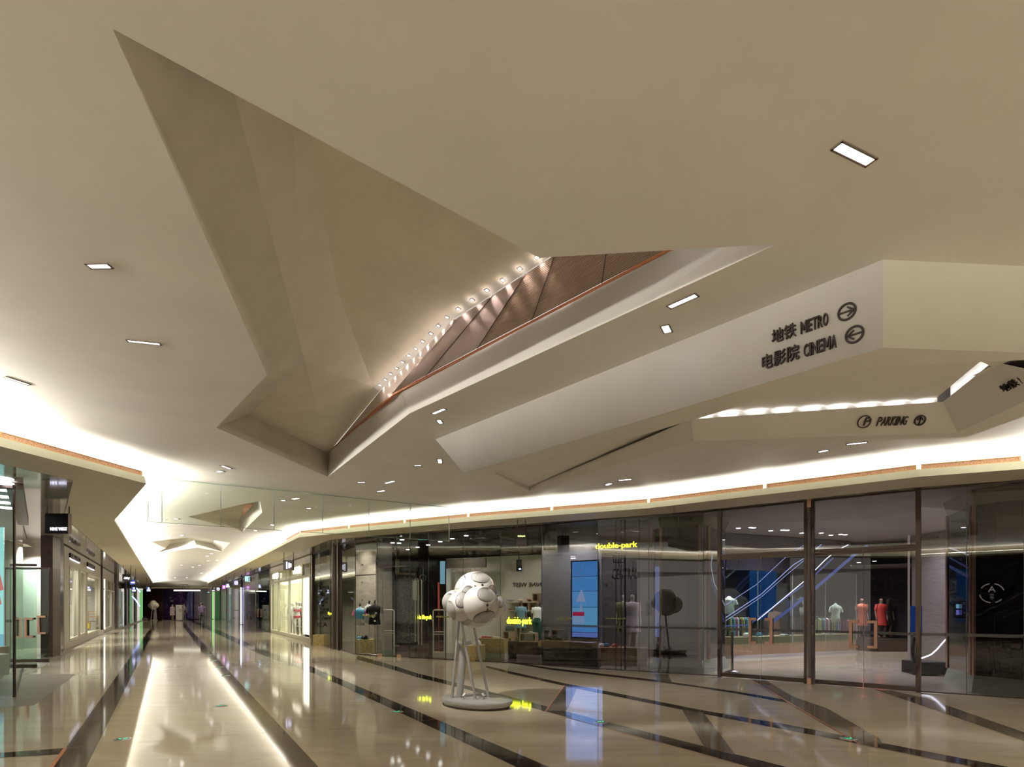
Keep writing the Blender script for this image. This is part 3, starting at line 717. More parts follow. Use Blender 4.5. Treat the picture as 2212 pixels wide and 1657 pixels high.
# ---------------------------------------------------------------- glass smoke curtain across the corridor mouth
gc = [P(320, 1030, ZC), P(700, 1068, ZC), P(1020, 1101, ZC)]
cur = thing('smoke_curtain', (gc[1].x, gc[1].y, 3.2), 'frameless clear glass smoke curtain hanging below the ceiling across the corridor', 'glass curtain')
cols = [320, 350, 477, 592, 697, 797, 886, 970, 1020]
pts = []
for x in cols:
    t = (x-320)/(1020-320); 
    q = None
    for p0, p1 in zip(gc[:-1], gc[1:]):
        tt = (x-CX)/FP; fa = p0.x-tt*p0.y; fb = p1.x-tt*p1.y
        if fa*fb <= 1e-9: q = lerp(p0, p1, fa/(fa-fb)); break
    pts.append(q if q is not None else gc[0])
for i in range(len(pts)-1):
    g = MB(); g.wall(pts[i], pts[i+1], 3.19, ZC-.005, .012); g.build('glass_pane', M['glass_curtain'], cur)
    g = MB(); g.wall(pts[i], pts[i+1], 3.185, 3.192, .012)
    d = (pts[i+1]-pts[i]).normalized(); g.box(pts[i]+Vector((0, 0, 3.62-ZC)), (.012, .014, .86), 0, math.atan2(d.y, d.x)); g.build('polished_edge', M['edge'], cur)
g = MB()
for i in range(len(pts)-1): g.wall(pts[i], pts[i+1], ZC-.012, ZC-.002, .03)
g.build('ceiling_channel', M['edge'], cur)
# ---------------------------------------------------------------- way finding letters on the bulkhead
fx = (c_-b).normalized(); fx.z = 0; fx.normalize(); fz = Vector((0, 0, 1)); fn = Vector((fx.y, -fx.x, 0))
def onface(px, py):   # pixel -> point on the bulkhead's long face
    ray = Vector(((px-CX)/FP, 1, (HY-py)/FP)); o = Vector((0, 0, CH)); t = (b-o).dot(fn)/ray.dot(fn); return o+ray*t
def arrow_icon(name, c, ex, ey, nrm, r, ang, parent, material):
    g = MB(); N = 40; th = .012; rin = .78 if ang is not None else .87; ez = nrm
    def ring(r0, r1, a0, a1):
        vs = []; fs = []
        for k in range(N+1):
            a_ = a0+(a1-a0)*k/N; dv_ = ex*math.cos(a_)+ey*math.sin(a_)
            vs += [c+dv_*r0, c+dv_*r1, c+dv_*r1+ez*th, c+dv_*r0+ez*th]
        for k in range(N):
            for j in range(4): fs.append([4*k+j, 4*k+(j+1) % 4, 4*k+4+(j+1) % 4, 4*k+4+j])
        g.add(vs, fs, 0, False)
    ring(r*rin, r, 0, 2*math.pi)
    if ang is not None:
        ca, sa = math.cos(ang), math.sin(ang)
        def T(u, v): return c+ex*(u*ca-v*sa)*r+ey*(u*sa+v*ca)*r
        def bar(p, q, w):
            p = Vector((*p, 0)); q = Vector((*q, 0)); d = (q-p).normalized(); nn_ = Vector((-d.y, d.x, 0))*w/2
            cs = [p-nn_, q-nn_, q+nn_, p+nn_]; a_ = [T(v.x, v.y) for v in cs]; g.add(a_+[v+ez*th for v in a_], [[0, 1, 2, 3], [4, 5, 6, 7], [0, 1, 5, 4], [1, 2, 6, 5], [2, 3, 7, 6], [3, 0, 4, 7]])
        bar((-.98, 0), (.72, 0), .17); bar((.74, 0), (.05, .52), .15); bar((.74, 0), (.05, -.52), .15)
    g.build(name, material, parent)
def sign_line(zh, en, pz, pe, pi, ang, label):
    """pz/pe: (left-bottom px, right-bottom px, height px) of the Chinese / English run; pi icon centre and right edge"""
    (l1, r1, h1), (l2, r2, h2) = pz, pe
    Lp = onface(*l1); t = thing('wayfinding_sign', Lp, label, 'sign')
    Rp = onface(*r1); Tp = onface(l1[0]+h1[0], l1[1]-h1[1])
    text_on('chinese_characters', zh, Lp-fn*(-.0), fx, fz, Tp.z-Lp.z, (Rp-Lp).dot(fx), .02, M['letter'], t, bold=.006)
    Lp = onface(*l2); Rp = onface(*r2); Tp = onface(l2[0]+h2[0], l2[1]-h2[1])
    lettered('word', en, Lp, fx, fz, Tp.z-Lp.z, (Rp-Lp).dot(fx), .02, M['letter'], t, bold=.008)
    cc = onface(*pi[0]); rr = abs((onface(*pi[1])-cc).z)
    arrow_icon('arrow_icon', cc, fx, fz, fn, rr, ang, t, M['letter'])
sign_line('地铁', 'METRO', ((1669, 745), (1721, 724), (0, 30)), ((1731, 723), (1790, 703), (0, 26)), ((1830, 674), (1830, 655)), 0.0, 'upper line of brown lettering, 地铁 METRO, with an arrow in a circle on the bulkhead')
sign_line('电影院', 'CINEMA', ((1648, 801), (1728, 777), (0, 32)), ((1738, 773), (1808, 750), (0, 27)), ((1846.5, 723), (1846.5, 704)), math.pi, 'lower line of brown lettering, 电影院 CINEMA, with an arrow in a circle on the bulkhead')
# PARKING wall
px_ = (hole[7]-hole[8]).normalized(); pn = NPK; pz = pn.cross(px_).normalized(); pz = pz if pz.z > 0 else -pz
def onpk(px, py): return ray_plane(px, py, hole[8]+pn*.006, pn)
L0 = onpk(1892, 920); t = thing('wayfinding_sign', L0, 'brown lettering PARKING with a circled P and an upward arrow, below the light slot', 'sign')
lettered('word', 'PARKING', L0, px_, pz, (onpk(1892, 901)-L0).dot(pz), (onpk(1955, 920)-L0).dot(px_), .012, M['letter'], t, bold=.004, shear=.08)
cP = onpk(1866.5, 911); rP = (onpk(1866.5, 897)-cP).dot(pz)
arrow_icon('circle', cP, px_, pz, pn, rP, None, t, M['letter'])
Lq = onpk(1864, 919); text_on('letter_p', 'P', Lq, px_, pz, (onpk(1864, 902)-Lq).dot(pz), (onpk(1877, 919)-Lq).dot(px_), .015, M['letter'], t, shear=.1)
cU = onpk(1987, 908); arrow_icon('arrow_icon', cU, px_, pz, pn, (onpk(1987, 896.5)-cU).dot(pz), math.pi/2, t, M['letter'])
# second metro sign on the short return wall at the frame edge
rn = NRT; rx = (hole[6]-hole[7]).normalized(); rz_ = rn.cross(rx).normalized(); rz_ = rz_ if rz_.z > 0 else -rz_
if rx.cross(rz_).dot(rn) < 0: rx = -rx
def onrt(px, py): return ray_plane(px, py, hole[7]+rn*.006, rn)
La = onrt(2171, 848); t = thing('wayfinding_sign', La, 'cropped brown lettering starting 地铁 at the right edge of the photo', 'sign')
hr_ = abs((onrt(2171, 827)-La).dot(rz_)); text_on('chinese_characters', '地铁', La, rx, rz_, hr_, abs((onrt(2206, 830)-La).dot(rx)), .012, M['letter'], t, bold=.006)
Lb = onrt(2211, 827); lettered('word', 'METRO', Lb, rx, rz_, hr_*.9, hr_*2.4, .012, M['letter'], t, bold=.006)
# ---------------------------------------------------------------- shells around the hall
M['wall_dark'] = mat('dark_wood_wall', (.050, .024, .018), .35, noise=.25, nscale=2, stretch=(1, 1, 6))
M['wall_brown'] = mat('brown_wall', (.075, .052, .043), .4, noise=.12, nscale=3)
M['shopgrey'] = mat('shop_grey', (.36, .35, .36), .5, noise=.05)
M['shopwhite'] = mat('shop_white', (.62, .58, .53), .5)
M['shopceil'] = mat('shop_ceiling', (.055, .045, .038), .6, noise=.5, nscale=5, stretch=(.5, 3, 1))
M['concrete'] = mat('concrete', (.30, .26, .225), .7, noise=.18, nscale=3, stretch=(1, 1, 3), bump=.3, bscale=14)
M['osb'] = mat('strand_board', (.42, .32, .13), .6, noise=.45, nscale=28, bump=.2)
M['wood'] = mat('oak', (.42, .28, .17), .4, noise=.18, nscale=3, stretch=(6, 6, .6))
M['cream'] = mat('cream_frame', (.52, .50, .42), .45)
M['creamwall'] = mat('cream_wall', (.40, .37, .31), .5, noise=.04, nscale=4, stretch=(1, 1, 8))
M['lightbox'] = emis('light_box', (1, .97, .80), 2.2)
M['warmwall'] = emis('lit_shop_back_wall', (.95, .93, .68), .55)
M['yellow'] = emis('neon_yellow', (.92, .95, .03), 4.0)
M['yellow_dim'] = mat('yellow_vinyl', (.35, .34, .04), .5)
M['blueled'] = emis('blue_led', (.45, .55, 1.0), 3.0)
M['whiteled2'] = emis('white_tube', (.75, .78, 1.0), 8.0)
M['signblack'] = mat('sign_black', (.020, .014, .020), .3)
def sm(name, col, r=.5, **k):
    if name not in M: M[name] = mat(name, col, r, **k)
    return M[name]
def flat(pts, name, mats, parent=None, z=None):
    g = MB(); g.poly(pts); return g.build(name, mats, parent)
def wallobj(name, a, b, z0, z1, t, m, parent=None):
    g = MB(); g.wall(a, b, z0, z1, t); return g.build(name, m, parent)
struct(wallobj('wall_back', (-16, -11), (19, -11), 0, ZS+.5, .2, M['wall_brown']))
struct(wallobj('wall_right', (19, -11), (19, 14.0), 0, ZS+.5, .2, M['wall_brown']))
struct(wallobj('wall_left', (-24, -11), (-24, 22), 0, ZS+.5, .2, M['wall_brown']))
# far end wall
ew = struct(wallobj('wall_front', (-39.5, 62.0), (-37.5, 62.2), 0, 3.45, .2, M['wall_dark']))
struct(wallobj('wall_front', (-37.5, 62.3), (-33.75, 62.6), 0, 3.45, .2, sm('plum_panel', (.06, .032, .105), .15, coat=.6)))
struct(wallobj('trim_1', (-42, 61.5), (-31.5, 61.0), 3.30, 3.75, .3, M['soffit']))
# sloping end bulkhead of the corridor ceiling with small way finding letters
bk = MB(); q = [P(333, 1262, 3.9), P(425, 1261.5, 3.9), P(404, 1273, 3.45), P(345, 1271, 3.45)]
bk.poly([(-38.5, 57, ZC), (-28.5, 57, ZC), (-28.8, 61, 3.42), (-40.5, 61, 3.42)]); struct(bk.build('ceiling', M['plaster']))
# ---------------------------------------------------------------- shop fronts, generic pieces
win_n = [0]; door_n = [0]
def window(x0, x1, z0, z1, gm, line=FAC, edge=None, lite=None):
    win_n[0] += 1
    a, b = onF(x0, line), onF(x1, line)
    g = MB(); g.wall(a, b, z0, z1, .012); w = g.build(f'window_{win_n[0]}', gm); struct(w)
    if edge is not None:
        d = (b-a).normalized(); h = math.atan2(d.y, d.x)
        e = MB(); e.box(Vector((a.x, a.y, (z0+z1)/2)), (.010, .016, z1-z0), 0, h); e.build('glazing_joint', edge, w)
        e = MB(); e.wall(a, b, z0-.012, z0+.012, .03); e.build('sill', M['bronze'], w)
    return w
def post(name, px, z0, z1, wx, wy, m, line=FAC, off=0.0, parent=None):
    c = onF(px, line, off); a, b = onF(px-1, line, off), onF(px+1, line, off)
    g = MB(); g.box(Vector((c.x, c.y, (z0+z1)/2)), (wx, wy, z1-z0), 0, math.atan2((b-a).y, (b-a).x)); return g.build(name, m, parent)
def c_handle(parent, px, zc, h, proj, side, line=FAC, out=1):
    """square C pull, copper outside and bronze inside"""
    c = onF(px, line); a, b = onF(px-1, line), onF(px+1, line); ex = (b-a).normalized(); n_ = Vector((ex.y, -ex.x, 0))
    if (n_.y > 0 and line is FAC) or (line is FACL and n_.x < 0): n_ = -n_
    hd = math.atan2(ex.y, ex.x)
    for o, m, nm in ((1, M['copperlite'], 'handle'), (-1, M['bronze'], 'handle')):
        g = MB(); w = .05
        k = n_*(.035*o)
        g.box(c+k+Vector((0, 0, zc)), (w, .03, h), 0, hd)
        for s_ in (1, -1): g.box(c+k+ex*(side*proj/2)+Vector((0, 0, zc+s_*(h/2-w/2))), (proj, .03, w), 0, hd)
        g.build(nm, m, parent)
def glass_door(x0, x1, z1, gm, handle_px=None, hz=1.04, hh=.47, side=1, line=FAC, proj=.13, rails=True):
    door_n[0] += 1
    a, b = onF(x0, line), onF(x1, line); d = (b-a).normalized()
    g = MB(); g.wall(a+d*.006, b-d*.006, .09 if rails else .02, z1-.05, .014); t = g.build(f'door_{door_n[0]}', gm); struct(t)
    if rails:
        g = MB(); g.wall(a+d*.006, b-d*.006, .012, .10, .045); g.build('bottom_rail', M['bronze'], t)
        g = MB(); g.wall(a+d*.006, b-d*.006, z1-.06, z1, .045); g.build('top_rail', M['bronze'], t)
    g = MB(); g.wall(a+d*.001, a+d*.008, .1, z1-.06, .016); g.build('edge_seal', M['seam'], t)
    if handle_px: c_handle(t, handle_px, hz, hh, proj, side, line)
    return t
# ---- entrance doors and big panes on the right
ZT2 = 2.64
G1 = M['glass_dark']
M['glass_lobby'] = glass('lobby_glass', (.62, .62, .63), .06)
GLb = M['glass_lobby']
glass_door(1558, 1643.6, ZT2, GLb, 1621, 1.04, .55, 1); glass_door(1643.6, 1738, ZT2, GLb, 1667, 1.04, .55, -1)
glass_door(1760, 1865, ZT2, GLb, 1838, 1.03, .53, 1); glass_door(1865, 1981, ZT2, GLb, 1892, 1.03, .53, -1)
window(1558, 1738, ZT2+.05, ZS, GLb); window(1760, 1981, ZT2+.05, ZS, GLb)
for i, (p, wx) in enumerate(((1555, .07), (1741, .055), (1756.5, .055), (1984, .08))):
    o = struct(post('trim_2', p, 0, ZS, wx, .12, M['bronze']))
g = MB(); a_, b_ = onF(1558), onF(1738); g.wall(a_, b_, ZT2, ZT2+.06, .08); struct(g.build('trim_3', M['bronze']))
g = MB(); a_, b_ = onF(1760), onF(1981); g.wall(a_, b_, ZT2, ZT2+.06, .08); struct(g.build('trim_3', M['bronze']))
c0 = onF(1748.7)
o = struct(post('trim_4', 1748.7, .1, ZS-.1, .05, .05, sm('grey_infill', (.22, .2, .2))))
post('copper_cap', 1748.7, ZS-.14, ZS, .10, .10, M['copperlite'], parent=o); post('copper_shoe', 1748.7, 0, .12, .10, .10, M['copperlite'], parent=o)
struct(post('trim_4', 1552, 0, ZS, .02, .02, M['copper'], off=-.03))
for x0, x1 in ((1984, 2088), (2088, 2212), (2212, 2420), (1519.6, 1553), (1401.5, 1519.6), (1291.7, 1401.5), (1170, 1291.7)):
    window(x0, x1, .02, ZS, GLb if x0 > 1980 else G1, edge=M['seam'])
# manifestation band on the big glass: pale grey film
def film(x0, x1, z0, z1, m):
    a_, b_ = onF(x0, off=.012), onF(x1, off=.012); g = MB(); g.wall(a_, b_, z0, z1, .003); return g
FILM = glass('grey_film', (.45, .45, .47), .10, rough=.5)
bnd = thing('film_band', onF(1600)+Vector((0, 0, 1.05)), 'grey frosted band running along the tinted entrance glazing at waist height', 'window film')
for x0, x1 in ((1171, 1290), (1292, 1400), (1402, 1518), (1521, 1551), (1560, 1642), (1645, 1736), (1762, 1863), (1867, 1979), (1987, 2087), (2089, 2330)):
    film(x0, x1, 1.035, 1.09, None).build('film_strip', FILM, bnd)
# head trim along the top of all right glazing
hd = MB()
for a_, b_ in zip(FAC[:-1], FAC[1:]): hd.wall(a_, b_, ZS-.03, ZS+.002, .06)
struct(hd.build('trim_5', M['bronze']))
# ---- store of the yellow signs: clear panes
for x0, x1 in ((1081, 1170), (1000, 1081), (925.6, 1000), (885, 903), (768, 815), (736, 768), (679, 716.5)):
    window(x0, x1, .02, ZS, M['glass'], edge=M['seam'])
window(815, 857, 2.75, ZS, M['glass'], edge=M['seam']); window(857, 885, 2.75, ZS, M['glass'], edge=M['seam'])
def bar_door(x0, x1, hx):
    t = glass_door(x0, x1, 2.75, M['glass'], rails=False)
    for o in (.05, -.05):
        c = onF(hx, off=o); g = MB(); g.tube([c+Vector((0, 0, .48)), c+Vector((0, 0, 2.38))], .016); 
        g.tube([c+Vector((0, 0, .68)), onF(hx)+Vector((0, 0, .68))], .010); g.tube([c+Vector((0, 0, 2.18)), onF(hx)+Vector((0, 0, 2.18))], .010)
        g.build('bar_handle', M['steel'], t)
    g = MB(); a_ = onF(x0+1); b_ = onF(x0+9); g.wall(a_, b_, .0, .09, .04); g.build('floor_patch', M['copperlite'], t)
    return t
bar_door(815.5, 857, 825.5); bar_door(857, 903, 906 if False else 899)
# open leaf with the second pair of bars
door_n[0] += 1
a_ = onF(904); b_ = a_+Vector((1.05, .55, 0))*.42
g = MB(); g.wall(a_, onF(925), .02, 2.75, .014); t = struct(g.build(f'door_{door_n[0]}', M['glass']))
for px in (906.5, 913):
    c = onF(px, off=.05); g = MB(); g.tube([c+Vector((0, 0, .42)), c+Vector((0, 0, 2.34))], .015); g.tube([c+Vector((0, 0, .62)), c+Vector((0, .05, .62))], .01); g.tube([c+Vector((0, 0, 2.2)), c+Vector((0, .05, 2.2))], .01); g.build('bar_handle', M['steel'], t)
# fluted bronze column between the stores
fc = struct(post('wall_column', 723.5, 0, ZS, .36, .16, sm('bronze_panel', (.17, .135, .11), .35, metal=.4)))
for k in range(4): post('groove', 719+k*3.2, .0, ZS, .03, .02, M['bronze'], off=.088, parent=fc)
struct(post('wall_column', 733.5, 0, ZS, .14, .16, M['bronze']))
struct(post('wall_column', 676.2, 0, ZS, .22, .12, M['bronze']))
# ---- interior of that store (behind px 736..1170)
ceilS = MB(); ins = [onF(x, off=-.02) for x in (679, 736, 768, 815, 925, 1081, 1170, 1291)]
backS = [Vector((4.4, 23, 0)), Vector((-3, 27, 0)), Vector((-9.5, 27, 0))]
vs, fs = tess(ins+backS, [], ZS-.01); ceilS.add(vs, fs, 0); struct(ceilS.build('ceiling', M['shopceil']))
struct(wallobj('wall_store', (-9.6, 26.5), (3.5, 25.5), 0, ZS, .1, M['wall_brown']))
struct(wallobj('wall_store', onF(680, off=-.15), Vector((-7.6, 26.5, 0)), 0, ZS, .1, sm('cream_partition', (.30, .27, .22), .5)))
fs_ = MB(); vs, fs = tess(ins+backS, [], .003); fs_.add(vs, fs, 0); struct(fs_.build('floor', sm('dark_shop_floor', (.07, .045, .038), .12)))
# concrete column inside
cc = MB(); c1 = PY(769, 1300, 19.9); c2 = PY(812, 1300, 19.2)
cc.prism([(c1.x, c1.y), (c2.x, c2.y), (c2.x+.35, c2.y+.9), (c1.x+.2, c1.y+1.1)], 0, ZS-.01); ccol = struct(cc.build('wall_column', M['concrete']))
g = MB(); g.wall((c1.x, c1.y-.006), (c2.x, c2.y-.006), 2.60, 2.612, .01); g.build('pour_joint', M['seam'], ccol)
for z in (1.1, 1.75, 2.35, 2.95):
    g = MB(); q = lerp(c1, c2, .33); g.tube([(q.x, q.y-.012, z), (q.x, q.y+.02, z)], .022, n=12); g.build('tie_hole', M['black'], ccol)
def lamp_down(x, y, z, e, s=.12, col=(1, .9, .8), spread=None):
    o = area('shop_lamp', (x, y, z), s, s, e, col, (0, 0, -1)); 
    if spread: o.data.spread = math.radians(spread)
    return o
def ceil_dot(px, py, z, lab, grp, r=.06, m=None):
    c = P(px, py, z); g = MB(); g.lathe((c.x, c.y, z-.012), [(0, 0), (r, 0), (r*1.25, .006), (r*1.25, .012)], 0, 14)
    o = g.build('recessed_spotlight', m or M['white_led']); tag(o, lab, 'ceiling light', grp)
for px, py in ((865, 1157), (868.5, 1166), (848, 1172.5), (862, 1173), (827, 1178), (902, 1182), (881, 1187), (843.5, 1196), (826, 1199.5), (813.5, 1203), (925, 1177), (951, 1170), (1007, 1157), (977, 1163.5), (834, 1237), (838, 1241)):
    if py < 1215: ceil_dot(px, py, ZS-.01, 'small round downlight in the dark ceiling of the shop with yellow signs', 'round downlights in the dark shop ceiling', .055)
for x, y, e in ((-5.2, 19.2, 12), (-3.4, 18.6, 25), (-1.6, 17.6, 12), (-4.6, 22.5, 30), (.6, 16.6, 9), (-2.5, 22, 25), (-6.6, 21.8, 20)): lamp_down(x, y, ZS-.05, e*K_SHOP, spread=120)
lamp_down((c1.x+c2.x)/2-.05, min(c1.y, c2.y)-.28, ZS-.08, 15*K_SHOP, .05, spread=80)
lamp_down(c1.x-.35, c1.y-.1, ZS-.08, 10*K_SHOP, .05, spread=80)
# ---------------------------------------------------------------- fashion display behind px 960..1290: glass reflection of the left shop, built solid (mirrored lettering)
dw = MB(); p0 = PY(965, 1300, 19.2); p1 = PY(1171, 1300, 17.6)
ex_ = Vector((p1.x-p0.x, p1.y-p0.y, 0)).normalized(); Z0 = Vector((0, 0, 1))
bw = struct(wallobj('wall_reflected_display', p0, p1, 0, 3.12, .06, M['shopwhite']))
def on(pl0, exx, px, py, off=0.0):
    nn_ = Vector((exx.y, -exx.x, 0)); nn_ = -nn_ if nn_.y > 0 else nn_
    ray = Vector(((px-CX)/FP, 1, (HY-py)/FP)); o = Vector((0, 0, CH)); b0 = Vector((pl0.x, pl0.y, 0))+nn_*off
    t = (b0-o).dot(nn_)/ray.dot(nn_); return o+ray*t
def slab(pl0, exx, px0, px1, z0, z1, off, th, m=0, g=None):
    g = g or MB(); a_ = on(pl0, exx, px0, 1300, off); b_ = on(pl0, exx, px1, 1300, off); g.wall(a_, b_, z0, z1, th, m); return g
dp = Vector((p0.x, p0.y, 0))
slab(dp, ex_, 965, 1050, 2.75, 3.05, .5, .06).build('shop_fascia', sm('fascia_brown', (.10, .08, .065)), None)
bpy.data.objects['shop_fascia']['kind'] = 'structure'; bpy.data.objects['shop_fascia'].name = 'trim_6'
L0 = on(dp, ex_, 1169, 1267, .05)
text_on('wall_lettering', 'NINE WEST', L0, -ex_, Z0, .125, (L0-on(dp, ex_, 1107, 1267, .05)).length, .012, M['letter']); tag(bpy.data.objects['wall_lettering'], 'dark mirrored NINE WEST lettering, a reflection modelled on the pale display wall', 'lettering')
L0 = on(dp, ex_, 1042, 1234, .55)
o = text_on('wall_lettering', 'NINE WEST', L0, -ex_, Z0, .13, (L0-on(dp, ex_, 970, 1234, .55)).length, .012, sm('pale_letter', (.35, .3, .27))); tag(o, 'grey mirrored NINE WEST lettering, a reflection modelled above the white sculpture', 'lettering')
# shelves
def shelf(px0, px1, py, lab, depth=.32):
    a_ = on(dp, ex_, px0, py, .03); z = a_.z; g = slab(dp, ex_, px0, px1, z-.03, z, .03+depth/2, depth); o = g.build('display_shelf', sm('shelf_wood', (.50, .42, .32), .4)); tag(o, lab, 'shelf', 'shelves of the reflected display'); return z
zs1 = shelf(1092, 1168, 1300, 'upper pale wood shelf on the reflected display wall'); zs2 = shelf(1092, 1168, 1318, 'middle pale wood shelf on the reflected display wall')
zs3 = shelf(1095, 1168, 1337, 'lower pale wood shelf on the reflected display wall, behind the mannequins')
def cubby(px0, px1, py0, py1, lab, off=.25, depth=.3, m=None, pl_=None, zb=None):
    p_l, e_l = pl_ or (dp, ex_); A_ = on(p_l, e_l, px0, py1, off); B_ = on(p_l, e_l, px1, py0, off)
    if zb is not None: B_.z += zb-A_.z; A_.z = zb
    w = (Vector((B_.x-A_.x, B_.y-A_.y, 0))).length; h = B_.z-A_.z; c = (A_+B_)/2; hdg = math.atan2(e_l.y, e_l.x); th = .025
    g = MB()
    for s_ in (1, -1):
        g.box(Vector((c.x, c.y, c.z+s_*(h/2-th/2))), (w, depth, th), 0, hdg); g.box(c+e_l*(s_*(w/2-th/2)), (th, depth, h-2*th), 0, hdg)
    o = g.build('display_cube', m or M['wood']); return tag(o, lab, 'display cube', 'open wooden display cubes')
cubby(1154, 1169, 1282, 1300, 'open wooden cube on the upper reflected shelf', .2, .28, zb=zs1+.001)
cubby(1131, 1146, 1301, 1317.5, 'open wooden cube between the two upper reflected shelves', .2, .28, zb=zs2+.001)
cubby(1092, 1109, 1358, 1379, 'reflected open wooden cube left of the blue dressed mannequin', .82, .28, zb=.521)
cubby(1125, 1160, 1361, 1379, 'reflected wide open wooden cube at the feet of the mannequins', .90, .2, zb=.521)
# dark bench
slab(dp, ex_, 1091, 1169, .15, .52, .75, .5).build('trim_7', M['wall_brown'])['kind'] = 'structure'
# grey wall; LED screen is a glass reflection modelled as glowing panels
q0 = PY(1171, 1300, 17.0); q1 = PY(1300, 1300, 15.9); eg = Vector((q1.x-q0.x, q1.y-q0.y, 0)).normalized(); gp = Vector((q0.x, q0.y, 0))
struct(wallobj('wall_screen', q0, q1, 0, 3.3, .06, M['shopgrey']))
tag(slab(gp, eg, 1175, 1288, .42, .58, .35, .6).build('shoe_bench', M['wood']), 'long low wooden shoe bench in front of the grey wall', 'bench')
cubby(1179, 1193, 1360, 1383, 'open white cube at the left on the shoe bench', .3, .3, M['shopwhite'], (gp, eg), .581)
cubby(1197, 1220, 1360, 1383, 'open dark wood cube on the shoe bench in front of the grey wall', .3, .3, None, (gp, eg), .581)
scn = thing('reflected_video_wall', on(gp, eg, 1262, 1377, .1), 'reflection of a tall blue tiled video wall, modelled behind the tinted glass', 'screen')  # stands for a screen reflected in the glass, modelled as a glowing object
slab(gp, eg, 1234, 1291.5, zat(1379, on(gp, eg, 1262, 1300, .1).y), zat(1210, on(gp, eg, 1262, 1300, .1).y), .05, .05).build('bezel', M['black'], scn)
ZYs = on(gp, eg, 1262, 1300, .1).y
sc_cols = [(.09, .32, .85), (.10, .36, .88), (.13, .42, .92), (.16, .50, .90), (.10, .34, .85), (.16, .25, .75)]
rows = [1212.5, 1245, 1277, 1312, 1351, 1366, 1377]
for k in range(6):
    m_ = emis('screen_blue', sc_cols[k], 1.0)
    g = slab(gp, eg, 1236, 1254.5, zat(rows[k+1], ZYs)+.006, zat(rows[k], ZYs)-.006, .085, .01); slab(gp, eg, 1255, 1290.5, zat(rows[k+1], ZYs)+.006, zat(rows[k], ZYs)-.006, .085, .01, 0, g); g.build('screen_panel', m_, scn)
slab(gp, eg, 1237, 1262, zat(1331, ZYs), zat(1322, ZYs), .093, .006).build('red_banner', emis('screen_red', (.65, .03, .10), .8), scn)
slab(gp, eg, 1237, 1262, zat(1348, ZYs), zat(1331, ZYs), .093, .006).build('pale_box', emis('screen_pale', (.35, .55, .95), .9), scn)
g = MB()
for (ax, ay), (bx, by), (cx2, cy2) in (((1255, 1300), (1251, 1322), (1259, 1322)), ((1243, 1300), (1256, 1272), (1266, 1300))):
    g.poly([on(gp, eg, ax, ay, .1), on(gp, eg, bx, by, .1), on(gp, eg, cx2, cy2, .1)])
g.build('picture', emis('screen_figure', (.42, .55, .90), .9), scn)
for k, (x, y) in enumerate(((1252, 1226), (1247, 1238), (1256, 1232), (1250, 1253), (1260, 1244), (1243, 1248))):
    g = MB(); c = on(gp, eg, x, y, .096); g.ball(c, .035, 0, 8, 6, (1, .1, .35), Matrix.Rotation(.6+k, 3, 'Y')); g.build('picture', emis('screen_orange', (.55, .32, .50), .7), scn)
# ---------------------------------------------------------------- middle part: dark shop behind, oak plinth, lettering CENTRAL
struct(wallobj('wall_inner', (1.5, 18.2), (9.5, 21.2), 0, ZS, .1, sm('inner_dark', (.11, .10, .098), .35)))
struct(wallobj('wall_niche', PY(1293, 1300, 17.6), PY(1412, 1300, 17.2), 0, 3.3, .06, sm('niche_taupe', (.19, .175, .165), .4)))
r0 = PY(1291, 1300, 15.6); r1 = PY(1411, 1300, 15.3); er = Vector((r1.x-r0.x, r1.y-r0.y, 0)).normalized(); rp = Vector((r0.x, r0.y, 0))
tag(slab(rp, er, 1293, 1398, .10, .46, 0, .6).build('display_plinth', M['wood']), 'long oak display plinth left of the dark glass pillar', 'plinth')
slab(rp, er, 1294, 1397, .0, .10, 0, .56).build('trim_8', M['shopwhite'])['kind'] = 'structure'
wd = sm('window_graphic', (.02, .016, .014), .5)
fx0 = onF(1292, off=-.03); fx1 = onF(1400, off=-.03); ef = (fx1-fx0).normalized()
def onwin(px, py): return on(fx0, ef, px, py, 0)
La = onwin(1323, 1252); t = thing('window_lettering', La, 'tall thin dark CENTRAL lettering with a framed cross emblem on the dark glass', 'lettering')
text_on('word', 'CENTRAL', La, ef, Z0, onwin(1323, 1229).z-La.z, (onwin(1378, 1252)-La).length, .006, wd, t)
g = MB()
def seg(a_, b_, w): 
    A_, B_ = onwin(*a_), onwin(*b_); g.tube([A_, B_], w, n=6)
for a_, b_ in (((1325, 1201), (1349, 1201)), ((1325, 1215), (1349, 1215)), ((1325, 1201), (1325, 1215)), ((1349, 1201), (1349, 1215)), ((1337, 1193), (1337, 1226))): seg(a_, b_, .012)
g.build('emblem', wd, t)
for px, w in ((1314, .008), (1320, .012), (1330, .012), (1340, .03), (1350, .008), (1371, .008)):
    pass
for px, lb in ((1340, 'thick dark upright pole behind the tinted glass by the CENTRAL lettering'), (1331.5, 'second dark upright pole, left of the thick one by the CENTRAL lettering'), (1320, 'thin dark upright pole at the left of the CENTRAL lettering'), (1371.5, 'thin dark upright pole at the right of the CENTRAL lettering')):
    c = onF(px, off=-.34); g = MB(); g.tube([c, c+Vector((0, 0, ZS-.01))], .022 if px == 1340 else .01, n=8); tag(g.build('pole', M['bronze']), lb, 'pole')
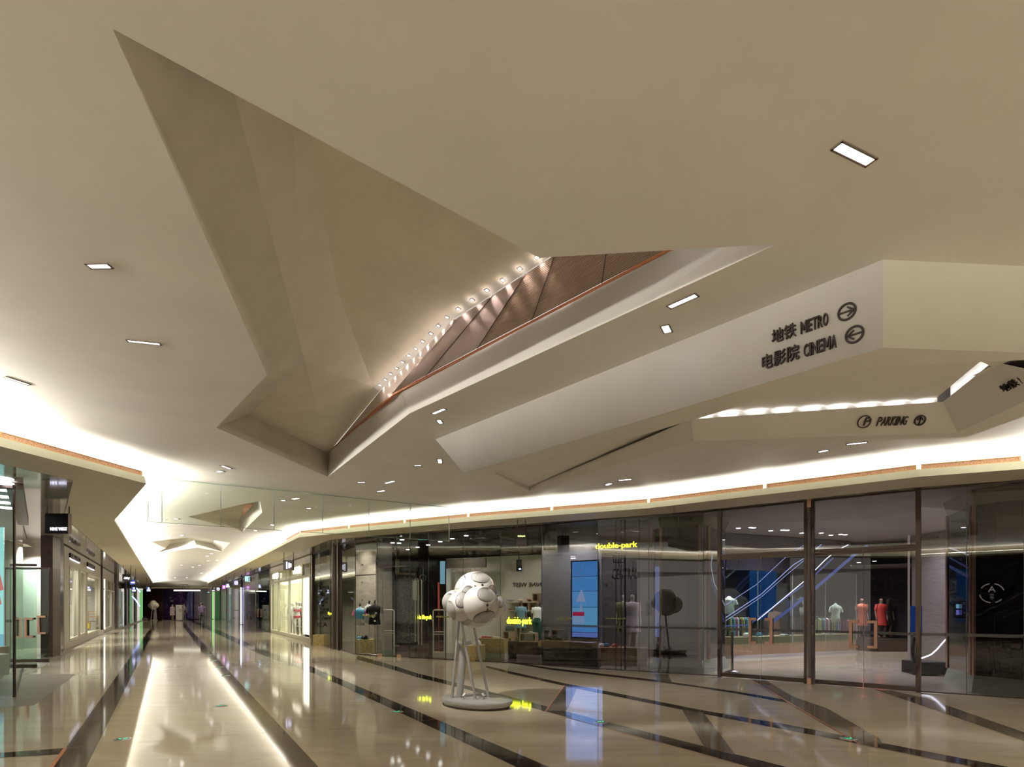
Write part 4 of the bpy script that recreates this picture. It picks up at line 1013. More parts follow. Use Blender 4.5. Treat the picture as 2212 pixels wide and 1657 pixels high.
# ---------------------------------------------------------------- dark glass pillars behind the glazing
mirror = sm('dark_mirror_glass', (.026, .027, .034), .02, spec=1.0, coat=0.25)  # bluish base tint stands for the blue screen reflected in the pillars
M['dark_mirror'] = mirror
def pillar(poly, z0, z1, name='wall_pillar', skirt=True, coppers=()):
    g = MB(); g.prism(poly, z0, z1, 0); o = struct(g.build(name, mirror))
    cx_ = sum(p[0] for p in poly)/len(poly); cy_ = sum(p[1] for p in poly)/len(poly)
    if skirt:
        g = MB(); big = [Vector((cx_+(p[0]-cx_)*1.12, cy_+(p[1]-cy_)*1.12, 0)) for p in poly]; n_ = len(poly)
        g.add(big+[Vector((p[0], p[1], z0)) for p in poly], [[i, (i+1) % n_, n_+(i+1) % n_, n_+i] for i in range(n_)]); g.build('sloped_base', sm('green_grey_base', (.46, .50, .40), .2), o)
        g = MB(); g.add([Vector((p.x, p.y, ZS-.005)) for p in big]+[Vector((p[0], p[1], z1)) for p in poly], [[i, (i+1) % n_, n_+(i+1) % n_, n_+i] for i in range(n_)]); g.build('sloped_head', sm('olive_head', (.34, .32, .22), .35), o)
    for p in coppers:
        g = MB(); g.box(Vector((p[0], p[1], (z0+z1)/2)), (.05, .05, z1-z0)); g.build('copper_edge', M['copperlite'], o)
    return o
A1 = PY(1412, 1300, 14.3); A2 = PY(1427, 1300, 13.95); A3 = PY(1516, 1300, 13.5); A4 = PY(1530, 1300, 13.7); A5 = PY(1566, 1300, 14.6)
pillar([(p.x, p.y) for p in (A1, A2, A3, A4, A5)]+[(A1.x+.5, A1.y+1.4)], .30, 3.45, coppers=[(A1.x, A1.y), (A2.x, A2.y), (A3.x-.06, A3.y-.02), (A4.x+.02, A4.y)])
B1_ = PY(2047, 1300, 11.9); B2_ = PY(2096, 1300, 10.75); B3_ = PY(2104, 1300, 10.6); B4_ = PY(2212, 1300, 10.0); B5_ = PY(2300, 1300, 10.2)
pillar([(p.x, p.y) for p in (B1_, B3_, B4_, B5_)]+[(B5_.x+.6, B5_.y+2.0), (B1_.x+1.7, B1_.y+1.6)], .30, 3.42, coppers=[(B1_.x, B1_.y), (B3_.x, B3_.y), (lerp(B1_, B3_, .9).x-.02, lerp(B1_, B3_, .9).y-.02)])
# ---------------------------------------------------------------- lobby behind the entrance doors
lc = MB(); ins = [onF(x, off=-.02) for x in (1291, 1401, 1520, 1750, 1984, 2212, 2330)]
vs, fs = tess(ins+[Vector((22, 14, 0)), Vector((22, 24, 0)), Vector((3.5, 24, 0))], [], ZS-.012); lc.add(vs, fs); struct(lc.build('ceiling', sm('lobby_ceiling', (.34, .31, .31), .6)))
# louvred band + inner shopfront
s0 = PY(1566, 1300, 16.9); s1 = PY(1818, 1300, 18.9); es = Vector((s1.x-s0.x, s1.y-s0.y, 0)).normalized(); sp = Vector((s0.x, s0.y, 0))
def onS(px, py, off=0): return on(sp, es, px, py, off)
lv = MB()
for k in range(12): slab(sp, es, 1566, 1835, 3.30+.031*k, 3.318+.031*k, .05, .04, 0, lv)
lv.build('trim_9', sm('louvre', (.36, .34, .34), .5))['kind'] = 'structure'
struct(slab(sp, es, 1566, 1835, 2.62, 3.28, -.02, .08).build('trim_10', sm('inner_fascia', (.06, .055, .07), .4)))
struct(slab(sp, es, 1566, 1835, 3.3, 3.69, -.05, .04).build('trim_10', M['wall_brown']))
for i, (x0, x1) in enumerate(((1568, 1637), (1637, 1712), (1712, 1783), (1783, 1850))):
    win_n[0] += 1; w = slab(sp, es, x0, x1, .42, 2.62, 0, .012).build(f'window_{win_n[0]}', M['glass_green']); struct(w)
    slab(sp, es, x1-.5, x1+.5, .42, 2.62, 0, .02).build('glazing_joint', M['edge'], w)
tag(slab(sp, es, 1567, 1831, .09, .62, -.35, .6).build('display_plinth', M['wood']), 'long oak display plinth along the inner shop window behind the entrance doors', 'plinth')
slab(sp, es, 1567, 1833, 0, .09, -.34, .62).build('trim_8', M['shopwhite'])['kind'] = 'structure'
struct(slab(sp, es, 1560, 1700, 0, ZS, -2.6, .1).build('wall_inner', sm('graffiti_wall', (.10, .09, .10), .5)))
struct(slab(sp, es, 1700, 2010, 0, ZS, -3.6, .1).build('wall_inner', sm('inner_grey', (.16, .15, .155), .5)))
# poster panel, blue
o = slab(sp, es, 1620, 1676, 1.05, 2.9, -2.2, .05).build('blue_poster', emis('blue_poster', (.02, .14, .50), .55)); tag(o, 'tall blue lit poster with white lettering inside the inner shop', 'poster')
for k, (w_, yy) in enumerate((('SUMMER', 1236), ('SIGNAL PARK', 1247), ('DOUBLE PARK', 1272))):
    pass
# stone stair core wall to the right
struct(wallobj('wall_core', PY(1975, 1300, 17.5), PY(2060, 1300, 16.0), 0, ZS, .15, sm('ledge_stone', (.24, .205, .185), .7, noise=.3, nscale=3, stretch=(1, 1, 14), bump=.5)))
g = MB(); a_ = PY(1963, 1300, 15.0); g.box(Vector((a_.x, a_.y, 1.75)), (.035, .035, 3.3)); tag(g.build('light_column', emis('warm_strip', (1, .85, .75), .35)), 'thin glowing upright strip left of the stone wall in the lobby', 'light strip')
struct(wallobj('wall_inner', PY(1830, 1300, 22), PY(2120, 1300, 20.0), 0, ZS, .1, sm('lobby_back', (.04, .033, .05), .3)))
for px, py in ((1595, 1141), (1622, 1139.5), (1628, 1140), (1665, 1146.5), (1691, 1145), (1700, 1145.5), (1732, 1151.5), (1774, 1151.5), (1795, 1156), (1816, 1154.5), (1826, 1155)):
    ceil_dot(px, py, ZS-.014, 'small round downlight in the lobby ceiling before the louvred band', 'round downlights in the lobby ceiling', .05)
lc = MB(); lc.poly([onS(1567, 1300, -.1)+0*Z0, onS(1850, 1300, -.1), Vector((13.4, 17.9, 0)), Vector((15.5, 25.5, 0)), Vector((6.5, 24, 0))]); 
for v_ in lc.v: v_.z = 2.915
struct(lc.build('ceiling', sm('inner_ceiling', (.16, .15, .15), .6)))
for px, py in ((1620, 1222), (1658, 1221), (1674, 1216), (1722, 1224), (1801, 1221.5), (1834, 1221.5), (1855, 1215), (1889, 1212)):
    ceil_dot(px, py, 2.9, 'small round downlight inside the inner shop behind the entrance doors', 'round downlights of the inner shop', .045)
for x, y, e in ((6.3, 14.6, 90), (9, 13.6, 100), (7.8, 16.2, 80), (11, 16, 90), (12, 12.5, 70), (3.0, 16.4, 25), (1.6, 15.7, 28)): lamp_down(x, y, ZS-.06, e*K_SHOP, .3, (.88, .86, 1.0), 140)
for x, y, e in ((8.2, 18.6, 80), (6.9, 18.0, 60), (10.2, 20.2, 55), (12, 19.6, 80)): lamp_down(x, y, 2.88, e*K_SHOP, .2, (1, .93, .88), 140)
area('screen_glow', on(gp, eg, 1262, 1300, .3), 1.0, 2.0, 14*K_SHOP, (.3, .45, 1), (0, -1, 0))
# ---------------------------------------------------------------- left shop (pale glass box, poster, open doors)
gl = M['glass_green']
K1 = Vector((-8.6, 10.0, 0)); K2 = Vector((-12.3, 14.55, 0))
def win3(a_, b_, z0, z1, m):
    win_n[0] += 1; g = MB(); g.wall(a_, b_, z0, z1, .014); return struct(g.build(f'window_{win_n[0]}', m))
w = win3(Vector((-12.5, 9.75, 0)), K1, .02, ZS-.05, gl); w2 = win3(K1, K2, .02, ZS-.05, M['glass'])
g = MB(); g.box(K1+Vector((0, 0, 1.83)), (.03, .03, 3.64)); g.build('corner_joint', M['bronze'], w)
g = MB(); g.wall((-12.5, 9.75), K1, 3.6, ZS, .08); g.build('head_frame', M['bronze'], w)
g = MB(); g.wall(K1, K2, 3.60, ZS, .22); g.build('head_frame', M['bronze'], w2)
g = MB(); g.wall(K1, K2, .0, .02, .05); g.build('sill', M['bronze'], w2)
FL2 = [Vector((-16.2, 14.4, 0)), Vector((-9.0, 14.6, 0))]
FL3 = [Vector((-18.2, 15.7, 0)), Vector((-9.0, 16.1, 0))]
t = glass_door(22, 79.5, 2.62, M['glass_green'], 58, 1.02, .50, 1, FL2, .18)
t = glass_door(11.5, 106, 2.62, M['glass_green'], 85, 1.04, .50, 1, FL3, .18)
c_handle(t, 34, 1.04, .5, .02, 1, FL2)
# shop interior left
struct(wallobj('wall_shop', (-22, 20.5), (-16.9, 21.2), 0, ZS, .1, M['shopwhite']))
struct(wallobj('wall_shop', (-15.2, 16.5), (-17.4, 20.5), 0, ZS, .1, M['shopwhite']))
struct(wallobj('wall_shop', (-16.4, 16.2), (-15.2, 16.5), 0, 3.35, .12, sm('pale_wall', (.7, .68, .64), .5)))
lc = MB(); lc.poly([(-8.75, 10.1, ZS-.03), (-15.5, 18.5, ZS-.03), (-23.8, 20, ZS-.03), (-23.8, 9.7, ZS-.03), (-12.6, 9.75, ZS-.03)]); struct(lc.build('ceiling', sm('shop_white_ceiling', (.60, .58, .60), .6)))
for y in (1043, 1058, 1072.5, 1085, 1096.5): 
    c = P(6 if y < 1090 else 12, y, ZS-.03); g = MB(); g.lathe((c.x, c.y, ZS-.045), [(0, 0), (.13, 0), (.15, .01), (.15, .015)], 0, 20); tag(g.build('round_downlight', M['white_led']), 'white round downlight in the row on the ceiling of the left shop', 'ceiling light', 'round downlights of the left shop')
for x, y in ((-11, 12.5), (-13, 14), (-15, 13), (-18, 17), (-14, 11)): lamp_down(x, y, ZS-.06, 45*K_SHOP, .3, (.95, .98, 1), 125)
po = thing('hanging_poster', PY(-60, 1380, 12.6), 'large turquoise poster with red shapes hanging in the left shop window', 'poster')
g = MB(); g.wall(PY(-420, 1300, 12.6), PY(8, 1300, 12.6), zat(1397, 12.6), zat(1139, 12.6), .004); g.build('sheet', emis('poster_turquoise', (.42, .80, .82), .9), po)
g = MB(); g.wall(PY(-420, 1300, 12.63), PY(8, 1300, 12.63), zat(1397, 12.6), zat(1139, 12.6), .03); g.build('glow_block_board', M['shopwhite'], po)  # board added to block the sheet's glow towards the back
g = MB(); Yq = 12.58
for pts_ in ([(-60, 1270), (0, 1239), (8, 1274), (-20, 1282), (-60, 1290)], [(-40, 1300), (0, 1289), (3.5, 1305), (-40, 1322)]): g.poly([PY(x, y, Yq) for x, y in pts_])
g.build('red_shape', emis('poster_red', (.85, .16, .18), .8), po)
g = MB(); g.wall(PY(-420, 1300, 12.57), PY(8, 1300, 12.57), zat(1397, 12.6), zat(1370, 12.6), .004); g.build('blue_band', emis('poster_blue', (.22, .52, .72), .8), po)
# plinths in the window
pw = sm('pale_plinth', (.62, .52, .40), .4)
g = MB(); g.prism([(-13, 9.9), (-9.0, 9.95), (-11.6, 13.2), (-14, 13.2)], 0.0, .18); tag(g.build('window_platform', pw), 'low pale wooden platform in the left shop window', 'platform')
for x0, x1, y0, y1, Y, lb in ((-40, 8, 1397, 1466, 12.4, 'tall wooden display box under the turquoise poster'), (-30, 2, 1412, 1480, 11.9, 'narrow wooden display box, second from the poster'), (-20, 6, 1414, 1486, 11.6, 'white display box in front of the wooden ones')):
    a_ = PY(x0, y1, Y); b_ = PY(x1, y0, Y); g = MB(); g.box(((a_.x+b_.x)/2, Y, (.18+b_.z)/2), (b_.x-a_.x, .3, b_.z-.18)); tag(g.build('display_box', M['wood'] if Y != 11.6 else M['shopwhite']), lb, 'display box')
# bronze pilaster and the rest of the left shops
pp_ = struct(wallobj('wall_pilaster', PY(101, 1300, 17.6), PY(118, 1300, 18.2), 0, ZS, .3, M['wall_dark']))
p2_ = struct(wallobj('wall_pilaster', PY(118, 1300, 18.25), PY(129, 1300, 19.3), 0, ZS, .2, sm('bronze_gloss', (.13, .105, .12), .18, metal=.6)))
for k in range(3): 
    g = MB(); q = lerp(PY(118, 1300, 18.2), PY(129, 1300, 19.25), .2+.3*k); g.box((q.x+.1, q.y-.05, ZS/2), (.03, .03, ZS)); g.build('groove', M['bronze'], p2_)

def partition(px, depth, m, line=FAC, z1=ZS-.03, off0=-.1):
    a_ = onF(px, line, off0); b_ = onF(px, line, off0-depth); g = MB(); g.wall(a_, b_, 0, z1, .06); return struct(g.build('wall_partition', m))
# ---------------------------------------------------------------- the white sculpture on its round base
def raysphere(px, py, c, r, far=False):
    o = Vector((0, 0, CH)); d = Vector(((px-CX)/FP, 1, (HY-py)/FP)).normalized(); oc = o-c; bq = oc.dot(d); cq = oc.dot(oc)-r*r; D = bq*bq-cq
    if D < 0: D = 0
    return o+d*(-bq-math.sqrt(D))
YS = 9.2
bc = P(1031, 1519, 0); bc = Vector((bc.x, 9.2, 0))
sc_ = thing('cloud_sculpture', bc, 'large glossy white cluster of spheres with striped patches on tube legs', 'sculpture')
def ell(c, a_, b_, rot, prof, name, m, par, nn_=64):
    g = MB(); g.lathe(c, prof, 0, nn_, a_, b_, rot); return g.build(name, m, par, merge=False)
brz = math.radians(-42)
base = ell(bc, .64, .47, brz, [(0.0, .052), (.99, .052), (1.0, .058), (1.0, .108), (.992, .112), (0, .112)], 'base_plate', M['greypaint'], sc_)
ell(bc, .64, .47, brz, [(0, .004), (.93, .004), (.93, .030), (.955, .034), (.955, .052), (0, .052)], 'plinth', M['steel'], sc_)
# sphere cluster
SPH = [(1027.5, 1281.6, 47.2, 0.05), (1037.5, 1306, 40.5, -.24), (1028, 1313, 44.5, -.02), (981.5, 1301, 26.6, .06), (997.5, 1310, 33.5, -.15), (1065, 1310.5, 28.0, .02)]
def sph(k, y0=YS, dx=0, sc=1.0):
    x, y, r, dy = SPH[k]; Y = y0+dy; return PY(x, y, Y), r*Y/FP
g = MB()
for k in range(6):
    c, r = sph(k); g.ball(c, r, 0, 48, 28)
head = g.build('sphere_cluster', M['pearl'], sc_)
def patch(k, cx_, cy_, a_px, b_px, tilt, nst, name='striped_patch', thick=.0030, bend=0.0, par=None, grow=.0018):
    """eye shaped patch of thin dark ribs on sphere k; a: half length along the ribs, b: half width (px), tilt in image degrees"""
    c, r = sph(k); g = MB(); th = math.radians(tilt); ca, sa = math.cos(th), math.sin(th)
    def pt(u, v):
        x = cx_+u*b_px*ca+v*a_px*sa; y = cy_+u*b_px*sa-v*a_px*ca
        q = raysphere(x, y, c, r*1.002); n_ = (q-c).normalized(); return q+n_*grow, n_
    def ribbon(us, w):
        ps = [pt(u, v) for u, v in us]; vs = []; fs = []
        for i, (q, n_) in enumerate(ps):
            d = (ps[min(i+1, len(ps)-1)][0]-ps[max(i-1, 0)][0]).normalized(); s_ = n_.cross(d)*w/2*(1 if 0 < i < len(ps)-1 else .4)
            vs += [q-s_, q+s_]
        for i in range(len(ps)-1): fs.append([2*i, 2*i+1, 2*i+3, 2*i+2])
        g.add(vs, fs)
    NN = 18
    for i in range(nst+1):
        u0 = -1+2*i/nst; us = []
        for j in range(NN+1):
            v = -1+2*j/NN; e = math.sqrt(max(0, 1-v*v)); 
            us.append((u0*e+bend*(1-v*v), v))
        ribbon(us, thick*1.35*(1.7 if i in (0, nst) else 1.0)*(1.0+.5*(i/nst if bend > 0 else 0)))
    return g.build(name, M['stripe'], par or sc_)
def cp(x, y): return 940+x/11.835, 1225+y/11.835
x, y = cp(1155, 270); patch(0, x, y, 11.8, 19.5, 8, 17)
x, y = cp(630, 385); patch(0, x, y, 18, 8.5, 33, 9, thick=.0018)
x, y = cp(1305, 705); patch(1, x, y, 16.0, 18.8, 12, 19)
x, y = cp(1250, 1285); patch(1, x, y, 12.5, 24, -20, 15, thick=.0050, bend=.0)
patch(0, 1011, 1278, 13.5, 11, 32, 9, thick=.0036)
patch(4, 998, 1296, 18.5, 12.5, 20, 9, thick=.0042)
x, y = cp(415, 1110); patch(4, x-1, y, 21.5, 9.0, -14, 9)
x, y = cp(330, 870); patch(3, x-1, y, 18, 8.5, 22, 8)
x, y = cp(1500, 590); patch(0, x-1.5, y-1, 11, 8, -38, 7)
x, y = cp(1655, 870); patch(5, x-1, y, 15, 6.5, -8, 6)
x, y = cp(810, 1395); patch(2, x-2, y+2, 5, 12, -18, 14, thick=.0014)
# dark dots and fine link lines
def dot(k, px, py, rpx, par=sc_):
    c, r = sph(k); q = raysphere(px, py, c, r*1.003); n_ = (q-c).normalized(); R = n_.to_track_quat('Z', 'Y').to_matrix()
    g = MB(); w = rpx*YS/FP; vs = [q+R@Vector((w*math.cos(2*math.pi*i/20), w*math.sin(2*math.pi*i/20), 0))+n_*.001 for i in range(20)]; g.add([q+n_*.003]+vs, [[0, i+1, (i+1) % 20+1] for i in range(20)]); g.build('dark_dot', M['stripe'], par)
def link(k, p, q, w=.0035):
    c, r = sph(k); g = MB(); pts_ = [raysphere(lerp(p[0], q[0], i/8), lerp(p[1], q[1], i/8), c, r*1.003) for i in range(9)]; g.tube(pts_, w/2, n=5); g.build('link_line', M['stripe'], sc_)
link(1, cp(1337, 895), cp(1337, 1160)); dot(1, *cp(1337, 975), 3.2); dot(1, *cp(1340, 1077), 1.8)
link(0, cp(1200, 420), cp(1205, 465)); dot(0, *cp(1210, 462), 2.6); dot(0, *cp(1020, 480), 1.5); dot(0, *cp(520, 632), 1.4)
link(2, cp(740, 1160), cp(800, 1265), .006)
# tube legs
zb = .112
def leg(a_, b_, Ya, Yb, r=.021):
    p = PY(a_[0], a_[1], Ya); q = PY(b_[0], b_[1], (zb-CH)*FP/(HY-b_[1])); q.z = zb
    g = MB(); g.tube([q, p+(p-q).normalized()*.12], r, n=14); o = g.build('tube_leg', M['greypaint'], sc_)
    g = MB(); g.lathe(q, [(.03, 0), (.03, .008), (.022, .012)], 0, 14); g.build('foot_collar', M['steel'], o)
leg((990.6, 1347), (976.5, 1507), 9.2, 9.1); leg((997.5, 1349), (1026.8, 1510.8), 9.05, 8.9); leg((1023.9, 1356), (1055.5, 1506.8), 9.2, 9.0)
# obliquely cut tapering tube
q = PY(993, 1506.5, (zb-CH)*FP/(HY-1506.5)); tp = PY(999.5, 1400, q.y+.02); g = MB(); nn_ = 24; vs = []
for j, (cc_, r) in enumerate(((q, .050), (tp, .070))):
    for k in range(nn_):
        th = 2*math.pi*k/nn_; dz = 0 if j == 0 else -.085*math.cos(th)
        vs.append(cc_+Vector((r*math.cos(th), r*math.sin(th), dz)))
g.add(vs, [[k, (k+1) % nn_, nn_+(k+1) % nn_, nn_+k] for k in range(nn_)], 0, True); g.add(vs[nn_:], [list(range(nn_))]); g.build('slant_cut_tube', M['greypaint'], sc_)
def base_spot(px, py, ang):
    q = PY(px, py+8, (zb-CH)*FP/(HY-(py+8))); q.z = zb; R = Matrix.Rotation(ang, 3, 'Z')@Matrix.Rotation(math.radians(50), 3, 'Y')
    g = MB(); c = q+Vector((0, 0, .055)); ax = R@Vector((0, 0, 1)); g.tube([c-ax*.03, c+ax*.028, c+ax*.034], [.026, .030, .028], n=16, caps=False); o = g.build('base_spotlight', M['steel'], sc_)
    g = MB(); g.tube([c+ax*.022, c+ax*.024], .026, n=16); g.build('lens', M['black'], o)
    g = MB(); g.box(q+Vector((0, 0, .025)), (.012, .04, .05)); g.build('bracket', M['steel'], o)
base_spot(1002.5, 1502, .5); base_spot(1044.5, 1502, 2.6)
area('sculpture_lamp', (-1.75, 8.0, ZC-.02), .1, .1, 14, (1, .97, .92), (0.5, .5, -1)).data.spread = math.radians(55)
# ---------------------------------------------------------------- far plain sculpture in the corridor
fsY = 44.5
f0 = P(332, 1340, 0); fsY = f0.y
s2 = thing('cloud_sculpture', f0, 'plain white cloud sculpture on thin legs far down the corridor', 'sculpture')
g = MB()
for x, y, r in ((331.5, 1307, 8.2), (326, 1308.5, 5.6), (337, 1308, 5.8), (331.5, 1311.5, 6.4), (331, 1303.5, 6.6)): g.ball(PY(x, y, fsY), r*fsY/FP, 0, 20, 12)
g.build('sphere_cluster', sm('pearl_far', (.72, .67, .56), .3), s2)
for a_, b_ in (((329, 1315), (326, 1337)), ((333.5, 1315), (332, 1337)), ((336, 1315), (338, 1337))):
    g = MB(); p = PY(*a_, fsY); q = PY(*b_, fsY); q.z = .05; g.tube([q, p], .05, n=8); g.build('tube_leg', M['greypaint'], s2)
g = MB(); p = PY(335, 1337, fsY); p.z = .05; g.prism([(p.x-.1, p.y-.05), (p.x+.1, p.y-.05), (p.x+.1, p.y+.05), (p.x-.1, p.y+.05)], .05, .9); g.build('slant_cut_tube', M['greypaint'], s2)
g = MB(); g.lathe(Vector((f0.x+.0, f0.y, 0)), [(0, .0), (.36, 0), (.38, .02), (.38, .06), (0, .06)], 0, 24); g.build('base_plate', M['greypaint'], s2)
# kiosk totem, barrier
def totem():
    Y = P(388, 1341, 0).y; a_ = PY(381.5, 1300, Y); b_ = PY(394.5, 1300, Y); zt = zat(1307, Y); g = MB()
    g.box(((a_.x+b_.x)/2, Y, zt/2+.03), (b_.x-a_.x, .25, zt-.06)); t = thing('information_totem', ((a_.x+b_.x)/2, Y, 0), 'pale grey upright information totem in the middle of the far corridor', 'totem')
    g.build('body', sm('totem_grey', (.52, .49, .45), .35), t)
    g = MB(); g.box(((a_.x+b_.x)/2, Y, .03), (b_.x-a_.x+.12, .35, .06)); g.build('foot', M['steel'], t)
    g = MB(); c = PY(389, 1318, Y-.13); g.tube([c, c+Vector((0, -.01, 0))], .16, n=20); g.build('round_emblem', sm('emblem_grey', (.25, .24, .23), .4), t)
    g = MB(); c = PY(384.5, 1311, Y-.13); g.box(c, (.12, .01, .16)); g.build('small_notice', sm('emblem_grey', (.25, .24, .23), .4), t)
totem()
bY = P(360, 1335, 0).y*.98
bt = thing('barrier', PY(391, 1334, bY), 'queue barrier of thin steel posts with a blue belt at the end of the corridor', 'barrier')
for x in (358.7, 424):
    g = MB(); p = PY(x, 1320, bY); g.tube([(p.x, p.y, .02), (p.x, p.y, .95)], .035, n=8); g.lathe((p.x, p.y, 0), [(0, .0), (.2, 0), (.2, .03), (0, .04)], 0, 14); g.build('post', M['steel'], bt)
g = MB(); p, q = PY(358.7, 1320, bY), PY(424, 1320, bY); g.box(((p.x+q.x)/2, bY, .90), (q.x-p.x-.08, .01, .06)); g.build('belt', sm('belt_blue', (.03, .12, .40), .5, emit=(.02, .12, .4), es=.0), bt)
# ---------------------------------------------------------------- people
def person(name, loc, hgt, label, top, bottom, hairc, skin, walk=.0, heading=0.0, skirt=False, long_hair=False, torso=None, cat='person', arms=0.0):
    """one continuous skinned body; clothing as children. z up, faces +Y rotated by heading"""
    s = hgt/1.72; R = Matrix.Rotation(heading, 3, 'Z'); L = Vector(loc)
    def w(v): return R@(Vector(v)*s)
    sw = walk
    J_ = {'pel': (0, 0, .94), 'wai': (0, .0, 1.08), 'che': (0, .0, 1.30), 'nk': (0, .0, 1.46), 'nk2': (0, .01, 1.53), 'hd': (0, .02, 1.60), 'ht': (0, .015, 1.69),
      'hl': (-.09, 0, .90), 'kl': (-.10, .06+sw*.5, .50), 'al': (-.10, -.02+sw, .09), 'fl': (-.10, .13+sw, .035),
      'hr': (.09, 0, .90), 'kr': (.10, .05-sw*.3, .50), 'ar': (.10, -.04-sw, .10), 'fr': (.10, .11-sw, .035),
      'sl': (-.17, 0, 1.41), 'el': (-.225, -.03-arms*.5, 1.14), 'wl': (-.235, .05-arms, .90), 'ml': (-.235, .07-arms, .83),
      'sr': (.17, 0, 1.41), 'er': (.225, -.03+arms*.5, 1.14), 'wr': (.235, .05+arms, .90), 'mr': (.235, .07+arms, .83)}
    Rr = dict(pel=.125, wai=.105, che=.125, nk=.058, nk2=.052, hd=.088, ht=.06, hl=.085, kl=.056, al=.036, fl=.03, hr=.085, kr=.056, ar=.036, fr=.03,
      sl=.055, el=.040, wl=.026, ml=.03, sr=.055, er=.040, wr=.026, mr=.03)
    E_ = [('pel', 'wai'), ('wai', 'che'), ('che', 'nk'), ('nk', 'nk2'), ('nk2', 'hd'), ('hd', 'ht'), ('pel', 'hl'), ('hl', 'kl'), ('kl', 'al'), ('al', 'fl'), ('pel', 'hr'), ('hr', 'kr'), ('kr', 'ar'), ('ar', 'fr'),
      ('che', 'sl'), ('sl', 'el'), ('el', 'wl'), ('wl', 'ml'), ('che', 'sr'), ('sr', 'er'), ('er', 'wr'), ('wr', 'mr')]
    # five fingers per hand
    for sd, m_ in (('l', -1), ('r', 1)):
        bx, by, bz = J_['m'+sd]
        for f in range(4):
            k1 = f'f{sd}{f}'; J_[k1+'a'] = (bx+m_*.002, by-.024+.016*f, bz-.055); J_[k1+'b'] = (bx-m_*.012, by-.026+.018*f, bz-.100-.008*(1.5-abs(f-1.5)))
            Rr[k1+'a'] = .0085; Rr[k1+'b'] = .0075; E_ += [('m'+sd, k1+'a'), (k1+'a', k1+'b')]
        k1 = f't{sd}'; J_[k1] = (bx-m_*.03, by+.04, bz-.04); Rr[k1] = .010; E_.append(('m'+sd, k1))
    keys = list(J_); me = bpy.data.meshes.new(name)
    me.from_pydata([w(J_[k]) for k in keys], [(keys.index(a_), keys.index(b_)) for a_, b_ in E_], [])
    o = bpy.data.objects.new(name, me); C.objects.link(o); o.location = L; o['_w'] = list(L)
    md = o.modifiers.new('skin', 'SKIN'); md.use_smooth_shade = True
    for i, k in enumerate(keys):
        me.skin_vertices[0].data[i].radius = (Rr[k]*s*(1.28 if k in ('che', 'wai', 'pel') else 1), Rr[k]*s*(.82 if k in ('che', 'wai', 'pel') else 1))
        me.skin_vertices[0].data[i].use_root = (k == 'pel')
    ss = o.modifiers.new('sub', 'SUBSURF'); ss.levels = 2; ss.render_levels = 2
    me.materials.append(skin); tag(o, label, cat)
    def gar(nm, prof, m, sx=1, sy=1):
        g = MB(); g.lathe(L, [(r*s, z*s) for r, z in prof], 0, 22, sx, sy, heading); return g.build(nm, m, o)
    def sleeve(nm, pts, rs, m):
        g = MB(); g.tube([L+w(p) for p in pts], [r*s for r in rs], n=12); return g.build(nm, m, o)
    if top is not None:
        gar('shirt', [(.205, .86), (.195, .98), (.175, 1.10), (.205, 1.28), (.20, 1.40), (.11, 1.455), (.07, 1.47)], top, 1.0, .66)
        for k in ('l', 'r'): sleeve('sleeve', [lerp(Vector(J_['che']), Vector(J_['s'+k]), .7), J_['s'+k], lerp(Vector(J_['s'+k]), Vector(J_['e'+k]), .8)], [.075, .075, .062], top)
    if bottom is not None:
        if skirt: gar('dress_skirt', [(.18, .98), (.20, .85), (.26, .55)], bottom, 1, .75)
        else:
            gar('trousers_seat', [(.19, .80), (.20, .90), (.185, 1.0)], bottom, 1, .7)
            for k in ('l', 'r'): sleeve('trouser_leg', [J_['h'+k], J_['k'+k], Vector(J_['a'+k])+Vector((0, 0, -.02))], [.105, .078, .065], bottom)
            for k in ('l', 'r'): sleeve('shoe', [Vector(J_['a'+k])+Vector((0, -.05, -.045)), Vector(J_['f'+k])+Vector((0, .04, 0))], [.045, .038], M['black'])
    if hairc is not None:
        g = MB(); g.ball(L+w((0, -.012, 1.645)), .108*s, 0, 16, 10, (.92, 1, .98)); 
        if long_hair: g.ball(L+w((0, -.05, 1.55)), .10*s, 0, 14, 10, (.9, .7, 1.5))
        g.build('hair', hairc, o)
        g = MB()
        for m_ in (-1, 1): g.ball(L+w((m_*.033, .104, 1.625)), .012*s, 0, 8, 6)
        g.build('eyes', M['black'], o)
        g = MB(); g.ball(L+w((0, .112, 1.595)), .014*s, 0, 8, 6, (.8, 1, 1.4)); g.ball(L+w((0, .098, 1.555)), .018*s, 0, 8, 6, (1.4, .5, .4)); g.build('nose_and_mouth', skin, o)
        g = MB()
        for m_ in (-1, 1): g.ball(L+w((m_*.092, .01, 1.60)), .02*s, 0, 8, 6, (.5, .8, 1.3))
        g.build('ears', skin, o)
    return o
SK = mat('skin', (.42, .25, .17), .5); HAIR = mat('hair_black', (.015, .012, .012), .4)
pw_ = P(436, 1351, 0)
person('person', pw_, 1.72, 'person in a grey violet shirt and dark trousers walking away down the corridor', mat('shirt_violet', (.13, .10, .22), .7), mat('trousers_dark', (.03, .025, .025), .7), HAIR, SK, .16, math.radians(28), arms=.08)
pw2 = P(372.5, 1340.5, 0)
person('person', pw2, 1.62, 'person in a pale dress with dark hair standing left of the grey totem', mat('dress_top', (.30, .24, .26), .7), mat('dress_pale', (.36, .29, .24), .7), HAIR, SK, .02, math.radians(180), skirt=True, long_hair=True)
pw3 = P(398.5, 1339.5, 0)
person('person', pw3, 1.66, 'person in dark clothes standing right behind the grey totem', mat('top_dark', (.10, .08, .09), .7), mat('trousers_grey', (.06, .05, .05), .7), HAIR, SK, .02, math.radians(200))
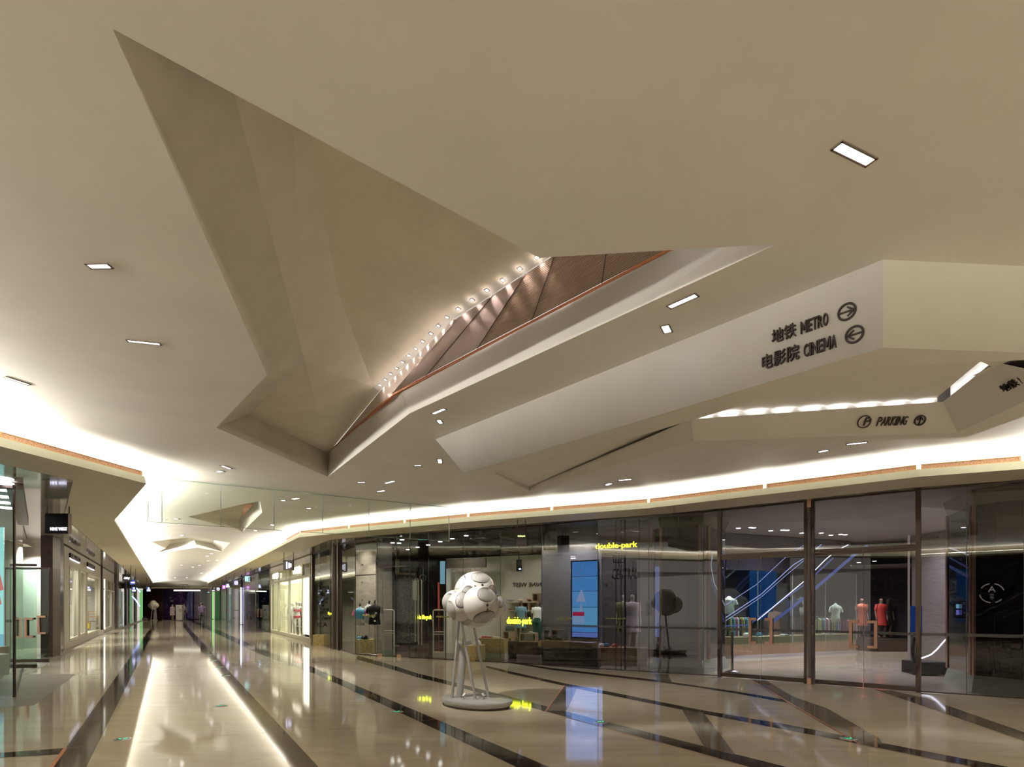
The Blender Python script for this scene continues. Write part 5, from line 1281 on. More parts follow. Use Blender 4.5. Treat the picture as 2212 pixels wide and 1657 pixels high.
# ---------------------------------------------------------------- hanging blade signs
def blade(x0, x1, y0, y1, Y, label, face=None, frame=True, ztop=ZS, hang=True, wname='hanging_sign'):
    a_, b_ = PY(x0, y1, Y), PY(x1, y0, Y); c = (a_+b_)/2; w = b_.x-a_.x; h = b_.z-a_.z
    t = thing(wname, (c.x, c.y, a_.z), label, 'hanging sign')
    fm = M['bronze'] if frame else M['black']
    g = MB(); g.box(c, (w, .10, h)); g.build('case', fm, t)
    g = MB(); g.box(c+Vector((0, -.052, 0)), (w*.88, .006, h*.88)); g.build('face', face or M['signblack'], t)
    if hang:
        for s_ in (-1, 1):
            g = MB(); g.tube([(c.x+s_*w*.47, c.y, b_.z-.02), (c.x+s_*w*.47, c.y, ztop)], .012, n=6); g.build('hanger', M['bronze'], t)
    return t
GLOW = emis('sign_glow', (.80, .78, 1.0), 2.2)
def sign_text(t, txt, x0, x1, y0, y1, Y, m=GLOW, name='lettering', bold=.0):
    a_, b_ = PY(x0, y1, Y-.06), PY(x1, y0, Y-.06); text_on(name, txt, a_, Vector((1, 0, 0)), Vector((0, 0, 1)), b_.z-a_.z, b_.x-a_.x, .012, m, t, bold=bold)
t = blade(101, 151, 1110, 1153.5, 12.4, 'black hanging sign reading NINE WEST in white outside the left shop'); sign_text(t, 'NINE WEST', 109, 145, 1139.2, 1146, 12.4, bold=.01)
t = blade(265.5, 283, 1240.5, 1256.5, 31, 'small black hanging sign with white script, first one down the left side of the corridor'); sign_text(t, 'daisy', 268, 280.5, 1246, 1252.5, 31, bold=.03)
BLUEF = emis('sign_face_blue', (.06, .10, .38), .9)
t = blade(281, 293, 1252, 1263.5, 34, 'small blue hanging sign behind the black script sign', BLUEF); sign_text(t, 'mini', 283, 291, 1256, 1260, 34)
def toilet(x0, x1, y0, y1, Y, lab, fc=BLUEF):
    t = blade(x0, x1, y0, y1, Y, lab, fc)
    g = MB(); cx_ = (x0+x1)/2; W_ = x1-x0; H_ = y1-y0
    for px, py, r in ((cx_, y0+H_*.27, .11), (cx_-W_*.22, y0+H_*.68, .12), (cx_+W_*.22, y0+H_*.68, .12)):
        c = PY(px, py, Y-.062); g.ball(c, r*.62, 0, 10, 8, (1, .1, 1))
    g.build('pictogram', GLOW, t)
    return t
toilet(285, 293.5, 1267, 1280, 44, 'dim blue restroom sign hanging on the left, nearer of the two'); toilet(316.8, 325.5, 1267.7, 1279, 46, 'blue restroom sign hanging in front of the dark wood wall at the corridor end')
t = blade(612.5, 634.5, 1210.5, 1232, 23.2, 'black hanging sign with upright white lettering in front of the cream lingerie shop')
for k, (tx, dy) in enumerate((('THE', 0), ('TAB', 1), ('LE', 2))):
    pass
for i, (x, h0, h1) in enumerate(((619.5, 1213.5, 1229.5), (624.5, 1215.5, 1227.5), (628, 1218, 1225))):
    g = MB(); n_ = 5 if i == 0 else 4
    for k in range(n_):
        c = PY(x, lerp(h0, h1, (k+.5)/n_), 23.2-.06); g.box(c, (.055, .01, .045), 0, 0)
        if k % 2: g.box(c+Vector((.0, 0, .03)), (.02, .01, .03))
    g.build('upright_lettering', GLOW, t)
CY = emis('sign_face_cyan', (.45, .85, .95), 1.1)
t = blade(529.2, 542, 1244.3, 1257, 33.5, 'pale cyan lit hanging sign on the right side of the corridor', CY)
g = MB()
for k in range(5): c = PY(538.5-.5*(k % 2), 1247+k*1.8, 33.5-.06); g.box(c, (.12, .01, .03))
g.build('lettering', M['letter'], t)
def ringsign(x0, x1, y0, y1, Y, lab, fc=None, ring=True):
    t = blade(x0, x1, y0, y1, Y, lab, fc); c = PY((x0+x1)/2, (y0+y1)/2, Y-.062); r = (x1-x0)*.36*Y/FP
    arrow_icon('ring_emblem', c, Vector((1, 0, 0)), Vector((0, 0, 1)), Vector((0, -1, 0)), r, None, t, GLOW)
    g = MB(); g.box(c, (r*1.0, .01, r*.22)); g.box(c+Vector((-r*.25, 0, 0)), (r*.2, .01, r*1.1)); g.box(c+Vector((r*.3, 0, .0)), (r*.2, .01, r*.9)); g.build('character', GLOW, t)
ringsign(505, 516, 1253.5, 1264.5, 39, 'violet lit hanging sign with a white ring, second on the right side', emis('sign_violet', (.22, .16, .42), 1.0))
toilet(488, 496.5, 1261, 1270, 44, 'pale blue lit hanging sign with two round pictograms on the right side', emis('sign_paleblue', (.25, .28, .65), 1.0))
t = blade(480.5, 488, 1264, 1272.5, 49, 'magenta lit hanging sign on the right side of the corridor', emis('sign_magenta', (.75, .12, .75), 1.6)); g = MB(); g.box(PY(484, 1268, 48.93), (.12, .01, .16)); g.build('character', GLOW, t)
ringsign(467, 476, 1267.5, 1277.5, 51, 'black hanging sign with a white ring, fourth on the right side')
t = blade(457.5, 464.5, 1272, 1278, 55, 'black hanging sign with a thin white word near the corridor end'); g = MB(); g.box(PY(461, 1275.7, 54.93), (.22, .01, .05)); g.build('lettering', GLOW, t)
t = blade(447, 453.5, 1276.8, 1282, 57, 'dark hanging sign with a pale word, furthest on the right side'); g = MB(); g.box(PY(450.2, 1279.8, 56.93), (.2, .01, .06)); g.build('lettering', emis('dimcyan', (.3, .6, .7), 1.2), t)
# the two boxes of the yellow sign store
YG = emis('neon_green_yellow', (.75, .95, .25), 3.0)
t = thing('hanging_sign', PY(1126, 1178, 14.2), 'dark box sign reading double-park in glowing yellow green above the glass, left of the pair', 'hanging sign')
def boxsign(t, x0, x1, y0, y1, Y, xs, ys, m, dim=.25):
    a_, b_ = PY(x0, y1, Y), PY(x1, y0, Y); g = MB(); g.box(((a_.x+b_.x)/2, Y+dim/2, (a_.z+min(b_.z, ZS))/2), (b_.x-a_.x, dim, min(b_.z, ZS)-a_.z)); g.build('case', M['bronze'], t)
    g = MB(); g.box(((a_.x+b_.x)/2, Y-.004, (a_.z+min(b_.z, ZS))/2), ((b_.x-a_.x)*.82, .006, (min(b_.z, ZS)-a_.z)*.88)); g.build('face', M['signblack'], t)
    a_, b_ = PY(xs[0], ys[1], Y-.01), PY(xs[1], ys[0], Y-.01); text_on('lettering', 'double-park', a_, Vector((1, 0, 0)), Vector((0, 0, 1)), b_.z-a_.z, b_.x-a_.x, .008, m, t, bold=.01)
boxsign(t, 1116, 1137, 1139, 1178.5, 14.2, (1118.5, 1134.5), (1156, 1161), YG)
for x in (1118, 1135):
    p_ = PY(x, 1139, 14.3); g = MB(); g.tube([p_, Vector((p_.x, p_.y, ZS))], .01, n=5); g.build('hanger', M['bronze'], t)
t = thing('hanging_sign', PY(1188, 1187, 14.9), 'plain dark box sign right of the glowing double-park box', 'hanging sign')
boxsign(t, 1175.5, 1200.5, 1120, 1187, 15.6, (1183, 1197.5), (1166.5, 1170.5), mat('dim_green', (.03, .07, .02), .5))
t = thing('hanging_sign', PY(1121, 1234, 16.6), 'reflection of a small black box sign with a tiny blue word, modelled behind glass', 'hanging sign')  # sign reflected in the glass, modelled as a solid box
a_, b_ = PY(1115.5, 1234, 16.6), PY(1127, 1209, 16.6); g = MB(); g.box(((a_.x+b_.x)/2, 16.7, (a_.z+b_.z)/2), (b_.x-a_.x, .2, b_.z-a_.z)); g.build('case', M['black'], t)
g = MB(); g.box(PY(1123, 1229, 16.58), (.06, .01, .035)); g.build('lettering', M['blueled'], t)
g = MB(); g.tube([((a_.x+b_.x)/2, 16.7, b_.z), ((a_.x+b_.x)/2, 16.7, ZS-.012)], .015, n=6); g.build('hanger', M['black'], t)
# exit sign
t = thing('exit_sign', PY(912, 1166, 18.6), 'small green lit exit sign under the dark shop ceiling', 'sign')
a_, b_ = PY(904, 1166.2, 18.6), PY(920.5, 1159.2, 18.6); g = MB(); g.box(((a_.x+b_.x)/2, 18.62, (a_.z+b_.z)/2), (b_.x-a_.x, .05, b_.z-a_.z)); g.build('case', emis('exit_green', (.0, .42, .25), 1.0), t)
g = MB(); c = PY(912, 1162.6, 18.59); g.box(c, (.07, .01, .06)); g.box(c+Vector((-.05, 0, -.01)), (.03, .01, .02)); g.box(c+Vector((.06, 0, .01)), (.02, .01, .05)); g.build('running_figure', emis('exit_bright', (.3, 1, .6), 1.6), t)
for x in (906, 919): 
    p = PY(x, 1159.2, 18.62); g = MB(); g.tube([p, (p.x, p.y, ZS-.01)], .008, n=5); g.build('hanger', M['black'], t)
# neon words
def neon(x0, x1, y0, y1, lab, off=-.2, m=None, txt='double-park', bold=.012, line=FAC):
    xm = (x0+x1)/2; pA, pB = onF(x0, line, off), onF(x1, line, off); e = (pB-pA).normalized(); a_ = on(pA, e, x0, y1, 0); b_ = on(pA, e, x1, y1, 0); tp_ = on(pA, e, x0, y0, 0)
    o = text_on('neon_sign', txt, a_, e, Vector((0, 0, 1)), tp_.z-a_.z, (b_-a_).length, .03, m or M['yellow'], bold=bold); tag(o, lab, 'neon sign'); return o
neon(1287, 1377, 1174.5, 1190, 'glowing yellow double-park neon lettering above the CENTRAL lettering')
neon(1096, 1149, 1333, 1352, 'glowing yellow double-park neon lettering right of the white sculpture', -.15, bold=.008)
neon(903.5, 932.5, 1328.5, 1340, 'small glowing yellow double-park neon lettering left of the white sculpture', -.15, bold=.008)
neon(710, 716.5, 1322, 1329, 'tiny glowing yellow neon letters by the fluted bronze column', -.2, txt='k:p', bold=.03)
for x0, x1, y0, y1, lb in ((1105, 1143, 1333, 1338.5, 'thin yellow double-park vinyl just above the neon right of the sculpture'), (1203, 1236, 1333, 1338.5, 'thin yellow double-park vinyl on the glass left of the video wall'), (783, 812, 1327, 1333.5, 'thin yellow double-park vinyl on the glass before the concrete column'), (943, 972, 1330, 1335.5, 'thin yellow double-park vinyl on the glass left of the sculpture'), (1308, 1352, 1333.5, 1338.5, 'thin yellow double-park vinyl on the glass below the CENTRAL lettering')):
    o = neon(x0, x1, y0, y1, lb, .012, sm('yellow_vinyl_strip', (.30, .29, .05), .5), bold=0); o['category'] = 'window lettering'; o.name = 'window_lettering'
# ---------------------------------------------------------------- corridor, right side shops
def seg_wall(x0, x1, z0, z1, m, off=-.06, t_=.1, line=FAC):
    g = MB(); g.wall(onF(x0, line, off), onF(x1, line, off), z0, z1, t_); return g
def cwall(x0, x1, m, z0=0, z1=ZS, off=-.06, line=FAC): return struct(seg_wall(x0, x1, z0, z1, m, off, .1, line).build('wall_corridor', m))
plum = sm('plum_gloss', (.045, .028, .05), .12, coat=.6); dbl = sm('dark_blue_gloss', (.02, .022, .085), .12, coat=.6); brz2 = sm('bronze_gloss', (.13, .105, .12), .18, metal=.6); brd = sm('brown_gloss', (.05, .032, .032), .15, coat=.5)
for x0, x1, m in ((551, 558.5, M['black']), (524, 551, brd), (499, 520.5, dbl), (488, 491, M['black']), (477, 488, brz2), (464, 477, M['bronze']), (456.5, 459, M['black']), (453, 456.5, brd), (448, 453, sm('red_panel', (.16, .012, .03), .2)), (431, 448, M['wall_dark'])): cwall(x0, x1, m)
for x0, x1 in ((558.5, 584.5), (491, 499), (463.5, 475)): window(x0, x1, .02, ZS, M['glass_green'], edge=M['seam'])
partition(551.5, 1.6, sm('teal_shop2', (.05, .08, .12), .3)); partition(558.8, 1.3, sm('teal_shop2', (.05, .08, .12), .3))
cwall(558, 585, sm('teal_shop', (.03, .055, .09), .3), off=-1.4); cwall(490, 500, M['black'], off=-1.2)
struct(post('wall_post', 585.3, 0, ZS, .25, .12, sm('brown_post', (.06, .035, .025), .3)))
t = tag(post('tube_light', 521.7, .05, 2.95, .07, .06, M['whiteled2'], off=.03), 'bright white upright tube of light on the right wall of the corridor', 'tube light')
t = tag(post('tube_light', 495.2, .3, 2.7, .05, .05, emis('dim_tube', (.6, .6, 1), 1.6), off=-.05), 'thinner pale upright tube of light behind a glass door on the right', 'tube light')
t = tag(post('tube_light', 460.2, .05, 3.0, .14, .05, emis('green_tube', (.22, .75, .12), 1.1), off=.03), 'bright green upright strip of light on the right near the corridor end', 'tube light')
for x0, x1 in ((570, 573), (577, 579.5)):
    o = seg_wall(x0, x1, .3, 2.6, None, -1.0, .03).build('glow_panel', emis('blue_glow', (.06, .20, .60), .7)); tag(o, 'blue glowing panel inside the glass shop left of the cream lingerie shop', 'light panel', 'blue glowing panels inside the teal glass shop')
t = window(558.6, 584, .03, .05, M['glass_green'])
d1 = glass_door(553.5, 569, 2.6, M['glass_green'], 557.5, 1.05, .52, 1, FAC, .25, rails=False); d2 = glass_door(569, 583, 2.6, M['glass_green'], 565, 1.05, .52, -1, FAC, .25, rails=False)
glass_door(490.5, 499.5, 2.6, M['glass_green'], 494, 1.05, .5, 1, FAC, .3, rails=False)
# pale unreadable vertical lettering on the brown wall
g = MB(); 
for k in range(26):
    if k in (11, 12, 17, 18): continue
    c = onF(539.5-.6*(k % 3), off=.0); g.box(Vector((c.x, c.y, 2.55-.085*k)), (.10+.05*(k % 2), .06, .03), 0, -.54)
tag(g.build('wall_lettering', sm('pale_bronze_letters', (.22, .16, .17), .4)), 'pale upright lettering running down the dark brown shop wall', 'lettering')
# ---------------------------------------------------------------- cream lingerie shop
CR = M['cream']
shop = struct(seg_wall(586, 672.8, 0, .18, None, -.02, .10).build('wall_shopfront', CR))
def crbar(x0, x1, z0, z1, nm='frame', off=0.0, t_=.09, m=CR): seg_wall(x0, x1, z0, z1, None, off, t_).build(nm, m, shop)
def zf(px, py): 
    c = onF(px); return zat(py, c.y)
zt = zf(669, 1243.5); ztop = zf(669, 1212)
for x in (586.8, 602.3, 625.5, 655.2, 671.2): post('mullion', x, .18, ztop, .09 if x not in (602.3, 655.2) else .13, .10, CR, parent=shop)
crbar(586, 672.8, zt-.05, zt+.05, 'transom'); crbar(586, 672.8, ztop-.08, ztop, 'head')
crbar(586, 672.8, ztop, ZS-.005, 'fascia', m=M['creamwall'])
window(587, 654, .2, zt, M['glass']); window(587, 671, zt, ztop, M['glass'])
lb = tag(seg_wall(656, 669.5, .30, zt-.08, None, -.03, .06).build('light_box', M['lightbox']), 'bright blank cream light box at the right end of the lingerie shop', 'light box')
struct(seg_wall(586.2, 672, 0, ZS, None, -4.0, .05).build('wall_shop', sm('shop_lit_wall', (.70, .68, .50), .6)))
partition(586.2, 4.0, sm('shop_lit_wall', (.70, .68, .50), .6)); partition(674, 4.0, sm('shop_lit_wall', (.70, .68, .50), .6))
lc = MB(); lc.poly([onF(586, off=-.05)+Z0*(ZS-.02), onF(673, off=-.05)+Z0*(ZS-.02), onF(673, off=-4)+Z0*(ZS-.02), onF(586, off=-4)+Z0*(ZS-.02)]); struct(lc.build('ceiling', M['shopwhite']))
for x in (594, 612, 630, 648):
    c = onF(x, off=-1.3); lamp_down(c.x, c.y, ZS-.06, 95*K_SHOP, .5, (1, .97, .80), 140)
def oysho(x0, x1, y0, y1, lab):
    p = onF(x0, off=.07); q = onF(x1, off=.07); e = (q-p).normalized(); a_ = on(p, e, x0, y1, 0); tp_ = on(p, e, x0, y0, 0)
    o = text_on('shop_lettering', 'OYSHO', a_, e, Z0, tp_.z-a_.z, (on(p, e, x1, y1, 0)-a_).length, .04, emis('cream_letters', (1, .93, .72), 1.6) if 'cl' not in M else M['cl'], bold=.0); tag(o, lab, 'lettering')
oysho(590, 602, 1240, 1251.5, 'lit OYSHO lettering on the left transom window of the cream shop'); oysho(634, 650, 1226.5, 1241.5, 'lit OYSHO lettering at the right of the cream shop transom')
# garment rack
rk = thing('clothes_rack', inF(640, 1.6), 'white metal clothes rack behind the mannequins of the cream shop', 'clothes rack')
p, q = inF(622, 1.6), inF(652, 1.6); zr = 1.75
for a_ in (p, q, lerp(p, q, .5)):
    g = MB(); g.tube([a_, a_+Z0*zr], .02, n=6); g.build('upright', M['shopwhite'], rk)
g = MB(); g.tube([p+Z0*zr, q+Z0*zr], .02, n=6); g.build('rail', M['shopwhite'], rk)
cols = [(.5, .05, .08), (.6, .55, .5), (.05, .07, .15), (.45, .1, .12), (.65, .6, .55), (.1, .12, .25), (.5, .4, .35), (.3, .03, .06)]
hm = [mat(f'garment_{k}', c, .8) for k, c in enumerate(cols)]
for k in range(14):
    a_ = lerp(p, q, .06+.065*k); g = MB(); zt_ = zr-.05; w_ = .2
    d = (q-p).normalized(); nn_ = Vector((-d.y, d.x, 0))
    g.add([a_+nn_*s_*w_*f+Z0*z+d*t_ for t_ in (-.02, .02) for z, f in ((zt_-.02, .25), (zt_-.1, .9), (zt_-.75-.1*(k % 3), 1.0)) for s_ in (-1, 1)], [[0, 1, 3, 2], [2, 3, 5, 4], [6, 7, 9, 8], [8, 9, 11, 10], [0, 2, 8, 6], [2, 4, 10, 8], [1, 3, 9, 7], [3, 5, 11, 9], [4, 5, 11, 10], [0, 1, 7, 6]])
    o = g.build('hanging_garment', hm[k % 8]); tag(o, 'small garment hanging on the white rack in the cream shop', 'garment', 'garments on the white rack of the cream shop')
def mannequin(px, py_feet, off, hgt, lab, skin, top=None, bottom=None, head=True, heading=math.radians(200), line=FAC, loc=None, zfeet=0.0, skirt=False):
    if loc is None: loc = inF(px, -off, line)
    L_ = Vector((loc.x, loc.y, zfeet)); return person('mannequin', L_, hgt, lab, top, bottom, None, skin, .02, heading, skirt=skirt, cat='mannequin', arms=.03)
W_SK = mat('mannequin_cream', (.72, .68, .62), .4); D_SK = mat('mannequin_bronze', (.16, .10, .075), .35)
RED = mat('red_cloth', (.55, .03, .09), .6); WHT = mat('white_cloth', (.80, .78, .74), .7); MAR = mat('maroon_trousers', (.10, .025, .02), .7)
mannequin(632.5, 0, -.6, 1.74, 'white mannequin in a loose white top and maroon trousers in the cream shop window', W_SK, WHT, MAR)
m2 = mannequin(641.5, 0, -.5, 1.80, 'white mannequin in red underwear in the cream shop window', W_SK)
L_ = Vector(m2['_w']); g = MB(); g.lathe(L_, [(.178, 1.24), (.19, 1.30), (.17, 1.36)], 0, 20, 1, .72, .35); g.build('red_bra', RED, m2); g = MB(); g.lathe(L_, [(.14, .90), (.19, .98), (.175, 1.03)], 0, 20, 1, .72, .35); g.build('red_briefs', RED, m2)
mannequin(648, 0, -.75, 1.78, 'white mannequin in dark clothes, right end of the cream shop window', W_SK, mat('navy_cloth', (.04, .05, .12), .7), mat('black_cloth', (.02, .02, .025), .7))
mannequin(623.5, 0, -1.0, 1.55, 'white mannequin in red shorts further back in the cream shop', W_SK, WHT, RED)
g = MB(); c = inF(649, .3); pts_ = [c+Vector((math.cos(a_*.3)*.38, 0, .95+math.sin(a_*.3)*.42)) for a_ in range(22)]; g.tube(pts_, .018, n=6); tag(g.build('hoop', M['shopwhite']), 'large thin white hoop standing in the cream shop window', 'hoop')
for x in (606, 611):
    c = inF(x, .7); g = MB(); g.box(c+Z0*.65, (.5, .4, 1.3)); tag(g.build('display_stand', M['shopgrey']), 'grey display stand behind the left pane of the cream shop', 'display stand', 'grey display stands in the cream shop')
# ---------------------------------------------------------------- contents of the yellow sign store
for x0, x1, y0, y1, Y, lb, rz in ((768.5, 806, 1382, 1412.5, 18.9, 'square strand board crate with a black cap in front of the concrete column', .0),):
    a_, b_ = PY(x0, y1, Y), PY(x1, y0, Y); g = MB(); g.box(((a_.x+b_.x)/2, Y+.2, b_.z/2), (b_.x-a_.x-.02, .38, b_.z)); tag(g.build('strand_board_crate', M['osb']), lb, 'crate')
zc1 = zat(1382, 18.9)
def cap(c, col, brim, lab, name='cap', group=None, ang=-1.2, s=1.0):
    t = thing(name, c, lab, 'cap', group); g = MB(); g.lathe(c, [(.085*s, 0), (.088*s, .04*s), (.075*s, .085*s), (.04*s, .11*s), (0, .118*s)], 0, 18); g.build('crown', col, t)
    g = MB(); d = Vector((math.cos(ang), math.sin(ang), 0)); n_ = Vector((-d.y, d.x, 0)); vs = []
    for k in range(9):
        th = -1.1+2.2*k/8; vs.append(c+(d*math.cos(th)+n_*math.sin(th))*.085*s+Z0*.008); vs.append(c+d*(.085+.075*math.cos(th*1.2))*s*1.0+n_*math.sin(th)*.085*s+Z0*.002)
    g.add(vs+[v-Z0*.004 for v in vs], [[2*k, 2*k+1, 2*k+3, 2*k+2] for k in range(8)]+[[18+2*k, 20+2*k, 21+2*k, 19+2*k] for k in range(8)]); g.build('brim', brim, t)
BLK = mat('cap_black', (.015, .013, .013), .7); REDC = mat('cap_red', (.55, .08, .05), .6); BLU = mat('cap_blue', (.05, .22, .40), .6)
c = PY(787, 1382, 19.1); c.z = zc1; cap(c, BLK, BLK, 'black flat brimmed cap lying on the strand board crate', s=1.3, ang=-.4)
c = PY(777, 1382, 19.15); c.z = zc1; cap(c, BLU, BLU, 'blue and grey cap lying left of the black cap on the crate', s=.9)
# round crate and long bench
a_ = PY(977.5, 1396, 16.2); b_ = PY(1048, 1396, 16.2); cc_ = (a_+b_)/2; rr = (b_-a_).length/2
cc_.y += .5; g = MB(); hex_ = [(cc_.x+rr*1.03*math.cos(math.pi/8+k*math.pi/4), cc_.y+rr*1.0*math.sin(math.pi/8+k*math.pi/4)) for k in range(8)]; zr1 = zat(1396, 16.2)
g.prism(hex_, 0, zr1); tag(g.build('strand_board_crate', M['osb']), 'large eight sided strand board crate with caps, behind the legs of the white sculpture', 'crate')
c = Vector((cc_.x+.22, cc_.y-.15, zr1)); cap(c, WHT, REDC, 'white cap with red brim on the eight sided crate', s=1.25, ang=-1.7)
c = Vector((cc_.x-.08, cc_.y-.05, zr1)); cap(c, mat('cap_grey', (.45, .43, .4), .7), WHT, 'pale grey cap on the eight sided crate', s=1.3)
c = Vector((cc_.x-.32, cc_.y-.1, zr1)); cap(c, WHT, WHT, 'white cap at the left on the eight sided crate', s=1.1)
a_ = PY(1037, 1300, 17.4); b_ = PY(1091, 1300, 16.9); z0_, z1_ = .18, zat(1380, 17.0)
g = MB(); g.wall(a_, b_, z0_, z1_, .7, 0, .3); tag(g.build('display_bench', M['osb']), 'long strand board display bench right of the eight sided crate', 'bench')
g = MB(); g.wall(a_, b_, 0, z0_, .66, 0, .3); g.build('trim_11', M['shopwhite'])['kind'] = 'structure'
for k, px in enumerate((1046, 1057, 1068, 1079)):
    p_ = on(Vector((a_.x, a_.y, 0)), (b_-a_).normalized(), px, 1380, 0); c = Vector((p_.x, p_.y+.25, z1_)); g = MB(); g.box(c+Z0*.02, (.18, .24, .04), 0, .2*k)
    tag(g.build('folded_shirt', hm[(k*3) % 8]), ['folded red shirt on the strand board bench', 'folded pale shirt second on the strand board bench', 'folded dark shirt third on the strand board bench', 'folded shirt at the right end of the strand board bench'][k], 'folded shirt')
# torsos on stands
def torso(px, pyb, Y, hs, lab, m, m2_=None, arm=None, top_px=1306, zf_=0.0):
    p_ = PY(px, 1300, Y); L = Vector((p_.x, p_.y, zf_)); Lz = Vector((p_.x, p_.y, 0)); t = thing('display_torso', L, lab, 'display torso'); zb_ = zat(pyb, Y); ztp = zat(top_px, Y); h = ztp-zb_
    g = MB(); g.lathe(Lz+Z0*zb_, [(0, 0), (.17*hs, 0), (.15*hs, h*.25), (.14*hs, h*.42), (.175*hs, h*.68), (.17*hs, h*.84), (.06*hs, h*.93), (.045*hs, h), (0, h)], 0, 20, 1, .62); g.build('torso', m, t)
    if m2_ is not None:
        g = MB(); g.lathe(Lz+Z0*zb_, [(.155*hs, h*.36), (.18*hs, h*.66), (.175*hs, h*.82), (.07*hs, h*.92)], 0, 20, 1.05, .68); g.build('shirt', m2_, t)
    for s_ in (-1, 1):
        g = MB(); g.tube([Lz+Vector((s_*.16*hs, 0, zb_+h*.80)), Lz+Vector((s_*.22*hs, -.02, zb_+h*.52))], [.05*hs, .045*hs], n=8); g.build('short_sleeve', arm or m2_ or m, t)
    g = MB(); g.tube([Lz+Z0*(ztp), Lz+Vector((.02, 0, ztp+.10))], [.035, .02], n=8); g.build('neck_knob', M['black'], t)
    g = MB(); g.tube([L, Lz+Z0*zb_], .012, n=6); g.lathe(L, [(0, 0), (.16, 0), (.16, .012), (0, .02)], 0, 16); g.build('stand', M['steel'], t)
torso(777, 1351, 18.75, .95, 'display torso in a white, blue and pink shirt by the strand board crate', mat('cloth_lightgrey', (.50, .50, .48), .8), mat('cloth_blue', (.05, .32, .55), .7), mat('cloth_pink', (.65, .12, .30), .7), 1310)
torso(797, 1346, 19.0, .9, 'display torso in a pale grey hooded top next to the black one', mat('cloth_palegrey', (.50, .49, .47), .8), top_px=1304)
torso(809, 1349, 18.4, 1.15, 'display torso in a black shirt with white patches behind the glass door', BLK, top_px=1303)
p_ = PY(813, 1340, 18.3); 
g = MB(); 
for dx, dz in ((0, 0), (-.05, .12), (.03, .25)): g.box(Vector((p_.x+dx-.03, p_.y-.07, p_.z+dz-.02)), (.06, .01, .05))
g.build('white_patch', WHT, [o for o in bpy.data.objects if o.name.startswith('display_torso') and o.parent is None][-1])
# security gates
def gate(x0, x1, y0, y1, Y, lab, solid=False):
    a_, b_ = PY(x0, y1, Y), PY(x1, y0, Y); t = thing('security_gate', ((a_.x+b_.x)/2, Y, 0), lab, 'security gate'); z1_ = b_.z; w = b_.x-a_.x
    g = MB(); g.tube([(a_.x, Y, .02), (a_.x, Y, z1_-.03), (a_.x+.03, Y, z1_), (b_.x-.03, Y, z1_), (b_.x, Y, z1_-.03), (b_.x, Y, .02)], .022, n=8); g.build('frame', M['shopwhite'], t)
    g = MB()
    for z in (.55*z1_, .50*z1_): g.tube([(a_.x, Y, z), (b_.x, Y, z)], .014, n=6)
    g.build('crossbar', M['shopwhite'], t)
    g = MB(); g.box(((a_.x+b_.x)/2, Y, .10), (w, .12, .20)); g.build('foot', M['shopwhite'] if solid else M['glass_green'], t)
gate(827.5, 851, 1318, 1406, 17.9, 'white security gate left, just inside the first glass door'); gate(936, 960, 1318, 1421, 17.1, 'white security gate right, inside the glass left of the sculpture', True)
# framed black and white artwork wall with poster
Yf = 22.5; t = thing('framed_panel', PY(877, 1388, Yf), 'dark framed wall of black and white scribbles at the back of the yellow sign store', 'framed panel')
def scrib(name, c1, c2, sc=18.0):
    m, nt, b_ = nodes(name); L = nt.links.new; tc = nt.nodes.new('ShaderNodeTexCoord'); nz = nt.nodes.new('ShaderNodeTexNoise'); nz.inputs['Scale'].default_value = sc; nz.inputs['Detail'].default_value = 1; nz.inputs['Distortion'].default_value = 3
    r = nt.nodes.new('ShaderNodeValToRGB'); r.color_ramp.interpolation = 'CONSTANT'; r.color_ramp.elements[0].position = 0; r.color_ramp.elements[1].position = .54; r.color_ramp.elements[0].color = (*c1, 1); r.color_ramp.elements[1].color = (*c2, 1)
    L(tc.outputs['Object'], nz.inputs[0]); L(nz.outputs['Fac'], r.inputs[0]); L(r.outputs[0], b_.inputs['Base Color']); return m
SCR_M = scrib('scribble', (.06, .05, .045), (.34, .30, .27))
a_, b_ = PY(856, 1391, Yf), PY(899, 1240, Yf); W_ = b_.x-a_.x
g = MB(); g.box(((a_.x+b_.x)/2, Yf, (a_.z+b_.z)/2), (W_, .04, b_.z-a_.z)); g.build('artwork', SCR_M, t)
g = MB()
for x_ in (a_.x, b_.x): g.box((x_, Yf-.02, (a_.z+b_.z)/2), (.08, .08, b_.z-a_.z+.08))
g.box(((a_.x+b_.x)/2, Yf-.02, a_.z), (W_, .08, .08)); g.build('frame', M['black'], t)
g = MB(); g.box(((a_.x+b_.x)/2, Yf-.03, b_.z), (W_+.08, .09, .06)); g.build('top_rail', M['wood'], t)
p_, q_ = PY(891, 1296, Yf-.06), PY(900, 1254, Yf-.06); g = MB(); g.box(((p_.x+q_.x)/2, Yf-.06, (p_.z+q_.z)/2), (q_.x-p_.x, .01, q_.z-p_.z)); g.build('white_poster', M['shopwhite'], t)
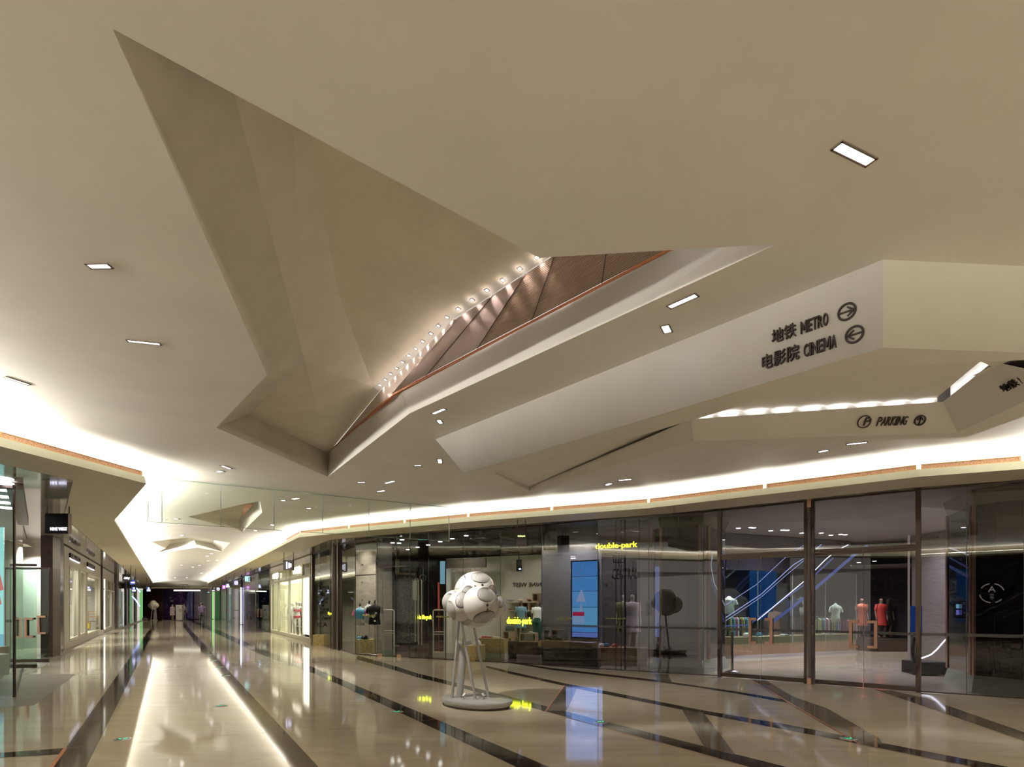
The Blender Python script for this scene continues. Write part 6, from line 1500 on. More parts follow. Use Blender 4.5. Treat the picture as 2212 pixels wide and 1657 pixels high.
# wall texts
def walltext(txt, x0, x1, y0, y1, Y, lab, m=None, name='wall_lettering'):
    a_, b_ = PY(x0, y1, Y), PY(x1, y0, Y); o = text_on(name, txt, a_, Vector((1, 0, 0)), Z0, b_.z-a_.z, b_.x-a_.x, .02, m or M['black'], bold=.01); return tag(o, lab, 'lettering')
Yt = 24.9; lt = sm('faint_letters', (.012, .01, .01), .3)
struct(wallobj('wall_lettered', PY(810, 1300, 21.6), PY(853, 1300, 21.4), 0, ZS, .06, sm('lettered_brown', (.045, .035, .03), .35)))
walltext('agenvroxx', 813, 843, 1205, 1212, 21.3, 'dark agenvroxx lettering, top line on the brown wall', lt); walltext('& Emerica', 813, 842, 1214, 1220, 21.3, 'dark Emerica lettering, second line on the brown wall', lt); walltext('carhartt', 812, 843, 1221.5, 1228, 21.3, 'dark carhartt lettering, third line on the brown wall', lt)
Yl = 21.8; struct(wallobj('wall_lettered', PY(680, 1300, 24.6), PY(716, 1300, 23.0), 0, 3.0, .06, sm('taupe_lettered', (.13, .115, .095), .4)))
walltext('carhart', 684, 714, 1331, 1338, 22.6, 'dark carhart lettering on the taupe wall left of the fluted column', lt); walltext('XLA', 683, 707, 1345, 1354, 22.6, 'dark XLA lettering below the carhart lettering', lt)
a_, b_ = PY(683, 1322, 22.7), PY(713, 1264, 22.7)
g = MB()
rnd = random.Random(4)
for r_ in range(7):
    zc_ = b_.z-.09-r_*.145; x_ = a_.x+.05
    while x_ < b_.x-.08:
        w_ = rnd.uniform(.05, .16); h_ = rnd.uniform(.06, .12)
        if rnd.random() < .72: g.box((x_+w_/2, 22.7, zc_), (w_, .01, h_)); 
        if rnd.random() < .4: g.ball((x_+w_/2, 22.7, zc_), h_*.55, 0, 10, 6, (1, .06, 1))
        x_ += w_+.04
o = g.build('wall_graphic', lt); tag(o, 'block of dark shop graphics on the taupe wall left of the fluted column', 'wall graphic', kind='stuff')
a_, b_ = PY(692, 1399, 23.2), PY(716, 1369, 23.2); g = MB(); g.box(((a_.x+b_.x)/2, 22.5, b_.z/2), (b_.x-a_.x, .4, b_.z)); tag(g.build('strand_board_crate', M['osb']), 'strand board crate behind the glass left of the fluted column', 'crate')
# frosted disc logo on the glass by the door
c = onF(914.5, off=.02); c.z = zat(1248.5, c.y); arrow_icon('disc_logo', c, Vector((1, 0, 0)), Z0, Vector((0, -1, 0)), .10, None, None, sm('pale_letter', (.35, .3, .27))); o = bpy.data.objects['disc_logo']; tag(o, 'small pale ring emblem on the glass beside the tall bar handles', 'emblem')
# red upright pipe and blue panel left of the display wall
p_ = PY(948, 1300, 18.9); g = MB(); g.tube([(p_.x, p_.y, zat(1320, 18.9)), (p_.x, p_.y, zat(1258, 18.9))], .035, n=8); g.tube([(p_.x, p_.y, 0), (p_.x, p_.y, zat(1320, 18.9))], .012, n=6); tag(g.build('red_pole', mat('red_paint', (.45, .06, .04), .4)), 'upright red pole behind the glass left of the sculpture', 'pole')
g = MB(); p_ = PY(956, 1300, 18.95); g.box((p_.x, p_.y, zat(1237, 18.95)), (.16, .04, .75)); tag(g.build('sky_panel', emis('skyblue_panel', (.22, .42, .55), .6)), 'small pale blue panel left of the sculpture top', 'panel')
# ---------------------------------------------------------------- contents of the reflected fashion display
tl_ = on(dp, ex_, 1125, 1379, .60); zfeet = .53
mb = person('mannequin', Vector((tl_.x, tl_.y, .525)), 1.20, 'reflected bronze mannequin in a pale blue sleeveless dress on the dark bench', mat('dress_blue', (.16, .30, .36), .7), mat('dress_blue2', (.14, .27, .33), .7), None, D_SK, .02, math.radians(170), skirt=True, cat='mannequin')
L_ = Vector(mb['_w']); g = MB(); g.lathe(L_, [(.02, 1.18), (.09, 1.185), (.10, 1.205), (.04, 1.23)], 0, 14, 1, 1); g.build('hat', mat('straw', (.6, .42, .3), .7), mb)
tl_ = on(dp, ex_, 1160.5, 1379, .60)
person('mannequin', Vector((tl_.x, tl_.y, .525)), 1.18, 'reflected bronze mannequin in a white shirt and green shorts beside the blue dress', WHT, mat('teal_shorts', (.02, .09, .07), .7), None, D_SK, .02, math.radians(170), cat='mannequin')
CUBE_Z = .522+on(dp, ex_, 1125, 1361, .86).z-on(dp, ex_, 1125, 1379, .86).z; CUBE_Z2 = .522+on(dp, ex_, 1092, 1358, .82).z-on(dp, ex_, 1092, 1379, .82).z; CUBE_Z3 = .582+on(gp, eg, 1195, 1360, .3).z-on(gp, eg, 1179, 1383, .3).z
def bag(c, w, h, m, lab, name='handbag', d=.14):
    t = thing(name, c, lab, 'handbag'); g = MB(); vs = []; 
    for z, f in ((0, 1), (h*.5, 1.05), (h, .82)):
        vs += [c+Vector((sx*w/2*f, sy*d/2*f, z)) for sx, sy in ((-1, -1), (1, -1), (1, 1), (-1, 1))]
    g.add(vs, [[3, 2, 1, 0]]+[[4*j+i, 4*j+(i+1) % 4, 4*j+4+(i+1) % 4, 4*j+4+i] for j in range(2) for i in range(4)]+[[8, 9, 10, 11]]); g.build('body', m, t)
    for s_ in (-1, 1):
        g = MB(); g.tube([c+Vector((w*.28*math.cos(a_), s_*d*.3, h*.9+h*.75*math.sin(a_))) for a_ in [math.pi*k/10 for k in range(11)]], .007, n=5); g.build('strap', m, t)
BAG = mat('bag_dark', (.035, .03, .035), .4); BAGG = mat('bag_green', (.05, .07, .06), .5)
q_ = on(dp, ex_, 1144, 1336.5, .2); q_.z = zs3+.0; bag(q_, .18, .12, BAGG, 'small reflected dark green handbag on the lower shelf between the mannequins')
q_ = on(dp, ex_, 1101, 1358, .82); q_.z = CUBE_Z2; bag(q_, .26, .15, BAGG, 'rounded reflected dark green handbag on the wooden cube left of the mannequin')
# little shoes on shelves
def shoe(c, m, lab, grp, s=1.0, ang=0.0, name='shoe', heel=False):
    R = Matrix.Rotation(ang, 3, 'Z'); g = MB(); prof = [(-.11, .03, .055), (-.06, .035, .06), (0, .032, .04), (.06, .036, .028), (.12, .02, .015)]
    vs = []
    for x, w, h in prof:
        b0 = .045 if heel and x < 0 else (.02 if heel and x < .05 else 0)
        for a_ in range(8):
            th = 2*math.pi*a_/8; vs.append(c+R@Vector((x, w*math.cos(th), b0+h*.5+h*.5*math.sin(th)))*s)
    g.add(vs, [[j*8+k, j*8+(k+1) % 8, (j+1)*8+(k+1) % 8, (j+1)*8+k] for j in range(4) for k in range(8)]+[list(range(8))[::-1], list(range(32, 40))], 0, True)
    if heel: g.tube([c+R@Vector((-.10, 0, .05))*s, c+R@Vector((-.105, 0, 0))*s], [.012*s, .005*s], n=5)
    o = g.build(name, m); tag(o, lab, 'shoe', grp); return o
SH = [mat('shoe_tan', (.45, .25, .14), .5), mat('shoe_dark', (.03, .025, .03), .3), mat('shoe_coral', (.5, .12, .08), .5), mat('shoe_grey', (.3, .3, .32), .5)]
for k, px in enumerate((1100, 1103.5, 1107.5, 1111)): 
    q_ = on(dp, ex_, px, 1318, .15); q_.z = zs2; shoe(q_, SH[(0, 2, 0, 2)[k]], 'small tan or coral shoe in the row on the middle reflected shelf', 'shoes on the middle reflected shelf', .8, 1.6)
for k, px in enumerate((1142, 1145.5)): 
    q_ = on(dp, ex_, px, 1300, .15); q_.z = zs1; shoe(q_, SH[(2, 0)[k]], 'coral heeled shoe of the pair on the upper reflected shelf', 'pair of coral shoes on the upper shelf', 1.0, 1.2, heel=True)
q_ = on(dp, ex_, 1134, 1360, .86); q_.z = CUBE_Z; shoe(q_, SH[1], 'reflected dark shoe standing on the wide wooden cube by the mannequin', None, 1.0, .3)
q_ = on(dp, ex_, 1151, 1360, .86); q_.z = CUBE_Z; shoe(q_, SH[3], 'reflected grey shoe at the right on the wide wooden cube', None, 1.0, .2)
q_ = on(gp, eg, 1188, 1383, .45); q_.z = .581; shoe(q_, SH[1], 'black high heeled shoe lying on the shoe bench left of the dark cube', None, 1.3, .1, heel=True)
q_ = on(gp, eg, 1209, 1383, .3); q_.z = .607; shoe(q_, SH[1], 'black shoe inside the dark wood cube on the shoe bench', None, .9, .1)
q_ = on(gp, eg, 1187, 1360, .3); q_.z = CUBE_Z3; shoe(q_, SH[3], 'pale blue shoe on top of the open white cube', None, .9, .0)
# sail boat ornament on upper shelf
q_ = on(dp, ex_, 1103, 1300, .15); q_.z = zs1; t = thing('model_boat', q_, 'small pale model sailing boat on the upper reflected shelf', 'ornament')
g = MB(); g.lathe(q_, [(.02, 0), (.09, .05), (.11, .09), (0, .09)], 0, 14, 1.2, .5); g.build('hull', M['shopgrey'], t)
g = MB(); g.tube([q_+Z0*.08, q_+Z0*.33], .004, n=5); g.tube([q_+Z0*.33, q_+Vector((.12, 0, .1))], .003, n=4); g.tube([q_+Z0*.33, q_+Vector((-.12, 0, .1))], .003, n=4); g.build('mast_and_rigging', M['shopgrey'], t)
# ---------------------------------------------------------------- behind the entrance doors: mannequins, rails, bags, caps
def onY(px, Y, z=0.0): q = PY(px, 1300, Y); return Vector((q.x, q.y, z))
MB_ = [(1574, 17.9, 1.62, 'headless looking white shirt', WHT, mat('yellow_green', (.40, .42, .12), .7))]
torso(1575, 1326, 18.0, 1.05, 'display torso in a white printed shirt at the left end of the inner shop window', WHT, top_px=1288, zf_=0)
torso(1716, 1333, 19.0, 1.1, 'display torso in a navy shirt right of the entrance door handles', mat('navy', (.03, .035, .10), .7), top_px=1292, zf_=.0)
torso(1730, 1328, 19.4, 1.0, 'display torso in a white numbered shirt next to the navy one', WHT, top_px=1290)
torso(1805, 1344, 19.85, .95, 'slim white dress on a hanger between the two entrance doors', WHT, top_px=1303)
DRESS = mat('red_dress', (.33, .025, .02), .6)
for px, Y, c_, lb, sk in ((1903, 20.2, DRESS, 'bronze mannequin in a long red dress behind the second entrance door', True), (1917, 20.95, BLK, 'bronze mannequin in a short black dress beside the red dress', True), (1861, 20.0, mat('rust_dress', (.25, .06, .03), .6), 'bronze mannequin in a rust dress behind the right door handles', True), (1525, 16.0, mat('grey_top', (.22, .17, .17), .7), 'bronze mannequin in a grey top left of the entrance door post', False), (1674, 19.6, mat('pattern_dress', (.28, .16, .14), .7), 'mannequin in a patterned dress under the blue poster', True)):
    base_z = {1903: .42, 1917: .42, 1861: .42, 1525: .45, 1674: .0}[px]
    person('mannequin', onY(px, Y, base_z), 1.42 if Y > 19.9 else 1.6, lb, c_, c_ if sk else mat('shorts_dark', (.05, .06, .09), .7), None, D_SK, .02, math.radians(180), skirt=sk, cat='mannequin')
g = MB(); a_ = onY(1848, 20.4); b_ = onY(1935, 20.4); g.wall(a_, b_, 0, .42, 1.5); g.build('trim_12', M['wall_brown'])['kind'] = 'structure'
g = MB(); a_ = onY(1513, 16.0); b_ = onY(1548, 16.0); g.wall(a_, b_, 0, .45, .5); g.build('trim_12', M['wall_brown'])['kind'] = 'structure'
for px, py, lb in ((1822, 1298, 'dark handbag hanging at the left on the grey back wall'), (1872, 1294, 'dark handbag hanging at the right on the grey back wall')):
    q_ = on(sp, es, px, py+6, -3.42); bag(q_, .28, .2, BAG, lb)
def rail(x0, x1, py, Y, lab, nn_, pal, grp, L=.75):
    p = onY(x0, Y, zat(py, Y)); q = onY(x1, Y, zat(py, Y)); t = thing('clothes_rack', onY((x0+x1)/2, Y), lab, 'clothes rack')
    for e in (p, q):
        g = MB(); g.tube([Vector((e.x, e.y, 0)), e], .014, n=6); g.build('upright', M['bronze'], t)
    g = MB(); g.tube([p, q], .014, n=6); g.build('rail', M['bronze'], t)
    for k in range(nn_):
        c = lerp(p, q, (k+.7)/(nn_+.4)); g = MB(); m = pal[k % len(pal)]; w_ = .2; l_ = L*(1+.12*((k*7) % 3))
        g.add([c+Vector((dx, s_*w_*f, z)) for dx in (-.022, .022) for z, f in ((-.03, .2), (-.10, .9), (-l_, 1.0)) for s_ in (-1, 1)], [[0, 1, 3, 2], [2, 3, 5, 4], [6, 7, 9, 8], [8, 9, 11, 10], [0, 2, 8, 6], [2, 4, 10, 8], [1, 3, 9, 7], [3, 5, 11, 9], [4, 5, 11, 10], [0, 1, 7, 6]])
        g.tube([c+Z0*(-.03), c+Z0*.0], .004, n=4)
        tag(g.build('hanging_garment', m), 'garment hanging on ' + lab.split(' of ')[0][:60], 'garment', grp)
pal2 = [mat(f'rack_{k}', c, .8) for k, c in enumerate([(.30, .32, .12), (.04, .10, .22), (.10, .28, .30), (.30, .05, .14), (.5, .48, .45), (.05, .05, .07), (.35, .20, .05)])]
rail(1572, 1618, 1331, 19.0, 'dark clothes rail at the left of the inner shop', 11, pal2, 'garments on the left rail of the inner shop')
rail(1765, 1812, 1333, 20.4, 'dark clothes rail behind the right door leaf of the first entrance', 11, pal2, 'garments on the middle rail of the inner shop', .65)
rail(1826, 1852, 1337, 20.8, 'dark clothes rail left of the rust dress', 8, pal2[3:], 'garments on the right rail of the inner shop', .6)
for px, m, lb in ((1612, WHT, 'white cap on the oak plinth left of the door handles'), (1640, BLU, 'blue and white cap on the oak plinth behind the door handles')):
    q_ = on(sp, es, px, 1385, -.3); q_.z = .62; cap(q_, m, REDC if m is WHT else WHT, lb, s=1.1)
for k, px in enumerate((1690, 1698, 1780, 1792, 1800)):
    q_ = on(sp, es, px, 1385, -.3); q_.z = .62; g = MB(); g.lathe(q_, [(.0, 0), (.05, 0), (.055, .03), (.03, .05), (0, .05)], 0, 12, 1.6, 1); tag(g.build('small_accessory', [WHT, SH[3], WHT, SH[3], WHT][k]), 'small pale accessory lying on the oak plinth of the inner shop', 'accessory', 'small accessories on the oak plinth')
for k, (px, m) in enumerate(((1299, WHT), (1310, BLU), (1328, REDC))):
    q_ = on(rp, er, px, 1396, .1); q_.z = .46; cap(q_, m, REDC, ['white and red cap on the left plinth below the CENTRAL lettering', 'blue cap beside the white cap on the left plinth', 'red cap lying alone on the left plinth'][k], s=.95)
for px, Y, sk, tp, lb in ((1347, 16.9, W_SK, mat('cream_top', (.30, .27, .12), .7), 'white mannequin in a dark cream top, left one behind the CENTRAL lettering'), (1366, 16.6, W_SK, mat('white_pink', (.60, .52, .54), .7), 'white mannequin in a long white dress behind the CENTRAL lettering')):
    person('mannequin', onY(px, Y, .3), 1.62, lb, tp, tp, None, sk, .02, math.radians(180), skirt=True, cat='mannequin')
g = MB(); a_ = onY(1335, 16.8); b_ = onY(1380, 16.7); g.wall(a_, b_, 0, .30, .6); g.build('trim_12', M['wall_brown'])['kind'] = 'structure'
# blue bag shapes behind that pane
for px, lb in ((1402, 'tall rounded blue lit bag shape, left of the pair beside the dark pillar'), (1412, 'tall rounded blue lit bag shape, right of the pair beside the dark pillar')):
    q_ = onY(px, 15.55 if px < 1410 else 15.75); g = MB(); z0_, z1_ = zat(1332, 15.55), zat(1290, 15.55); w_ = .085
    g.tube([(q_.x-w_, q_.y, z0_)]+[(q_.x-w_*math.cos(a_), q_.y, z1_-w_+w_*math.sin(a_)) for a_ in [math.pi*k/8 for k in range(9)]]+[(q_.x+w_, q_.y, z0_)], .012, n=6)
    g.box((q_.x, q_.y, (z0_+z1_)/2-.05), (w_*1.7, .02, (z1_-z0_)*.7)); g.tube([(q_.x, q_.y, 0), (q_.x, q_.y, z0_)], .01, n=5)
    tag(g.build('window_figure', sm('steel_blue', (.10, .25, .38), .3)), lb, 'window figure')
# stanchion by the door
q_ = PY(1580, 1452, 14.0); q_ = P(1582, 1452, 0); g = MB(); g.tube([(q_.x, q_.y, .03), (q_.x, q_.y, .95)], .03, n=10); g.lathe((q_.x, q_.y, 0), [(0, 0), (.17, 0), (.17, .015), (.05, .05), (0, .05)], 0, 20); tag(g.build('barrier_post', M['steel']), 'single steel barrier post standing just inside the entrance doors', 'barrier post')
# standing poster frame near the stone wall
Yp = 16.0; a_, b_ = PY(1969, 1365, Yp), PY(1991, 1309, Yp); t = thing('poster_stand', ((a_.x+b_.x)/2, Yp, 0), 'blue poster stand in front of the stone wall in the lobby', 'poster stand')
g = MB(); g.box(((a_.x+b_.x)/2, Yp, (a_.z+b_.z)/2), (b_.x-a_.x, .04, b_.z-a_.z)); g.build('poster', emis('poster_deep_blue', (.02, .06, .28), .8), t)
g = MB(); g.box(((a_.x+b_.x)/2, Yp+.03, b_.z/2), (b_.x-a_.x+.04, .03, b_.z)); g.build('frame', M['steel'], t); g = MB(); g.box(((a_.x+b_.x)/2, Yp, .02), (.5, .4, .04)); g.build('foot', M['steel'], t)
# video monitors on the far lobby wall
for y0, y1, lb, cc2 in ((1304.5, 1315, 'upper lit monitor left of the right dark pillar', (.25, .55, .75)), (1317, 1329, 'lower lit monitor left of the right dark pillar', (.20, .22, .75))):
    a_, b_ = PY(2066, y1, 11.3), PY(2087, y0, 11.3); g = MB(); g.box(((a_.x+b_.x)/2, 11.33, (a_.z+b_.z)/2), (b_.x-a_.x, .03, b_.z-a_.z)); t = g.build('monitor', M['black']); tag(t, lb, 'monitor')
    g = MB(); g.box(((a_.x+b_.x)/2, 11.31, (a_.z+b_.z)/2), ((b_.x-a_.x)*.94, .01, (b_.z-a_.z)*.88)); g.build('lit_screen', emis('monitor_pic', cc2, 1.0), t)
# table with silver jars seen in the right dark pillar
Yj = 10.35
# emblem in a ring on the right glass
c = onF(2142, off=.02); c.z = zat(1281.5, c.y); e_r = (onF(2200)-onF(2100)).normalized(); nr_ = Vector((e_r.y, -e_r.x, 0)); nr_ = nr_ if nr_.y < 0 else -nr_
t = thing('ring_emblem', c, 'pale open ring emblem with a letter A on the glass at the right edge', 'emblem')
pe = glass('etched', (.7, .7, .75), .5, rough=.6); pe = sm('etched_grey', (.20, .20, .23), .6)
g = MB(); rr = .165
for a0, a1 in ((.3, 1.35), (1.75, 2.6), (3.3, 4.6), (5.0, 5.6)):
    pts_ = [c+e_r*math.cos(a_)*rr+Z0*math.sin(a_)*rr*1.0 for a_ in [a0+(a1-a0)*k/10 for k in range(11)]]; g.tube(pts_, .010, n=5)
g.build('ring', pe, t); text_on('letter_a', 'A', c+Vector((0, 0, .02))-e_r*.05, e_r, Z0, .10, .10, .006, pe, t, bold=.0)
g = MB()
for k in range(3): g.box(c+Z0*(-.02-.03*k), (.05, .005, .007), 0, math.atan2(e_r.y, e_r.x))
g.build('small_lines', pe, t)
# ---------------------------------------------------------------- escalators with light lines
def tubes(name, segs, Y, r, m, par, Y2=None):
    for pts_ in segs:
        g = MB(); n_ = len(pts_); g.tube([PY(x, y, lerp(Y, Y2 if Y2 is not None else Y, i/(n_-1))) for i, (x, y) in enumerate(pts_)], r, n=6); g.build(name, m, par)
es1 = thing('escalator', onY(1600, 15.6), 'modelled reflection of an escalator, thin blue white light lines rising right behind the entrance doors', 'escalator')  # escalator reflection in the glass, modelled as solid glowing tubes
BL1 = emis('line_light', (.45, .55, 1.0), 1.6); BL2 = emis('line_light_bright', (.7, .75, 1.0), 3.2); BL0 = emis('line_light_dim', (.18, .24, .62), .8)
tubes('light_line', [[(1568, 1306.5), (1635, 1262), (1694, 1206.5), (1739, 1176)], [(1568, 1341), (1644, 1290), (1700, 1241), (1739, 1209)]], 15.6, .007, BL1, es1, 16.6)
tubes('light_line', [[(1568, 1334), (1644, 1284), (1714, 1220), (1739, 1205), (1775, 1176)]], 15.6, .011, BL1, es1, 16.8)
tubes('light_line', [[(1636, 1340), (1739, 1254), (1783, 1209), (1806, 1190), (1832, 1177)]], 15.6, .012, BL2, es1, 17)
tubes('handrail', [[(1669, 1344), (1739, 1290), (1844, 1200), (1872, 1180)]], 15.6, .04, BL0, es1, 17.2)
tubes('handrail', [[(1568, 1352), (1617, 1350), (1739, 1262), (1800, 1205)]], 15.75, .02, BL0, es1, 17)
es2 = thing('escalator', onY(2010, 13.2), 'dark escalator end with a bright curved white light line near the right pillar', 'escalator')
tubes('light_line', [[(1990, 1422), (2002, 1418), (2012, 1413.5), (2024, 1403), (2036, 1389), (2047, 1377)]], 12.9, .014, emis('white_line', (.85, .85, 1.0), 7.0), es2, 13.2)
g = MB(); p_ = PY(1994, 1400, 13.1); g.prism([(p_.x-.15, 13.0), (p_.x+.5, 13.0), (p_.x+.5, 13.6), (p_.x-.15, 13.6)], .02, .30); g.build('newel_skirt', M['black'], es2)
g = MB(); g.tube([PY(1980+8*math.cos(a_), 1405-30*math.sin(a_), 13.15) for a_ in [2.0+.28*k for k in range(9)]], .04, n=8); g.build('handrail', M['black'], es2)
# ---------------------------------------------------------------- left corridor shops
FLc = FACL
CW = M['creamwall']
def lwall(x0, x1, z0, z1, m, off=-.06, nm='wall_left', t_=.12): return struct(seg_wall(x0, x1, z0, z1, None, off, t_, FLc).build(nm, m))
def lz(px, py, off=0): c = onF(px, FLc, off); return zat(py, c.y)
# cream shop with three tall windows
fw = lwall(129.5, 138, 0, ZS, sm('grey_beige', (.32, .285, .24), .5))
holes = [(149, 1216.5, 168, 1396.5, 1369), (172, 1229, 183, 1384, 1378), (187, 1235, 214.5, 1384, 1373)]
# frame wall made of piers and lintels
xs_ = [138, 149, 168, 172, 183, 187, 214.5, 217]
f0 = seg_wall(138, 217, 3.02, ZS-.03, None, -.06, .14, FLc); 
for x0, x1 in ((138, 149), (168, 172), (183, 187), (214.5, 217)): f0.wall(onF(x0, FLc, -.06), onF(x1, FLc, -.06), 0, 3.02, .14)
for x0, x1, zb_ in ((149, 168, .26), (172, 183, .30), (187, 214.5, .22)): f0.wall(onF(x0, FLc, -.06), onF(x1, FLc, -.06), 0, zb_, .14)
sh = struct(f0.build('wall_shopfront', CW))
for x0, x1, zb_ in ((149, 168, .26), (172, 183, .30), (187, 214.5, .22)):
    win_n[0] += 1; g = MB(); g.wall(onF(x0, FLc, -.08), onF(x1, FLc, -.08), zb_, 3.02, .012); w = struct(g.build(f'window_{win_n[0]}', M['glass']))
    g = MB(); a_, b_ = onF(x0, FLc, .0), onF(x1, FLc, .0); d = (b_-a_).normalized()
    g.wall(a_, a_+d*.09, zb_, 3.02, .05); g.wall(b_-d*.09, b_, zb_, 3.02, .05); g.wall(a_, b_, 2.95, 3.02, .05); g.wall(a_, b_, zb_, zb_+.08, .05); g.build('window_frame', M['cream'], w)
lit = sm('shop_lit_wall2', (.72, .70, .64), .6)
partition(217.5, 2.6, lit, FACL)
struct(seg_wall(130, 222, 0, ZS, None, -2.6, .1, FLc).build('wall_shop', lit))
for x in (146, 165, 185, 205, 232): 
    c = onF(x, FLc, -1.2); lamp_down(c.x, c.y, ZS-.1, 150*K_SHOP, .4, (1, .96, .90), 140)
def king(x0, x1, y0l, y1l, y0r, lab):
    p = onF(x0, FLc, .03); q = onF(x1, FLc, .03); e = (q-p).normalized(); a_ = on(p, e, x0, y1l, 0); tp_ = on(p, e, x0, y0l, 0)
    t = thing('shop_lettering', a_, lab, 'lettering'); text_on('lettering', 'KINGPRO', a_, e, Z0, tp_.z-a_.z, (q-p).length, .06, M['bronze'], t, bold=.01)
    g = MB(); g.box((a_+on(p, e, x1, y1l, 0))/2*0+Vector(((p.x+q.x)/2, (p.y+q.y)/2, a_.z-.02)), ((q-p).length*.95, .03, .03), 0, math.atan2(e.y, e.x)); g.box(Vector((p.x, p.y, (a_.z+tp_.z)/2)), (.04, .03, (tp_.z-a_.z)), 0, math.atan2(e.y, e.x)); g.build('glow_edge', emis('white_glow', (.85, .82, 1), 2), t)
king(149, 170, 1194, 1204.5, 1207, 'dark relief lettering with a white glow above the first tall window on the left'); king(187, 202, 1214, 1223.5, 1228, 'dark relief lettering with a white glow above the widest window on the left')
# chair and plants in that window
c = inF(193, .4, FLc); t = thing('wooden_chair', Vector((c.x, c.y, .0)), 'small wooden chair in the lit window of the left cream shop', 'chair')
WD = mat('chair_wood', (.45, .30, .16), .5)
for dx in (-.2, .2):
    for dy in (-.2, .2):
        g = MB(); g.tube([(c.x+dx, c.y+dy, .25), (c.x+dx, c.y+dy, 1.25 if dy > 0 else .72)], .022, n=6); g.build('leg', WD, t)
g = MB(); g.box((c.x, c.y, .72), (.46, .46, .04)); g.build('seat', WD, t)
g = MB()
for z in (.95, 1.1, 1.24): g.box((c.x, c.y+.2, z), (.4, .03, .05))
g.build('backrest', WD, t)
g = MB(); g.box((c.x, c.y, .125), (.9, .9, .25)); g.build('trim_13', M['shopwhite'])['kind'] = 'structure'
g = MB(); g.box((c.x+.05, c.y-.15, .5), (.22, .12, .3)); tag(g.build('yellow_bag', mat('yellow_cloth', (.6, .45, .03), .6)), 'bright yellow bag at the foot of the wooden chair', 'bag')
struct(post('wall_post', 218.3, 0, ZS, .28, .16, sm('brown_post2', (.05, .03, .025), .3), FLc))
# second cream shop
x0, x1 = 220.5, 246; sh2 = struct(seg_wall(x0, x1, 3.05, ZS-.02, None, -.05, .12, FLc).build('wall_shopfront', CW))
for x in (221.5, 224.5, 231, 239.5, 245): post('mullion', x, .15, 3.05, .16 if x != 224.5 else .22, .1, CW if x != 224.5 else M['lightbox'], FLc, parent=sh2)
seg_wall(x0, x1, 2.42, 2.52, None, 0, .08, FLc).build('transom', CW, sh2); seg_wall(x0, x1, .0, .22, None, 0, .1, FLc).build('kick_plate', CW, sh2)
win_n[0] += 1; struct(seg_wall(x0, x1, .2, 3.05, None, -.04, .012, FLc).build(f'window_{win_n[0]}', M['glass']))
partition(250, 2.2, sm('dark_green_shop', (.16, .15, .11), .5), FACL)
struct(seg_wall(x0, 250, 0, ZS, None, -2.2, .1, FLc).build('wall_shop', sm('dark_green_shop', (.16, .15, .11), .5)))
for x_, wd_, m in ((249, .35, sm('bronze_gloss', (.13, .105, .12), .18, metal=.6)), (253, .3, M['creamwall'])): struct(post('wall_column', x_, 0, ZS, wd_*1.6, .2, m, FLc))
# green glass doors further along
for x0, x1, hp in ((254.5, 262, None), (262, 270, 259)): glass_door(x0, x1, 3.4 if hp is None else 2.7, M['glass_green'], hp, 1.05, .5, 1, FLc, .2, rails=False)
for x0, x1, m in ((270, 273, M['black']), (276, 279, M['bronze']), (283, 286, M['black']), (291, 295, M['black'])): lwall(x0, x1, 0, ZS, m, .0, 'wall_pier')
win_n[0] += 1; struct(seg_wall(273, 291, .02, ZS, None, 0, .012, FLc).build(f'window_{win_n[0]}', M['glass_green']))
struct(seg_wall(252, 306, 0, ZS, None, -2.4, .1, FLc).build('wall_shop', sm('dark_teal_shop', (.035, .035, .03), .4)))
o = seg_wall(302, 309.5, 0, 3.2, None, .0, .05, FLc).build('green_panel', emis('green_panel', (.20, .52, .18), .75)); tag(o, 'tall bright green glowing glass panel at the far left end of the corridor', 'light panel')
o = thing('escalator', PY(295, 1310, 50), 'distant escalator drawn by blue light lines on the left side of the corridor', 'escalator')
tubes('light_line', [[(285.5, 1288), (293, 1296), (302, 1310)], [(294, 1270), (300, 1276), (303, 1279)]], 46, .05, BL1, o)
# white drum by the far left
q_ = P(313, 1339, 0); g = MB(); g.lathe((q_.x, q_.y, 0), [(0, 0), (.18, 0), (.24, .06), (.2, .16), (0, .2)], 0, 16, 1.3, 1); tag(g.build('white_drum', M['shopwhite']), 'small low white object on the floor by the far green panel', 'floor object')
# letters on the plum panel at the end
a_ = PY(366.5, 1300, 61.5); text_on('end_wall_lettering', 'THE\nPALACE', a_, Vector((1, 0, 0)), Z0, PY(0, 1290.5, 61.5).z-a_.z, (PY(376.5, 1300, 61.5)-a_).length, .05, sm('pale_letter2', (.40, .38, .42), .4), bold=0.0)
tag(bpy.data.objects['end_wall_lettering'], 'small pale THE PALACE lettering on the plum wall at the corridor end', 'lettering')
# small way finding words on the end bulkhead
for k, (x0, x1, y0, y1, tx) in enumerate(((390.5, 407, 1261.9, 1263.9, '卫生间 TOILET'), (389.5, 409, 1264.6, 1266.6, '电影院 CINEMA'), (397, 410, 1267.6, 1269.6, '地铁 METRO'))):
    Yb = 57+4*(k+.6)/3.6; zz = zat((y0+y1)/2, Yb)
    a_, b_ = PY(x0, y1, Yb-.3), PY(x1, y0, Yb-.3)
    text_on('end_sign_lettering', tx, a_, Vector((1, 0, 0)), Z0, b_.z-a_.z, b_.x-a_.x, .03, M['letter'], bold=.03)
    o = [q for q in bpy.data.objects if q.name.startswith('end_sign_lettering')][-1]; tag(o, ['top', 'middle', 'bottom'][k]+' line of tiny dark way finding letters under the far corridor ceiling', 'sign')
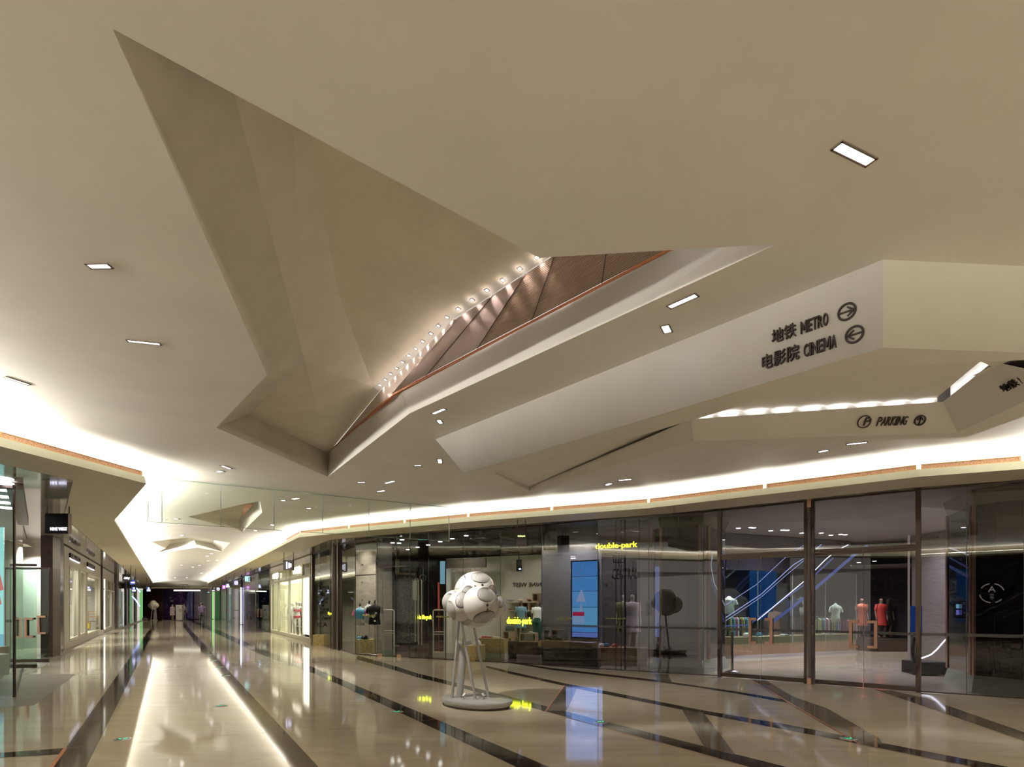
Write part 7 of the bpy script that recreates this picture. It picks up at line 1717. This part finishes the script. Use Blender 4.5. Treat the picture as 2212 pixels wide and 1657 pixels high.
# long light slot above the plum wall
g = MB(); p_, q_ = PY(376, 1275, 59), PY(432, 1275, 59); g.box(((p_.x+q_.x)/2, 59, zat(1275.5, 59)), (q_.x-p_.x, .12, .12)); tag(g.build('light_slot', emis('warm_slot', (1, .93, .75), 3)), 'level glowing light slot above the plum wall at the corridor end', 'light strip')
# dark ribbed curtain panels right of the plum wall
for k, (x0, x1, cc3) in enumerate(((405, 411, (.05, .06, .16)), (412, 417, (.10, .10, .22)), (420, 433, (.12, .10, .14)))):
    p_, q_ = PY(x0, 1300, 61.6), PY(x1, 1300, 61.6); g = MB(); g.box(((p_.x+q_.x)/2, 61.6, 1.6), (q_.x-p_.x, .1, 3.1)); tag(g.build('wall_panel', mat(f'panel_{k}', cc3, .2, coat=.5)), ['narrow blue panel', 'second paler blue panel', 'wide grey panel'][k]+' right of the plum wall at the corridor end', 'wall panel')
# round floor markers
def marker(px, py, lab):
    c = P(px, py, 0); t = thing('floor_marker', Vector((c.x, c.y, .003)), lab, 'floor marker', None)
    g = MB(); g.lathe((c.x, c.y, 0), [(0, .004), (.085, .006), (.098, .004), (.10, .003)], 0, 32); g.build('steel_ring', M['steel'], t)
    g = MB(); g.lathe((c.x, c.y, 0), [(0, .008), (.066, .008), (.07, .006)], 0, 28); g.build('green_face', sm('green_lens', (.02, .10, .05), .3), t)
    g = MB(); R = Matrix.Rotation(.3, 3, 'Z')
    for s_ in (-1, 1):
        pts_ = [Vector((c.x, c.y, .0095))+R@Vector((u, v, 0)) for u, v in ((s_*.008, -.01), (s_*.045, .025), (s_*.045, .0), (s_*.008, -.035))]; g.poly(pts_)
    g.build('running_arrow', emis('green_arrow', (.05, .85, .35), 1.4) if 'ga' not in M else M['ga'], t)
for x, y, lb in ((265, 1597, 'round steel ringed green floor marker near the bright reflection, lower left'), (477, 1525, 'round green floor marker beside the right edge of the bright corridor reflection'), (857, 1538, 'round green floor marker left of the sculpture base'), (1298, 1560, 'round green floor marker right of the sculpture on the dark stone band'), (1833, 1596, 'round green floor marker at the crossing of dark bands, lower right'),
    (487.5, 1460, 'small green floor marker on the dark strip, nearest of the corridor row'), (474, 1441.5, 'small green floor marker, second of the corridor row'), (460, 1427, 'small green floor marker, third of the corridor row'), (450, 1415.5, 'small green floor marker, fourth of the corridor row')): marker(x, y, lb)

# small mirrored shop name on the glass box of the left shop
kx = (K2-K1).normalized()
pA = on(Vector((-12.5, 9.75, 0)), (K1-Vector((-12.5, 9.75, 0))).normalized(), 13, 1345, .01); eA = (K1-Vector((-12.5, 9.75, 0))).normalized()
o = text_on('window_lettering', 'NINE WEST', pA, eA, Z0, .05, .22, .002, M['letter']); tag(o, 'small dark NINE WEST lettering on the left shop glass at the frame edge', 'lettering')
pB = onF(73, FL2, .01); pB.z = zat(1342, pB.y); o = text_on('window_lettering', 'NINE WEST', pB, Vector((-1, 0, 0)), Z0, .055, .30, .002, M['letter']); tag(o, 'small dark mirrored NINE WEST lettering on the open glass door leaf', 'lettering')
